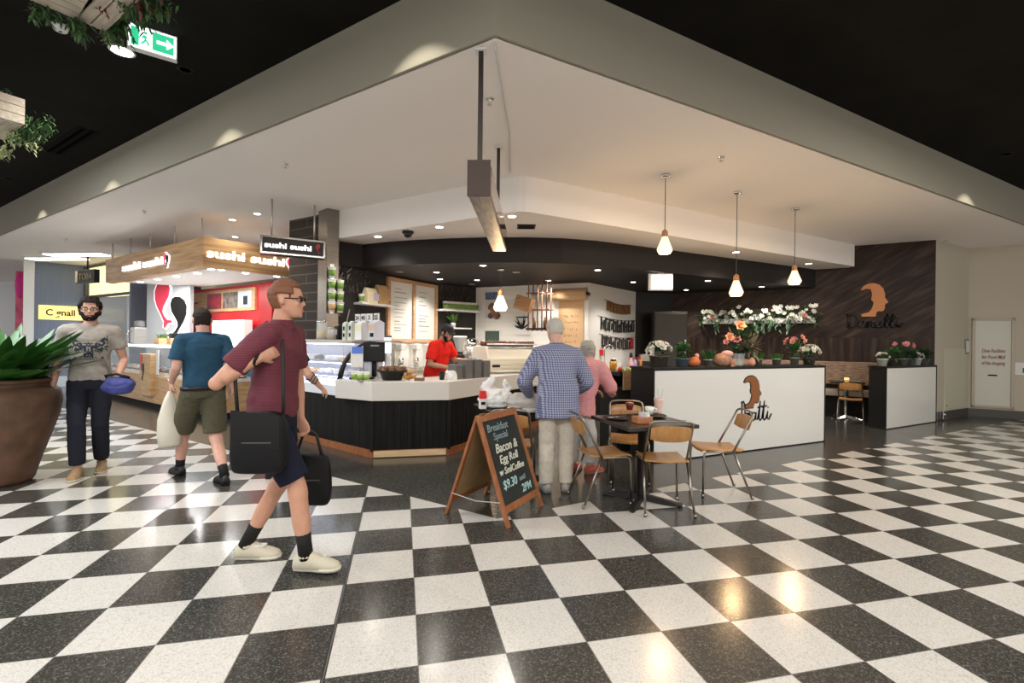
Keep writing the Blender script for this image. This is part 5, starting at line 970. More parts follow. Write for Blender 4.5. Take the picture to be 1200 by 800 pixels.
x, y, z = tpt(733, 479); t = thing('sauce_pot', 'dark red cup with a creamy top on the far left of the near table', 'cup', (x + .03, y - .06, z)); MB().lathe([(.03, 0), (.042, .05), (.045, .075)], seg=16).build('cup', mat('cup_wine', (.13, .02, .02), .3), t); MB().lathe([(.043, .072), (.02, .08), (.005, .082)], seg=16).build('froth', spet, t)
t = thing('saucer', 'dark saucer with cutlery left of the timber sachet box', 'plate', (.98, 4.36, ZTB)); MB().lathe([(.05, 0), (.10, .01), (.105, .014), (.01, .006)], seg=20).build('plate', black, t); MB().tube([(-.09, -.03, .018), (.08, .04, .02)], .004, 6).build('spoon', chrome, t)
# ---- things on the far table: shopping bags
x0, y0 = .02, 5.12
def crumple(name, lab, loc_, prof_, m, seed, sx=1, sy=.7, amp=.06, cat='bag'):
    """soft bag: a turned profile whose skin is pushed in and out by folds"""
    t = thing(name, lab, cat, loc_, 0); q = MB(); n = 40; P = []
    for (r0, z0), (r1, z1) in zip(prof_, prof_[1:]): P += [(r0 + (r1 - r0) * k / 4, z0 + (z1 - z0) * k / 4) for k in range(4)]
    P.append(prof_[-1]); rs = []
    for i, (r, z) in enumerate(P):
        row = []
        for j in range(n):
            a = 6.283 * j / n; v = Vector((math.cos(a) * 2.2, math.sin(a) * 2.2, z * 16)) + Vector((seed, 0, 0)); k = 1 + amp * 3 * noise.noise(v) + amp * 1.6 * noise.noise(v * 2.6); dz = .012 * noise.noise(v * 1.4) * (0 < i < len(P) - 1); row.append((r * sx * math.cos(a) * k, r * sy * math.sin(a) * k, max(0, z + dz)))
        rs.append(row)
    q.rings(rs); return t, q
plast = mat('plastic_white', (.78, .77, .75), .35, bump=.4, scale=18)
t, q = crumple('plastic_bag', 'white plastic shopping bag with tied handles on the far table', (-.17, 5.02, .746), [(.10, 0), (.16, .02), (.175, .07), (.165, .12), (.14, .17), (.09, .20)], plast, 3, 1, .7, .1); q.build('bag', plast, t, sub=1)
r_ = random.Random(12)
for s, hh, x0_, w0_ in ((-1, .33, -.075, .075), (1, .29, .10, .05)):
    rs = []
    for i in range(9):
        f = i / 8; c = Vector((x0_ + s * .02 * math.sin(f * 5) + .02 * f, .01 * math.sin(f * 7), .17 + (hh - .17) * f)); w = w0_ * (1 - f ** 2 * .75); rs.append([(c.x + w * math.cos(j * .524) * (1 + .3 * math.sin(j * 2.5 + i)), c.y + .035 * math.sin(j * .524) * (1 - f * .6), c.z + .018 * math.sin(j * 1.9 + i * .8)) for j in range(12)])
    MB().rings(rs).build('handle', plast, t)
clearp = mat('clear_plastic', (.70, .68, .64), .2, alpha=.55, bump=.5, scale=14)
t, q = crumple('produce_bag', 'crinkled clear plastic produce bag beside the white shopping bag', (.14, 4.94, .746), [(.11, 0), (.16, .02), (.17, .07), (.14, .13), (.09, .17)], clearp, 5, 1.15, .6); q.build('bag', clearp, t); MB().ell((0, 0, .06), (.11, .06, .05), 12, 8).ell((.06, .02, .08), (.06, .05, .045), 10, 6).build('contents', mat('bread_brown', (.35, .20, .12), .7, nz=.4, scale=12), t)
t = thing('juice_carton', 'red and white carton standing left of the plastic bag on the far table', 'carton', (-.30, 4.93, .746), R(15)); MB().box((0, 0, .07), (.07, .07, .14)).build('carton', whitem, t, bevel=.004); MB().box((0, 0, .125), (.073, .073, .035)).build('red_band', redp, t); MB().box((0, 0, .165), (.06, .06, .045)).build('red_top', redp, t); MB().box((0, -.037, .06), (.045, .004, .03)).build('printed_mark', black, t)
t = thing('newspaper', 'folded newspaper under the produce bag on the far table edge', 'newspaper', (.25, 4.80, .746), R(20)); q = MB()
for k in range(4): q.box((.004 * k, 0, .004 + k * .006), (.24, .16, .0055), .03 * k)
q.build('pages', mat('newsprint', (.55, .55, .53), .8, nz=.25, scale=60), t)
t = thing('shopping_basket', 'woven handle of a tan basket behind the produce bag', 'basket', (.24, 5.17, .746), R(10)); MB().lathe([(.10, 0), (.13, .12), (.135, .125), (.12, .12), (.09, .01)], seg=20).build('basket', mat('basket_tan', (.48, .27, .10), .7, nz=.3, scale=40), t)
for s in (-1, 1): MB().tube([(-.11, s * .06, .12), (-.09, s * .05, .2), (0, s * .04, .245), (.09, s * .05, .2), (.11, s * .06, .12)], .009, 6).build('handle', mat('handle_white', (.68, .66, .60), .5), t)
# ================================================================ A-FRAME CHALKBOARD
ax = Vector((math.cos(R(60)), math.sin(R(60)), 0)); ay = Vector((-ax.y, ax.x, 0)); ap = Vector((-.02, 3.645, 0)); t = thing('chalkboard_sign', 'timber A-frame chalkboard sign standing on the checker floor', 'sign', tuple(ap), R(60)); AW, AH, AL = .62, .845, .30
slope = math.atan2(AL, AH); LA = math.hypot(AL, AH)
Mf = Matrix.Rotation(-slope, 4, 'X'); Mb = Matrix.Translation((0, 2 * AL, 0)) @ Matrix.Rotation(slope, 4, 'X')
for M, nm, board in ((Mf, 'front_frame', True), (Mb, 'back_frame', False)):
    f = MB()
    for x in (.02, AW - .02): f.box((x, 0, LA / 2), (.042, .024, LA), M=M)
    for z in (.13, LA - .03): f.box((AW / 2, 0, z), (AW - .08, .022, .055), M=M)
    f.build(nm, redwood, t, bevel=.003); MB().box((AW / 2, .004 * (1 if board else -1), (.13 + LA - .03) / 2), (AW - .08, .008, LA - .2), M=M).build('chalk_panel' if board else 'back_panel', mat('blackboard', (.016, .020, .018), .75, nz=.5, scale=3) if board else mat('board_back', (.30, .19, .08), .7, nz=.15), t)
pcol = {'w': mat('chalk_cream', (.62, .62, .52), .9), 'b': mat('chalk_blue', (.20, .27, .28), .9), 'c': mat('chalk_cyan', (.38, .56, .55), .9)}
for tx, x, z, s, c, sh in (('Breakfast', .09, .745, .088, 'b', .15), ('Special', .15, .672, .082, 'b', .15), ('Bacon &', .13, .565, .105, 'w', .25), ('Egg Roll', .15, .475, .092, 'w', .2), ('w SmlCoffee', .10, .385, .078, 'w', .25), ('$9.30', .10, .275, .098, 'c', .2), ('until', .36, .285, .06, 'b', .2), ('2PM', .36, .19, .09, 'c', .2)):
    tb_ = text_mb(tx, s, .010, sh, .003); MB().add([(a - tb_.x0 + x, b - .006, d + z) for a, b, d in tb_.v], tb_.f, M=Mf).build('chalk_lettering', pcol[c], t)
for s in (.0, AW): 
    a, b = Mf @ Vector((s, 0, .20)), Mb @ Vector((s, 0, .20)); MB().tube([tuple(a), tuple((a + b) / 2 - Vector((0, 0, .025))), tuple(b)], .004, 6).build('cord', mat('cord_grey', (.45, .42, .38), .8), t)
for x in (.08, AW - .08): MB().box((x, AL, AH + .004), (.06, .03, .012)).build('hinge', mat('brass', (.45, .32, .12), .35, 1), t)
# ================================================================ OVERHEAD: lamps, signs, ceiling fittings
def downlight(u, v, z, lab, power=0, r=.055, cone=105, col=(1, .93, .83), lit=True, lens=None):
    p = at_z(u, v, z); t = thing('downlight', lab, 'ceiling light', (p.x, p.y, z))
    MB().lathe([(r, -.004), (r + .018, -.004), (r + .02, 0), (r, 0)], seg=20, caps=False).build('trim_ring', whitem, t); MB().lathe([(r, -.002), (.01, -.002)], seg=20).build('lens', (lens or lit_lamp) if lit else mat('lamp_off', (.30, .29, .28), .4), t)
    if power: o = spot('downlight_lamp', (p.x, p.y, z - .02), power, cone, col); 
    return t
for k, (u, v) in enumerate(((443, 277), (514.7, 266), (600, 253.5), (862.5, 295.5), (947.5, 309))): downlight(u, v, BZ, 'bright downlight in the lower white ceiling, %s from the left' % ordn[k], 42, cone=130)
for k, (u, v) in enumerate(((511.5, 319), (515.7, 327), (559, 328), (566, 311), (642.7, 328.7), (700.5, 316.5), (742, 330.5), (804, 339.5), (829.5, 329), (892.5, 336))): downlight(u, v, SZ, 'lit downlight in the black cafe ceiling, %s from the left' % ordn[k], 72, .05, 125)
for k, (u, v) in enumerate(((468, 318.5), (605, 319), (553, 333))): downlight(u, v, SZ, 'unlit downlight in the black cafe ceiling, %s' % ('by the menu board', 'behind the hanging pendant', 'over the cup shelf')[k], 0, .05, lit=False)
for k, (u, v) in enumerate(((272.5, 257.5), (275.7, 277.5), (301.5, 250.5), (328, 278), (364, 277))): downlight(u, v, CZ, 'small downlight in the white ceiling by the kiosk, %s from the left' % ordn[k], 50, .05, 120, (1, .96, .9))
downlight(143, 60, DZ, 'bright round downlight in the black concourse ceiling beside the exit sign', 160, .085, 120, (1, .96, .9))
# concourse downlights that graze the cream fascia
for k, (d, l) in enumerate(((.68, 'L'), (3.45, 'L'), (6.6, 'L'), (9.7, 'L'), (7.65, 'R'))):
    dr_ = v2 if l == 'L' else u2; n_ = Vector((-dr_.y, dr_.x)) * (1 if l == 'L' else -1); p = FA + dr_ * d + n_ * .42
    t = thing('downlight', 'concourse downlight close in front of the cream fascia, %s on the %s side' % (ordn[k % 4], 'left' if l == 'L' else 'right'), 'ceiling light', (p.x, p.y, DZ)); MB().lathe([(.05, -.004), (.068, -.004), (.07, 0), (.05, 0)], seg=18, caps=False).build('trim_ring', blackm, t); MB().lathe([(.05, -.002), (.01, -.002)], seg=18).build('lens', mat('baffle_black', (.01, .01, .01), .5), t); spot('downlight_lamp', (p.x, p.y, DZ - .02), 50, 90, (1, .93, .80), .12)
# pendants
shade_m = mat('pendant_glass', (1, .76, .50), .25, emit=.95)
def pendant(x, y, zc, zb, lab, m=shade_m, power=24, sc=1.0):
    t = thing('pendant_lamp', lab, 'lamp', (x, y, zb)); L = zc - zb
    MB().lathe([(.01, L - .03), (.055, L - .028), (.06, L), (.02, L)], seg=18).build('ceiling_rose', chrome, t); MB().tube([(0, 0, .26 * sc), (0, 0, L - .02)], .005, 6).build('cord', dgrey, t); MB().lathe([(.012, .30 * sc), (.035 * sc, .275 * sc), (.04 * sc, .215 * sc), (.035 * sc, .205 * sc)], seg=16).build('timber_cap', wood('cap_wood', (.38, .17, .06), (.52, .26, .10), 10), t)
    MB().lathe([(.036 * sc, .21 * sc), (.05 * sc, .17 * sc), (.098 * sc, .05 * sc), (.094 * sc, .03 * sc), (.072 * sc, 0), (.069 * sc, .004), (.09 * sc, .034 * sc), (.093 * sc, .05 * sc), (.046 * sc, .168 * sc)], seg=8, smooth=False, caps=False).build('glass_shade', m, t); MB().ell((0, 0, .09 * sc), (.03 * sc, .03 * sc, .045 * sc), 10, 8).build('bulb', glow('bulb_warm', (1, .82, .55), 4), t)
    if power: point('pendant_light', (x, y, zb - .04), power, (1, .66, .34), .10)
    return t
for k, (u, v, vb) in enumerate(((780, 205, 297), (864, 225, 346.5), (932, 244, 333))):
    p = at_z(u, v, CZ); zb = at_d(u, vb, p.y).z; pendant(p.x, p.y, CZ, zb, 'glass pendant lamp over the long tiled wall, %s of three' % ('left', 'middle', 'right')[k])
p = at_z(587, 315, SZ); zb = at_d(587, 375, p.y).z; pendant(p.x, p.y, SZ, zb + .16, 'glass pendant lamp under the black ceiling behind the espresso machine', mat('pendant_dim', (1, .88, .70), .2, emit=1.1), 14, 1.25)
# hanging steel box sign over the table area
p0, p1 = Vector((-.25, 3.36, 2.485)), Vector((-.155, 5.42, 2.485)); d = p1 - p0; L = d.length; sdeg = math.degrees(math.atan2(d.y, d.x)); t = thing('hanging_sign_box', 'long hanging box sign of brushed steel with a brown end, seen end on', 'sign', tuple(p0), R(sdeg)); hw, hh = .155, .25
MB().box((L / 2, 0, hh / 2), (L, hw, hh)).build('box', mat('sign_steel', (.26, .23, .205), .3, 1, nz=.35, scale=3, stretch=(2, 10, 10)), t, bevel=.004); MB().box((-.004, 0, hh / 2), (.01, hw + .012, hh + .012)).build('end_plate', mat('sign_end_brown', (.045, .022, .016), .5), t, bevel=.003)
for s in (-1, 1): MB().box((L / 2, s * (hw / 2 + .002), hh / 2), (L - .1, .006, hh - .05)).build('side_panel', mat('sign_side', (.30, .17, .11), .12, 1), t)
for x in (.04, L - .33): MB().box((x, 0, (hh + CZ - 2.485) / 2), (.034, .034, CZ - 2.485 - hh)).build('hanger', mat('hanger_brown', (.03, .018, .014), .4), t, bevel=.003); MB().box((x, 0, CZ - 2.485 - .01), (.08, .08, .012)).build('ceiling_plate', whitem, t)
a, b, c = at_z(579, 42, CZ), at_z(597, 155, CZ), at_z(598, 201, CZ); q = MB().tube([(a.x, a.y + .06, CZ - .012), (b.x, b.y, CZ - .012), (c.x, c.y, CZ - .012)], .007, 6); tag(q.build('cable', mat('cable_white', (.55, .52, .48), .6)), 'thin cable clipped along the white ceiling beside the hanging box sign', 'cable')
# exit sign, smoke detector, vents, sprinklers, camera, emergency light
a = at_z(149, 26, 4.1); b = at_z(208, 45, 4.1); d = Vector((b.x - a.x, b.y - a.y, 0)); L = d.length; t = thing('exit_sign', 'lit green exit sign with running figure and arrow under the black ceiling', 'sign', (a.x, a.y, 3.90), R(math.degrees(math.atan2(d.y, d.x)))); Hs = .215
MB().box((L / 2, .03, Hs / 2), (L, .055, Hs)).build('case', whitem, t, bevel=.004); gsm = glow('exit_green', (.03, .45, .22), 1.0); wl = glow('exit_white', (.95, 1, .97), 1.6); MB().box((L / 2, -.001, Hs / 2), (L - .02, .006, Hs - .03)).build('border', wl, t); MB().box((L * .5, -.004, Hs / 2), (L - .05, .006, Hs - .06)).build('green_face', gsm, t)
MB().box((L * .36, -.007, Hs / 2), (L * .26, .006, Hs - .06)).build('door_symbol', wl, t)
q = MB().lathe([(.012, 0), (.012, .004)], M=Matrix.Translation((L * .36, -.010, Hs * .70)) @ Matrix.Rotation(R(90), 4, 'X')); 
for s0_, s1_ in (((.33, .60), (.36, .42)), ((.36, .42), (.31, .30)), ((.31, .30), (.27, .25)), ((.36, .42), (.41, .33)), ((.41, .33), (.41, .22)), ((.33, .58), (.39, .52)), ((.33, .58), (.29, .48))): q.tube([(L * s0_[0], -.011, Hs * s0_[1]), (L * s1_[0], -.011, Hs * s1_[1])], .008, 6)
q.build('running_figure', gsm, t)
flat([(L * .58, Hs * .44), (L * .78, Hs * .44), (L * .78, Hs * .30), (L * .92, Hs * .5), (L * .78, Hs * .70), (L * .78, Hs * .56), (L * .58, Hs * .56)], Matrix.Translation((0, -.008, 0)), .004).build('arrow', wl, t)
MB().box((L / 2, .03, (Hs + .22) / 2 + .1), (.05, .03, .012 + .02)).build('mount', whitem, t)
p = at_z(71, 30, DZ); t = thing('smoke_detector', 'white smoke detector on the black ceiling at the upper left', 'detector', (p.x, p.y, DZ)); MB().lathe([(.02, -.05), (.045, -.045), (.055, -.02), (.06, 0)], seg=18).build('body', whitem, t); MB().lathe([(.012, -.055), (.012, -.045)], seg=10).build('sensor', dgrey, t)
a, b = at_z(62, 178, DZ), at_z(103, 152, DZ); d = b - a; t = thing('ceiling_vent', 'long black slot vent in the concourse ceiling', 'vent', tuple(a), math.atan2(d.y, d.x)); q = MB()
for k in range(2): MB().box((d.length / 2, (k - .5) * .09, -.006), (d.length, .035, .012)).build('slot', mat('slot_black', (.001, .001, .001), .9, spec=.02), t)
MB().box((d.length / 2, 0, -.003), (d.length + .05, .22, .006)).build('plate', mat('vent_plate', (.007, .0065, .006), .9, spec=.08), t)
a, b = at_z(606, 265, BZ), at_z(626, 266, BZ); t = thing('ceiling_vent', 'small black square grille in the lower white ceiling', 'vent', (a.x, a.y, BZ), 0); MB().box((.13, .0, -.006), (.26, .24, .012)).build('frame', black, t); 
q = MB()
for k in range(5): q.box((.13, -.09 + k * .045, -.014), (.22, .012, .008))
q.build('slats', blackm, t)
for k, (u, v, z, lab) in enumerate(((334, 192, CZ, 'white ceiling left of the hanging box sign'), (574, 116, CZ, 'white ceiling beside the hanging box rods'), (845, 184, CZ, 'white ceiling above the three pendants'), (169, 247, CZ, 'white ceiling above the kiosk'), (1108, 283.5, CZ - .02, 'white ceiling by the cream end wall'), (77, 279, CZ, 'white ceiling at the far left'))):
    p = at_z(u, v, z); z = CZ; t = thing('sprinkler', 'small sprinkler head in the %s' % lab, 'sprinkler', (p.x, p.y, z)); MB().lathe([(.008, -.045), (.012, -.03), (.01, -.008), (.035, -.006), (.04, 0)], seg=12).build('head', chrome, t); MB().lathe([(.022, -.05), (.022, -.046)], seg=12).build('deflector', steel, t)
p = at_z(478, 271, BZ); t = thing('dome_camera', 'black dome security camera under the lower white ceiling', 'camera', (p.x, p.y, BZ)); MB().lathe([(.07, -.04), (.085, -.03), (.085, 0)], seg=20).build('housing', black, t); MB().ell((0, 0, -.04), (.062, .062, .06), 16, 8).build('dome', mat('dome_dark', (.01, .01, .012), .08), t)
p = at_z(774, 320, SZ); t = thing('emergency_light', 'white lit emergency light box under the black ceiling', 'light', (p.x, p.y, SZ), R(-4)); MB().box((0, 0, -.16), (.42, .07, .30)).build('case', whitem, t, bevel=.006); MB().box((.02, -.038, -.16), (.36, .01, .24)).build('diffuser', glow('emergency_lit', (1, .97, .90), 2.6), t); MB().box((0, 0, -.008), (.1, .06, .016)).build('mount', whitem, t)
# timber slat boxes with hanging greenery at the upper left
slat = wood('white_slat', (.42, .36, .28), (.58, .51, .42), 5, (1, 12, 12)); fol = mat('hanging_foliage', (.045, .11, .03), .6, nz=.6, scale=12); fol2 = mat('hanging_pale', (.32, .36, .18), .6, nz=.5, scale=12); fol3 = mat('hanging_red', (.14, .03, .03), .6)
def slat_box(lab, z, c0, cx_, cy_, sx, sy, sz, seed, clusters):
    """box whose bottom corner hangs at pixel c0, its edges running towards cx_ and cy_"""
    p = at_z(*c0, z); e = at_z(*cx_, z) - p; rz = math.atan2(e.y, e.x); e.normalize(); n = Vector((-e.y, e.x, 0)); sg = 1 if n.dot(at_z(*cy_, z) - p) > 0 else -1; c = p + e * sx / 2 + n * sg * sy / 2
    t = thing('hanging_planter', lab, 'planter', tuple(c), rz); q = MB(); k_ = max(2, int(sy / .075)); Mi = (Matrix.Translation(c) @ Matrix.Rotation(rz, 4, 'Z')).inverted()
    for k in range(k_): q.box((0, -sy / 2 + (k + .5) * sy / k_, .01), (sx, sy / k_ - .008, .02))
    for s in (-1, 1):
        for k in range(max(2, int(sz / .075))): q.box((0, s * (sy / 2 + .011), .04 + k * .075), (sx, .02, .068)); q.box((s * (sx / 2 + .011), 0, .04 + k * .075), (.02, sy + .044, .068))
    q.build('slat_box', slat, t); r_ = random.Random(seed); B = {}
    for (u, v, zz, sp, num, m) in clusters:
        for k in range(num):
            w = Mi @ (at_z(u, v, zz) + Vector((r_.gauss(0, sp), r_.gauss(0, sp), r_.gauss(0, sp * 1.2)))); B.setdefault(m, MB()).disc_leaf(w, (r_.gauss(0, 1), r_.gauss(0, 1), -.7), r_.uniform(.03, .065), .016, .6, 0, 3)
    for m, b in B.items(): b.build(m, {'foliage': fol, 'pale_foliage': fol2, 'red_foliage': fol3}[m], t)
    for s in (-1, 1): MB().tube([(s * sx * .4, 0, sz * .5), (s * sx * .4, 0, DZ - z)], .006, 6).build('hanger', blackm, t)
    return t
F_, P_, R_ = 'foliage', 'pale_foliage', 'red_foliage'
slat_box('large timber slat box with sprigs of greenery at the top left corner', 3.55, (90, 22), (37, 0), (110, 0), .95, .55, .2, 1, ((50, 12, 3.55, .03, 110, F_), (92, 30, 3.5, .022, 110, F_), (95, 40, 3.5, .012, 50, F_), (66, 12, 3.6, .02, 30, F_)))
slat_box('narrow timber slat box with thick greenery beside the exit sign', 3.55, (120, 35), (157, 0), (107, 31), .75, .13, .18, 2, ((136, 28, 3.62, .04, 300, F_), (160, 2, 3.62, .05, 420, F_), (182, -4, 3.62, .035, 220, F_), (128, 40, 3.6, .018, 60, P_), (119, 4, 3.6, .018, 60, R_), (176, 0, 3.6, .03, 80, R_), (192, 10, 3.6, .012, 60, F_)))
slat_box('timber slat box with flowering trailers at the left edge', 3.3, (24, 146), (0, 163), (-14, 128), .6, .5, .26, 3, ((30, 155, 3.3, .04, 110, F_), (45, 150, 3.35, .05, 90, F_), (18, 160, 3.25, .03, 60, P_), (4, 176, 3.25, .03, 70, P_), (36, 168, 3.25, .03, 40, P_), (55, 145, 3.4, .03, 50, F_), (4, 112, 3.6, .03, 40, F_)))
# ================================================================ PEOPLE
VB, VC = .0075, .011     # voxel size of bodies and of clothes
def remesh(mb, name, m, parent, vox=.007, sm=4, wrinkle=0, seed=0, wscale=9.0):
    me = bpy.data.meshes.new('tmp'); me.from_pydata(mb.v, [], mb.f); me.update(); o = bpy.data.objects.new('tmp', me); COL.objects.link(o)
    r = o.modifiers.new('r', 'REMESH'); r.mode = 'VOXEL'; r.voxel_size = vox
    s = o.modifiers.new('s', 'SMOOTH'); s.factor = .5; s.iterations = sm
    dg = bpy.context.evaluated_depsgraph_get(); nm = bpy.data.meshes.new_from_object(o.evaluated_get(dg)); bpy.data.objects.remove(o); bpy.data.meshes.remove(me)
    if wrinkle:
        off = Vector((seed * 3.1, seed * 1.7, 0))
        for v in nm.vertices:
            p = v.co; n_ = noise.noise(Vector((p.x * wscale, p.y * wscale, p.z * wscale * 1.6)) + off) + .5 * noise.noise(Vector((p.x * 22, p.y * 22, p.z * 30)) + off); v.co = p + v.normal * (wrinkle * n_)
        nm.update()
    nm.name = name; nm.materials.clear()
    for q in (m if isinstance(m, (list, tuple)) else [m]): nm.materials.append(q)
    for p in nm.polygons: p.use_smooth = True; p.material_index = 0
    ob = bpy.data.objects.new(name, nm); COL.objects.link(ob); ob.parent = parent; return ob
def limb(mb, pts, rad, seg=12, n=5):
    """tapered limb through joints, rounded at the joints"""
    P = [Vector(p) for p in pts]; path, rr = [], []
    for i in range(len(P) - 1):
        for k in range(n):
            f = k / n; path.append(P[i].lerp(P[i + 1], f)); r0, r1 = rad[i], rad[i + 1]; rr.append((r0 + (r1 - r0) * f) * (1 + .10 * math.sin(math.pi * min(1, f * 1.6)) * (1 if k else 0)))
    path.append(P[-1]); rr.append(rad[-1]); mb.tube(path, rr, seg)
    for p, r in zip(P, rad): mb.ell(p, (r, r, r), 12, 8)
    return mb
def oval(c, rx, ry, right, fwd, n=18, ex=2.3):
    out = []
    for k in range(n):
        a = 6.2832 * k / n; x, y = math.cos(a), math.sin(a); x, y = math.copysign(abs(x) ** (2 / ex), x), math.copysign(abs(y) ** (2 / ex), y); out.append(tuple(Vector(c) + right * rx * x + fwd * ry * y))
    return out
def spine(J, f):
    """point and frame along pelvis - chest - neck"""
    P, C, N = Vector(J['pelvis']), Vector(J['chest']), Vector(J['neck']); a = P.lerp(C, f); b = C.lerp(N, f); p = a.lerp(b, f); t = (b - a).normalized(); ph = Vector(J.get('hipdir', (1, 0, 0))).lerp(Vector((Vector(J['sr']) - Vector(J['sl']))).normalized(), f).normalized(); fw = t.cross(ph).normalized(); ph = fw.cross(t).normalized(); return p, ph, fw, t
def torso(mb, J, g, lo=-.10, w=1.0, belly=0, hi=1.0, dz=0):
    rs = []
    for f, rx, ry in ((-.10, .150, .105), (0, .168, .120), (.14, .162, .118), (.3, .148 + belly * .3, .108 + belly * .8), (.45, .150 + belly * .2, .108 + belly * .8), (.6, .164, .115 + belly * .3), (.75, .178, .118), (.87, .178, .100), (.95, .130, .080), (1.0, .075, .062)):
        if f < lo or f > hi: continue
        p, r, fw, t = spine(J, f); rs.append(oval(p + fw * (belly * .5 * (1 if .2 < f < .6 else 0)) + t * dz * 0, rx * w + g, ry * w + g, r, fw))
    mb.rings(rs)
    for s in ('sl', 'sr'): 
        p, r, fw, t = spine(J, .9); q = Vector(J[s]); mb.tube([p, p.lerp(q, .55), q], [.075 + g, .070 + g, .060 * w + g], 12); mb.ell(q, (.060 * w + g,) * 3, 12, 8)
def hand(mb, w, d, n, side, s=1.0, curl=.35, spread=.0):
    """palm, four unequal fingers with two bends, thumb leaving the side of the palm; d along the hand, n where the palm looks"""
    w, d, n = Vector(w), Vector(d).normalized(), Vector(n).normalized(); n = (n - d * n.dot(d)).normalized(); x = d.cross(n).normalized() * side
    rs = []
    for f, hw, ht in ((-.02, .024, .019), (.02, .033, .018), (.05, .039, .015), (.085, .040, .013)): c = w + d * f * s; rs.append([tuple(c + x * hw * s * math.cos(a * .5236) + n * ht * s * math.sin(a * .5236)) for a in range(12)])
    mb.rings(rs)
    for k, L in enumerate((.072, .080, .074, .058)):
        p = w + d * (.082 - .004 * (k == 3)) * s + x * (.030 - .0195 * k) * s; a = curl * .6; path = [p - d * .02, p]
        for j, q in enumerate((.45, .32, .23)):
            dd = d * math.cos(a) + n * math.sin(a) + x * spread * (1.5 - k) * .1; p = p + dd.normalized() * L * q * s; path.append(p); a += curl * (1.2 if j == 0 else .9)
        mb.tube(path, [.0095 * s, .0092 * s, .0086 * s, .0080 * s, .0068 * s], 8); mb.ell(path[-1], (.0068 * s,) * 3, 8, 6)
    b = w + d * .022 * s + x * .028 * s; e1 = b + (x * .8 + d * .8 + n * .35).normalized() * .038 * s; e2 = e1 + (d * .95 + n * (.25 + curl * .5) + x * .1).normalized() * .030 * s; mb.tube([b - x * .015, b, e1, e2], [.014 * s, .0135 * s, .0105 * s, .008 * s], 8); mb.ell(e2, (.008 * s,) * 3, 8, 6)
HP = [(0, .030, .070, .015), (.08, .047, .086, -.015), (.2, .060, .090, -.055), (.35, .068, .090, -.080), (.5, .073, .089, -.094), (.65, .075, .090, -.100), (.8, .068, .078, -.094), (.9, .053, .052, -.072), (.97, .031, .022, -.042), (1.0, .010, .0, -.02)]
def head_ring(z, off=0, n=24):
    for (z0, *a), (z1, *b) in zip(HP, HP[1:]):
        if z0 <= z <= z1: f = (z - z0) / (z1 - z0); w, fr, bk = [i + (j - i) * f for i, j in zip(a, b)]; break
    out = []; cy, ry = (fr + bk) / 2, (fr - bk) / 2
    for k in range(n):
        a = 6.2832 * k / n; out.append(((w + off) * math.copysign(abs(math.cos(a)) ** .9, math.cos(a)), cy + (ry + off) * math.copysign(abs(math.sin(a)) ** .9, math.sin(a)), z * .228))
    return out
def head_M(J): 
    h = Vector(J['head']); f = Vector(J.get('look', (0, 1, 0))).normalized(); u = Vector(J.get('hup', (0, 0, 1))).normalized(); u = (u - f * u.dot(f)).normalized(); r = f.cross(u).normalized(); k = J.get('hs', 1.0)
    return Matrix(((r.x * k, f.x * k, u.x * k, h.x), (r.y * k, f.y * k, u.y * k, h.y), (r.z * k, f.z * k, u.z * k, h.z), (0, 0, 0, 1)))   # head = chin level, under the skull
def head(mb, M):
    mb.rings([head_ring(z) for z in (0, .04, .08, .14, .2, .27, .35, .43, .5, .58, .65, .73, .8, .86, .91, .95, .975, 1)], M=M)
    mb.rings([[(-.006, .086, .125), (.006, .086, .125), (.003, .093, .125), (-.003, .093, .125)], [(-.013, .085, .092), (.013, .085, .092), (.006, .112, .086), (-.006, .112, .086)], [(-.015, .083, .078), (.015, .083, .078), (.008, .106, .076), (-.008, .106, .076)]], M=M)
    for s in (-1, 1): mb.ell((s * .080, -.008, .105), (.011, .019, .031), 10, 6, M=M); mb.ell((s * .030, .078, .128), (.020, .012, .007), 8, 6, M=M); mb.ell((s * .035, .070, .085), (.022, .018, .018), 8, 6, M=M)
    mb.ell((0, .086, .045), (.022, .010, .012), 10, 6, M=M); mb.ell((0, .080, .016), (.018, .014, .014), 8, 6, M=M)
def hair(par, M, m, rule, name='hair', off=.013, rag=.004, seed=1):
    r_ = random.Random(seed); zs = [i / 26 for i in range(27)]; n = 32; rs = []
    for z in zs:
        a_, b_ = head_ring(z, off, n), head_ring(z, -.022, n); row = []
        for k in range(n):
            ang = math.degrees(6.2832 * k / n); d = abs((ang - 90 + 180) % 360 - 180)      # 0 front, 180 back
            p = a_[k] if rule(d, z) else b_[k]; e = r_.uniform(-rag, rag) if rule(d, z) else 0; row.append((p[0] * (1 + e * 8), p[1] + e, p[2] + (off * 1.1 if z > .9 and rule(d, z) else 0) + e))
        rs.append(row)
    return MB().rings(rs, M=M).build(name, m, par)
skinA = mat('skin_fair', (.60, .34, .25), .5, nz=.06, scale=20); skinB = mat('skin_tan', (.52, .27, .18), .5, nz=.06, scale=20); skinC = mat('skin_olive', (.40, .21, .13), .5, nz=.06, scale=20); skinD = mat('skin_pink', (.62, .35, .27), .5, nz=.08, scale=20)
eye_w = mat('eye_white', (.75, .73, .70), .3); eye_d = mat('eye_dark', (.03, .02, .015), .2); lipm = mat('lips', (.42, .16, .13), .5)
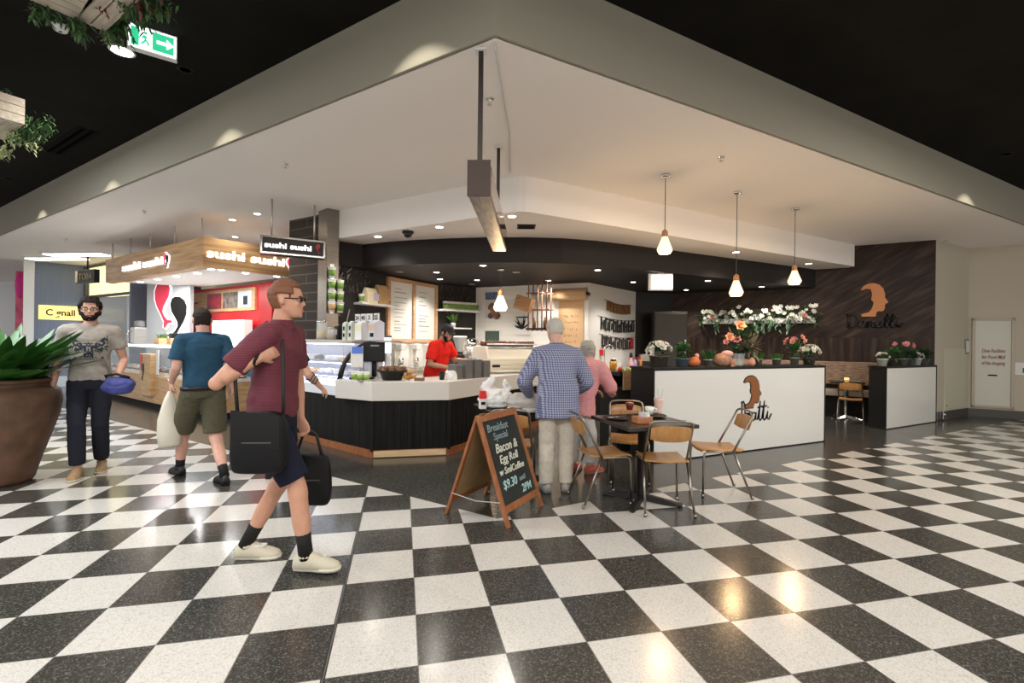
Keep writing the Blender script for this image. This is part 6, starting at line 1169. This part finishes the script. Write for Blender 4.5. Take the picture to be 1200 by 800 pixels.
def face(par, M, brow=None):
    e = MB(); d = MB()
    for s in (-1, 1): e.ell((s * .031, .0795, .114), (.0135, .009, .007), 10, 6, M=M); d.ell((s * .031, .0865, .114), (.006, .004, .006), 8, 6, M=M)
    ew = e.build('eyes', eye_w, par); d.build('irises', eye_d, ew); MB().ell((0, .0935, .046), (.021, .004, .006), 12, 6, M=M).build('lips', lipm, par)
    if brow:
        q = MB()
        for s in (-1, 1): q.tube([M @ Vector((s * .014, .091, .130)), M @ Vector((s * .030, .089, .136)), M @ Vector((s * .046, .080, .131))], [.004, .005, .003], 6)
        q.build('eyebrows', brow, par)
def shoe(par, a, toe, m, sole, s=1.0, name='shoe'):
    """a ankle centre, toe direction in plan; sole on the ground below unless pitch is given by the toe height"""
    a, t = Vector(a), Vector(toe); d = (t - Vector((a.x, a.y, t.z))); d.z = 0; L = .265 * s; d.normalize(); gz = t.z; x = Vector((d.y, -d.x, 0)); h = Vector((a.x, a.y, gz)) - d * .065 * s; q = MB(); rs = []
    for f, w, z in ((0, .028, .075), (.06, .037, .098), (.25, .041, .112), (.42, .042, .102), (.6, .047, .080), (.8, .047, .062), (.94, .034, .048), (1.0, .014, .032)): c = h + d * L * f; rs.append([tuple(c + x * w * s * math.cos(k * .5236) + Vector((0, 0, .018 + (z - .018) * s * max(0, math.sin(k * .5236)) - .004 * (math.sin(k * .5236) < 0)))) for k in range(12)])
    q.rings(rs); q.ell(Vector((a.x, a.y, gz + .085)), (.042 * s, .046 * s, .03), 12, 6); o = q.build(name, m, par); q = MB(); out = []
    for f, w in ((0, .02), (.03, .03), (.2, .036), (.42, .037), (.62, .047), (.8, .048), (.94, .036), (1.01, .012)): c = h + d * L * f; out.append((c, w * s))
    lo = [tuple((c + x * w)[:2]) for c, w in out] + [tuple((c - x * w)[:2]) for c, w in out[::-1]]; q.prism(lo, gz + .001, gz + .022, smooth=True); q.build('sole', sole, o); return o
def person(label, loc, rz, J, skin, legs=True):
    t = thing('person', label, 'person', loc, R(rz)); b = MB(); torso(b, J, -.006, belly=J.get('belly', 0)); N = Vector(J['neck']); M = head_M(J); hb = M @ Vector((0, -.02, .05)); b.tube([N - Vector((0, 0, .05)), N.lerp(hb, .5), hb], [.066, .058, .056], 14); head(b, M); k = J.get('k', 1.0)
    for s in 'lr':
        limb(b, (J['s' + s], J['e' + s], J['w' + s]), (.050 * k, .041 * k, .027 * k)); d = Vector(J.get('hd' + s, Vector(J['w' + s]) - Vector(J['e' + s]))); hand(b, J['w' + s], d, J.get('hn' + s, (1 if s == 'l' else -1, 0, 0)), J.get('hx' + s, 1 if s == 'l' else -1), 1.02, J.get('curl' + s, .45))
        limb(b, (J['h' + s], J['k' + s], Vector(J['k' + s]).lerp(Vector(J['a' + s]), .35), J['a' + s]), (.080 * k, .055 * k, .053 * k, .036 * k)); b.ell(Vector(J['a' + s]) + Vector((0, 0, -.02)), (.036, .04, .04))
        tt = Vector(J['t' + s]); aa = Vector(J['a' + s]); fz = Vector((0, 0, 1)); b.tube([aa - fz * .02, Vector((aa.x, aa.y, tt.z + .05)).lerp(Vector((tt.x, tt.y, tt.z + .05)), .25), Vector((aa.x, aa.y, tt.z + .045)).lerp(Vector((tt.x, tt.y, tt.z + .04)), .6), Vector((aa.x, aa.y, tt.z + .035)).lerp(Vector((tt.x, tt.y, tt.z + .03)), .88)], [.032, .026, .020, .012], 10)
    body = remesh(b, 'body', skin, t, VB, 3); return t, M, body
def sleeve(mb, J, s, f, r, g=.0):
    S, E, Wr = Vector(J['s' + s]), Vector(J['e' + s]), Vector(J['w' + s]); k = J.get('k', 1.0); rr = [(.052 + .016) * k + g, (.044 + .016) * k + g + .004, (.030 + .014) * k + g]
    if f <= 1: mb.tube([S, S.lerp(E, f * .5), S.lerp(E, f)], [rr[0], rr[0] * .98 + r * .5, rr[0] + (rr[1] - rr[0]) * f + r], 14); mb.ell(S, (rr[0],) * 3)
    else: limb(mb, (S, E, E.lerp(Wr, f - 1)), rr, 14)
def shirt(par, J, m, f=.62, r=.006, g=.012, lo=-.1, seed=1, name='shirt', belly=None, w=1.0, wr=.0065, hem=None):
    b = MB(); torso(b, J, g, lo, belly=J.get('belly', 0) if belly is None else belly, w=w)
    if hem:   # extra length below the hips
        p0, r0, f0, t0 = spine(J, 0); b.rings([oval(p0 + Vector((0, 0, dz)), .172 * w + g + e, .126 * w + g + e, r0, f0) for dz, e in ((.16, -.012), (.08, .002), (0, .004), (-hem * .5, .008), (-hem, .012))])
    for s in 'lr': sleeve(b, J, s, f, r, g - .012)
    N = Vector(J['neck']); b.tube([N - Vector((0, 0, .06)), N + Vector((0, 0, .012))], [.085, .070], 14); return remesh(b, name, m, par, VC, 4, wr, seed)
def trousers(par, J, m, f=2.0, w0=.1, w1=.075, w2=.062, seed=2, name='trousers', wr=.005, g=.006, top=.03):
    b = MB(); p0, r0, f0, t0 = spine(J, 0); b.rings([oval(p0 + Vector((0, 0, dz)), rx + g, ry + g, r0, f0) for dz, rx, ry in ((top, .152, .108), (.02, .168, .122), (-.06, .168, .125), (-.11, .15, .11))])
    for s in 'lr':
        H_, K, A = Vector(J['h' + s]), Vector(J['k' + s]), Vector(J['a' + s])
        if f <= 1: e = H_.lerp(K, f); b.tube([H_ + Vector((0, 0, .02)), H_.lerp(K, f * .5), e], [w0, (w0 + w1) / 2 + .005, w1], 14); b.ell(H_, (w0,) * 3)
        else: e = K.lerp(A, f - 1); b.tube([H_ + Vector((0, 0, .02)), H_.lerp(K, .5), K, K.lerp(A, .5), e], [w0, (w0 + w1) / 2, w1, (w1 + w2) / 2 + .004, w2], 14); b.ell(H_, (w0,) * 3); b.ell(K, (w1,) * 3)
    return remesh(b, name, m, par, VC, 4, wr, seed)
def collar(par, J, m, name='collar'):
    N = Vector(J['neck']); q = MB(); r0 = (Vector(J['sr']) - Vector(J['sl'])).normalized(); f0 = Vector((0, 0, 1)).cross(r0).normalized()
    q.rings([oval(N + Vector((0, 0, dz)) + f0 * .004, rx, ry, r0, f0, 20, 2) for dz, rx, ry in ((-.02, .096, .084), (.028, .074, .066), (.040, .070, .064), (.03, .062, .058), (.0, .066, .060))], caps=False); return q.build(name, m, par)
def band(par, J, f, g, h, m, name='belt'):
    p0, r0, f0, t0 = spine(J, f); return MB().rings([oval(p0 + Vector((0, 0, dz)), .165 + g + e, .118 + g + e, r0, f0, 24) for dz, e in ((-h / 2, 0), (-h / 2, .006), (h / 2, .006), (h / 2, 0))], caps=False).build(name, m, par)
def cuff(par, A, up, r, m, h=.10, name='sock'):
    A = Vector(A); d = (Vector(up) - A).normalized(); return MB().tube([A - d * .03, A + d * h * .5, A + d * h], [r, r * .98, r * 1.05], 14).build(name, m, par)
def cloth(name, col, rough=.85, nz=.08, scale=30): return mat(name, col, rough, nz=nz, scale=scale, bump=.15, spec=.2)
def base(h, lean=0, **kw):
    s = h / 1.75; J = dict(pelvis=(0, 0, .95 * s), chest=(0, lean * .4, 1.22 * s), neck=(0, lean, 1.47 * s), head=(0, lean + .035, 1.522 * s), sl=(-.180 * s, lean * .96, 1.415 * s), sr=(.180 * s, lean * .96, 1.415 * s), hl=(-.088 * s, 0, .90 * s), hr=(.088 * s, 0, .90 * s))
    J.update(kw); return J
def std_leg(J, s, foot, toe, knee): J['a' + s] = foot; J['t' + s] = toe; J['k' + s] = knee

# ---- bearded man in a grey printed T-shirt walking towards the camera
J = base(1.86, .02, el=(-.27, -.03, 1.20), wl=(-.25, .24, 1.03), er=(.265, -.06, 1.20), wr=(.285, .02, .945), hdl=(-.1, 1, -.45), hnl=(.3, .2, -.9), hnr=(-1, .2, 0), curlr=.55, curll=.5)
std_leg(J, 'r', (.075, .13, .10), (.09, .33, 0), (.085, .14, .53)); std_leg(J, 'l', (-.085, -.13, .10), (-.10, .08, 0), (-.09, .05, .52)); J['hs'] = 1.04; J['look'] = (-.05, 1, -.05)
t, M, body = person('bearded man in a grey printed T-shirt and dark jeans walking towards the camera', (-4.47, 5.0, 0), 214, J, skinA)
drk = mat('hair_dark', (.012, .008, .006), .75, bump=.5, scale=60, spec=.2); face(t, M, drk); hair(t, M, drk, lambda d, z: z > (.80 if d < 40 else .62 if d < 62 else .50 if d < 85 else .22), off=.020, rag=.006); hair(t, M, drk, lambda d, z: d < 88 and (z < .24 if d < 26 else z < .42 if d < 70 else z < .55) and not (d < 14 and .16 < z < .23), 'beard', .010, .004, 3)
g_ = MB()
for s in (-1, 1): g_.tube([M @ Vector((s * .033 + .024 * math.cos(a), .100 - .006 * abs(math.cos(a)), .116 + .017 * math.sin(a))) for a in [6.283 * i / 14 for i in range(14)]], .0022, 5, closed=True); g_.tube([M @ Vector((s * .057, .094, .118)), M @ Vector((s * .080, .0, .115))], .002, 5)
g_.tube([M @ Vector((-.009, .1, .118)), M @ Vector((.009, .1, .118))], .002, 5); g_.build('glasses', black, t)
teem = cloth('tee_grey', (.33, .30, .27)); prn = cloth('tee_print', (.045, .05, .075)); sh = shirt(t, J, [teem, prn], .58, .010, .014, -.1, 5, 't_shirt')
def eagle(x, z):
    x = abs(x)
    if x < .035 and .0 < z < .14 + .3 * (.035 - x): return noise.noise(Vector((x * 60, z * 60, 1))) > -.25
    a = z - .06
    if .03 < x < .15 and .06 + (x - .03) * .9 > a > -.02 - .02 * math.sin(x * 90) + (x - .03) * .2: return noise.noise(Vector((x * 55, z * 45, 3))) > -.12
    return x < .12 and -.03 < z < 0 and noise.noise(Vector((x * 80, z * 80, 5))) > .1
for p in sh.data.polygons:
    c = p.center
    if p.normal.y > .25 and eagle(c.x, c.z - 1.24): p.material_index = 1
trousers(t, J, cloth('jeans_dark', (.018, .020, .030)), 1.93, .098, .075, .066, 6, 'jeans')
suede = mat('suede_tan', (.34, .22, .12), .9, nz=.15, scale=30); sole_w = mat('sole_pale', (.50, .45, .36), .7)
for s in 'lr': shoe(t, J['a' + s], J['t' + s], suede, sole_w, 1.12, 'boot')
wl = Vector(J['wl']); MTp = Matrix.Translation((-4.47, 5.0, 0)) @ Matrix.Rotation(R(214), 4, 'Z'); pb = MTp @ (wl + Vector((-.02, .12, -.09)))
t, q = crumple('cloth_bag', 'rolled blue cloth bag held in the hand of the man in the grey T-shirt', tuple(pb - Vector((0, 0, .08))), [(.05, 0), (.12, .02), (.15, .07), (.14, .12), (.10, .16), (.04, .18)], mat('bag_royal', (.05, .06, .24), .7, nz=.2), 8, 1, .75); q.build('bag', mat('bag_royal', (.05, .06, .24)), t); MB().tube([(-.1, 0, .13), (-.12, -.02, .19), (.0, -.03, .21), (.11, 0, .17)], .014, 8).build('strap', black, t)

# ---- man in a teal polo walking away with a white bag
J = base(1.75, .03, el=(-.235, .02, 1.15), wl=(-.225, .20, 1.00), er=(.235, -.08, 1.15), wr=(.255, .0, .93), hdl=(0, .35, -1), hnl=(1, 0, 0), curll=1.0, curlr=.6, belly=.035)
std_leg(J, 'l', (-.10, .36, .09), (-.12, .58, 0), (-.10, .27, .49)); std_leg(J, 'r', (.085, -.34, .105), (.09, -.12, 0), (.09, -.06, .47)); J['look'] = (.25, 1, -.05); J['k'] = 1.06
t, M, body = person('man in a teal polo shirt and olive shorts walking away with a white bag', (-3.15, 4.82, 0), 50, J, skinD)
hair(t, M, mat('hair_grey_dark', (.028, .021, .018), .75, spec=.2, bump=.4, scale=60), lambda d, z: z > (.84 if d < 50 else .60 if d < 108 else .20), off=.008); face(t, M, drk)
teal = cloth('polo_teal', (.020, .065, .115)); shirt(t, J, teal, .72, .012, .018, -.06, 7, 'polo_shirt'); collar(t, J, teal); band(t, J, -.02, .030, .035, black)
trousers(t, J, cloth('shorts_olive', (.085, .080, .052)), .98, .112, .105, seed=8, name='shorts')
for s in 'lr': cuff(t, J['a' + s], J['k' + s], .043, blackm, .09); shoe(t, J['a' + s], J['t' + s], mat('shoe_black', (.012, .012, .014), .5), black, 1.08)
MB().tube([Vector(J['wl']) + Vector((.035 * math.cos(a), .035 * math.sin(a), .02)) for a in [.6283 * i for i in range(10)]], .006, 6, closed=True).build('bracelet', chrome, t)
pb = Matrix.Translation((-3.15, 4.82, 0)) @ Matrix.Rotation(R(50), 4, 'Z') @ (Vector(J['wl']) + Vector((.0, .04, -.10)))
t = thing('carrier_bag', 'long white carrier bag hanging from the hand of the man in teal', 'bag', tuple(pb - Vector((0, 0, .56))), R(40)); q = MB(); r_ = random.Random(5)
q.rings([[(rx * math.cos(a * .3927) * (1 + .04 * r_.uniform(-1, 1)), ry * math.sin(a * .3927) * (1 + .06 * r_.uniform(-1, 1)), z) for a in range(16)] for rx, ry, z in ((.08, .045, 0), (.10, .06, .02), (.105, .065, .14), (.10, .055, .28), (.075, .04, .40), (.05, .025, .48), (.02, .018, .56))]); q.build('bag', mat('bag_ivory', (.66, .62, .52), .6, bump=.4, scale=14), t)

# ---- man in a burgundy shirt striding past with bags
J = base(1.82, .05, el=(-.26, .05, 1.15), wl=(-.24, .08, .90), er=(.285, -.19, 1.185), wr=(.235, .03, 1.335), hdr=(-.55, .75, .40), hnr=(-.6, -.8, 0), curlr=1.0, curll=.8, hdl=(0, .4, -1), hnl=(1, 0, 0), hs=1.02)
std_leg(J, 'l', (-.10, -.20, .105), (-.11, .02, 0), (-.10, .02, .53)); std_leg(J, 'r', (.10, .26, .115), (.11, .48, .02), (.10, .20, .54)); J['look'] = (-.12, 1, 0); J['k'] = 1.02
PR = -88; t, M, body = person('man in a burgundy polo and navy shorts striding right past the camera', (-1.53, 3.02, 0), PR, J, skinB)
ging = mat('hair_auburn', (.16, .06, .025), .6, bump=.4, scale=60); face(t, M, ging); hair(t, M, ging, lambda d, z: z > (.82 if d < 45 else .64 if d < 66 else .50 if d < 76 else .62 if d < 108 else .24), off=.015)
g_ = MB()
for s in (-1, 1): g_.ell((s * .033, .096, .116), (.027, .006, .018), 12, 6, M=M); g_.tube([M @ Vector((s * .055, .092, .120)), M @ Vector((s * .082, -.005, .118))], .0035, 6)
g_.build('sunglasses', black, t)
burg_m = NG('polo_burgundy', .85); bx, by, bz = burg_m.sep(burg_m.tc.outputs['Object']); burg_m.color(burg_m.mix(burg_m.math('LESS_THAN', burg_m.math('FRACT', burg_m.math('DIVIDE', bz, .014)), .4), (.135, .024, .040), (.095, .016, .028)))
burg = burg_m.m; shirt(t, J, burg, .68, .010, .016, -.1, 9, 'polo_shirt'); collar(t, J, burg); trousers(t, J, cloth('shorts_navy', (.010, .012, .025)), .93, .108, .092, seed=10, name='shorts')
for s in 'lr': cuff(t, J['a' + s], J['k' + s], .044, blackm, .13); sh_ = shoe(t, J['a' + s], J['t' + s], mat('sneaker_cream', (.50, .46, .36), .6), mat('sneaker_sole', (.60, .57, .48), .6), 1.08, 'sneaker'); MB().box((0, 0, 0), (.05, .09, .006)).build('laces', whitem, sh_, loc=tuple(Vector(J['a' + s]) + Vector((0, .075, -.02))))
Wv = Vector(J['wr']); MB().tube([Wv - Vector((0, .012, .012)) + Vector((.030 * math.cos(a), .015 * math.sin(a), .034 * math.sin(a))) for a in [.6283 * i for i in range(10)]], .010, 6, closed=True).build('watch', blackm, t)
MPu = Matrix.Translation((-1.53, 3.02, 0)) @ Matrix.Rotation(R(PR), 4, 'Z')
def shoulder_bag(name, lab, c, sx, sy, sz, rz, strap):
    t = thing(name, lab, 'bag', tuple(MPu @ Vector(c)), R(PR + rz)); q = MB(); r_ = random.Random(len(lab))
    q.rings([[(sx * .5 * k * math.copysign(abs(math.cos(a * .3927)) ** .5, math.cos(a * .3927)) * (1 + .08 * r_.uniform(-1, 1)), sy * .5 * k2 * math.copysign(abs(math.sin(a * .3927)) ** .5, math.sin(a * .3927)), (z + .03 * r_.uniform(-1, 1) * (0 < z < 1)) * sz) for a in range(16)] for z, k, k2 in ((0, .55, .8), (.05, .95, .96), (.3, 1.15, 1.0), (.6, 1.05, .98), (.85, .8, .9), (1, .35, .8))])
    q.build('bag', mat('bag_black', (.006, .006, .007), .55, bump=.35, scale=14, spec=.25), t, sub=1)
    MB().rings([[(sx * (.50 - .06 * e), y * sy * .42, z * sz) for y, z in ((-1, .93 - .2 * e), (-1, .5 - .12 * e), (1, .42 + .02 * e), (1, .88 - .1 * e))] for e in (0, -.5)]).build('flap', mat('flap_black', (.009, .009, .010), .5, spec=.3), t, bevel=.006); MB().box((sx * .545, .01, sz * .52), (.006, sy * .5, .01)).build('zip', mat('zip_grey', (.05, .05, .052), .5), t); MB().tube(strap, .011, 8).build('strap', mat('strap_black', (.012, .012, .012), .7), t); return t
b0 = Vector((.262, .05, .66)); sh_r = Vector(J['sr']); shoulder_bag('messenger_bag', 'large black messenger bag on the hip of the man in burgundy', tuple(b0), .13, .32, .37, 4, [tuple(p - b0) for p in (Vector((.25, -.08, 1.0)), Vector((.24, -.10, 1.2)), Vector((.14, -.115, 1.42)), Vector((.10, .02, 1.55)), Vector((.15, .13, 1.44)), Vector((.22, .16, 1.32)), Vector((.262, .18, 1.15)), Vector((.262, .18, 1.01)))])
lw = Vector(J['wl']) + Vector((0, .05, -.10)); b1 = lw + Vector((0, .02, -.50)); shoulder_bag('black_bag', 'black bag carried low in the far hand of the man in burgundy', tuple(b1), .10, .30, .36, 0, [tuple(p - b1) for p in (lw + Vector((0, -.08, -.16)), lw + Vector((0, -.03, -.01)), lw + Vector((0, .02, .015)), lw + Vector((0, .06, -.01)), lw + Vector((0, .10, -.16)))])

# ---- grey haired man in a blue check shirt, seen from behind
J = base(1.66, .12, el=(-.32, .12, 1.06), wl=(-.24, .34, .90), er=(.31, .12, 1.06), wr=(.22, .32, .93), hnl=(.6, 0, -.8), hnr=(-.6, 0, -.8), curll=.7, curlr=.7, belly=.02, k=1.06)
J['sl'] = (-.175, .10, 1.325); J['sr'] = (.175, .10, 1.325); std_leg(J, 'l', (-.10, .0, .085), (-.14, .20, 0), (-.10, .02, .47)); std_leg(J, 'r', (.09, .03, .085), (.13, .23, 0), (.095, .04, .47)); J['look'] = (-.28, 1, -.30); J['neck'] = (0, .12, 1.41); J['head'] = (0, .165, 1.46)
t, M, body = person('grey haired man in a blue checked shirt and ivory trousers standing with his back turned', (.45, 4.57, 0), 3, J, skinD)
hair(t, M, mat('hair_silver', (.48, .45, .39), .7, bump=.4, scale=60), lambda d, z: z > (.88 if d < 50 else .62 if d < 108 else .24), off=.009); face(t, M)
ck = NG('shirt_blue_check', .8); x, y, z = ck.sep(ck.tc.outputs['Object']); h_ = ck.math('ADD', x, ck.math('MULTIPLY', y, .6)); f1_ = ck.math('LESS_THAN', ck.math('FRACT', ck.math('DIVIDE', h_, .022)), .45); f2_ = ck.math('LESS_THAN', ck.math('FRACT', ck.math('DIVIDE', z, .022)), .45); sm_ = ck.math('MULTIPLY', ck.math('ADD', f1_, f2_), .5)
ck.color(ck.ramp(sm_, (0, (.36, .37, .45)), (.5, (.165, .18, .30)), (1, (.065, .075, .175)))); shirt(t, J, ck.m, 1.92, .01, .020, -.1, 11, 'checked_shirt', wr=.006, hem=.20, w=1.08); collar(t, J, ck.m)
trousers(t, J, cloth('trousers_ivory', (.56, .51, .43)), 2.0, .098, .080, .070, 12, wr=.006, g=.006, top=.03)
for s in 'lr': shoe(t, J['a' + s], J['t' + s], mat('shoe_grey', (.33, .31, .29), .6), mat('sole_dark', (.10, .10, .10), .7), 1.05)

# ---- grey haired lady in a pink top
J = base(1.50, .20, el=(-.23, .26, .98), wl=(-.12, .40, .90), er=(.23, .28, .96), wr=(.13, .42, .90), hnl=(.3, 0, -1), hnr=(-.3, 0, -1), curll=.4, curlr=.4, belly=.03, k=1.05, hs=.95)
J['look'] = (-.75, .65, -.25); std_leg(J, 'l', (-.08, .0, .08), (-.11, .19, 0), (-.085, .03, .42)); std_leg(J, 'r', (.10, .10, .08), (.14, .29, 0), (.09, .10, .42)); J['neck'] = (0, .21, 1.21); J['chest'] = (0, .06, 1.05); J['head'] = (-.05, .22, 1.235); J['sl'] = (-.165, .18, 1.165); J['sr'] = (.165, .18, 1.165)
t, M, body = person('grey haired lady in a pink top and white trousers leaning to the side counter', (.74, 5.25, 0), -50, J, skinD)
hair(t, M, mat('hair_ash', (.36, .34, .29), .7, bump=.4, scale=60), lambda d, z: z > (.78 if d < 42 else .40 if d < 80 else .12), off=.024, rag=.008); face(t, M, mat('brow_ash', (.2, .17, .14), .8))
pk = cloth('top_pink', (.64, .29, .30)); shirt(t, J, pk, 1.7, .01, .022, -.1, 13, 'pink_top', wr=.006, hem=.18, w=1.06); trousers(t, J, cloth('trousers_white', (.62, .60, .58)), 1.88, .1, .085, .078, 14, wr=.007, g=.004, top=.03)
for s in 'lr': shoe(t, J['a' + s], J['t' + s], mat('shoe_coral', (.62, .12, .08), .5), mat('sole_tan', (.40, .26, .16), .6), .95)

# ---- barista in a red polo and black cap behind the counter
J = base(1.70, .14, el=(-.29, .17, 1.15), wl=(-.38, .40, 1.14), er=(.26, .14, 1.10), wr=(.12, .36, 1.06), hnl=(.6, 0, -.6), hnr=(-.6, 0, -.6), curll=.7, curlr=.8, belly=.03, k=1.05)
J['look'] = (.12, .9, -.50); J['hup'] = (0, .5, .9); std_leg(J, 'l', (-.10, .05, .09), (-.12, .26, 0), (-.10, .06, .48)); std_leg(J, 'r', (.10, .0, .09), (.12, .21, 0), (.10, .03, .48)); J['head'] = (.0, .19, 1.47)
t, M, body = person('barista in a red polo shirt and black cap working behind the counter', (-1.20, 7.30, 0), -122, J, skinC)
face(t, M, drk); hair(t, M, drk, lambda d, z: d > 62 and z > (.45 if d < 90 else .25), off=.008); hair(t, M, drk, lambda d, z: d < 88 and (z < .25 if d < 26 else z < .40 if d < 70 else z < .52) and not (d < 14 and .15 < z < .22), 'beard', .009, .004, 4)
hair(t, M, blackm, lambda d, z: z > (.70 if d < 60 else .64), 'cap', .019, 0); MB().rings([[(x * .075, .085 + .075 * math.sqrt(max(0, 1 - x * x)) * k, .168 - .010 * k + dz) for x in (-1, -.7, -.35, 0, .35, .7, 1)] for k, dz in ((0, 0), (1, 0), (1, .006), (0, .006))], caps=False, closed=False, M=M).build('cap_peak', blackm, t)
rp = cloth('polo_red', (.62, .018, .012)); shirt(t, J, rp, .75, .012, .020, -.1, 15, 'polo_shirt'); collar(t, J, rp); trousers(t, J, blackm, 1.95, .1, .078, .066, 16)
for s in 'lr': shoe(t, J['a' + s], J['t' + s], black, black, 1.05)
pb = Matrix.Translation((-1.20, 7.30, 0)) @ Matrix.Rotation(R(-122), 4, 'Z') @ (Vector(J['wl']) + Vector((.02, .11, -.03)))
t, q = crumple('cleaning_cloth', 'blue cleaning cloth in the hand of the barista', tuple(pb - Vector((0, 0, .07))), [(.02, 0), (.045, .03), (.05, .07), (.035, .12), (.02, .15)], None, 9); q.build('cloth', cloth('cloth_blue', (.10, .20, .50)), t)

# ---- customer mostly hidden behind the man in burgundy, one tattooed arm showing
J = base(1.62, .03, el=(-.24, .02, 1.07), wl=(-.25, .12, .86), er=(.27, .02, 1.08), wr=(.36, .20, .92), hnl=(1, 0, 0), hnr=(-1, 0, -.3), curlr=.4)
std_leg(J, 'l', (-.09, .0, .09), (-.10, .2, 0), (-.09, .01, .46)); std_leg(J, 'r', (.09, .02, .09), (.10, .22, 0), (.09, .03, .46))
t, M, body = person('customer in dark clothes almost hidden behind the man in burgundy, one bare arm showing', (-2.42, 4.93, 0), 6, J, skinA)
face(t, M, drk); hair(t, M, drk, lambda d, z: z > (.82 if d < 45 else .5 if d < 88 else .2), off=.015); shirt(t, J, cloth('top_black', (.014, .014, .016)), .5, .008, .014, -.1, 17, 't_shirt'); trousers(t, J, cloth('trousers_black', (.014, .014, .018)), 1.95, .095, .075, .065, 18)
for s in 'lr': shoe(t, J['a' + s], J['t' + s], black, black, 1.0)
e, w_ = Vector(J['er']), Vector(J['wr']); q = MB()
for k in range(3): c = e.lerp(w_, .15 + .16 * k); d = (w_ - e).normalized(); a = d.orthogonal().normalized(); b = d.cross(a); r = .045 - .004 * k; q.tube([c + (a * math.cos(i * .5236) + b * math.sin(i * .5236)) * r + d * .012 * math.sin(i * 2.1) for i in range(12)], .008, 5, closed=True)
q.build('tattoo', mat('tattoo_ink', (.06, .06, .07), .6), t)
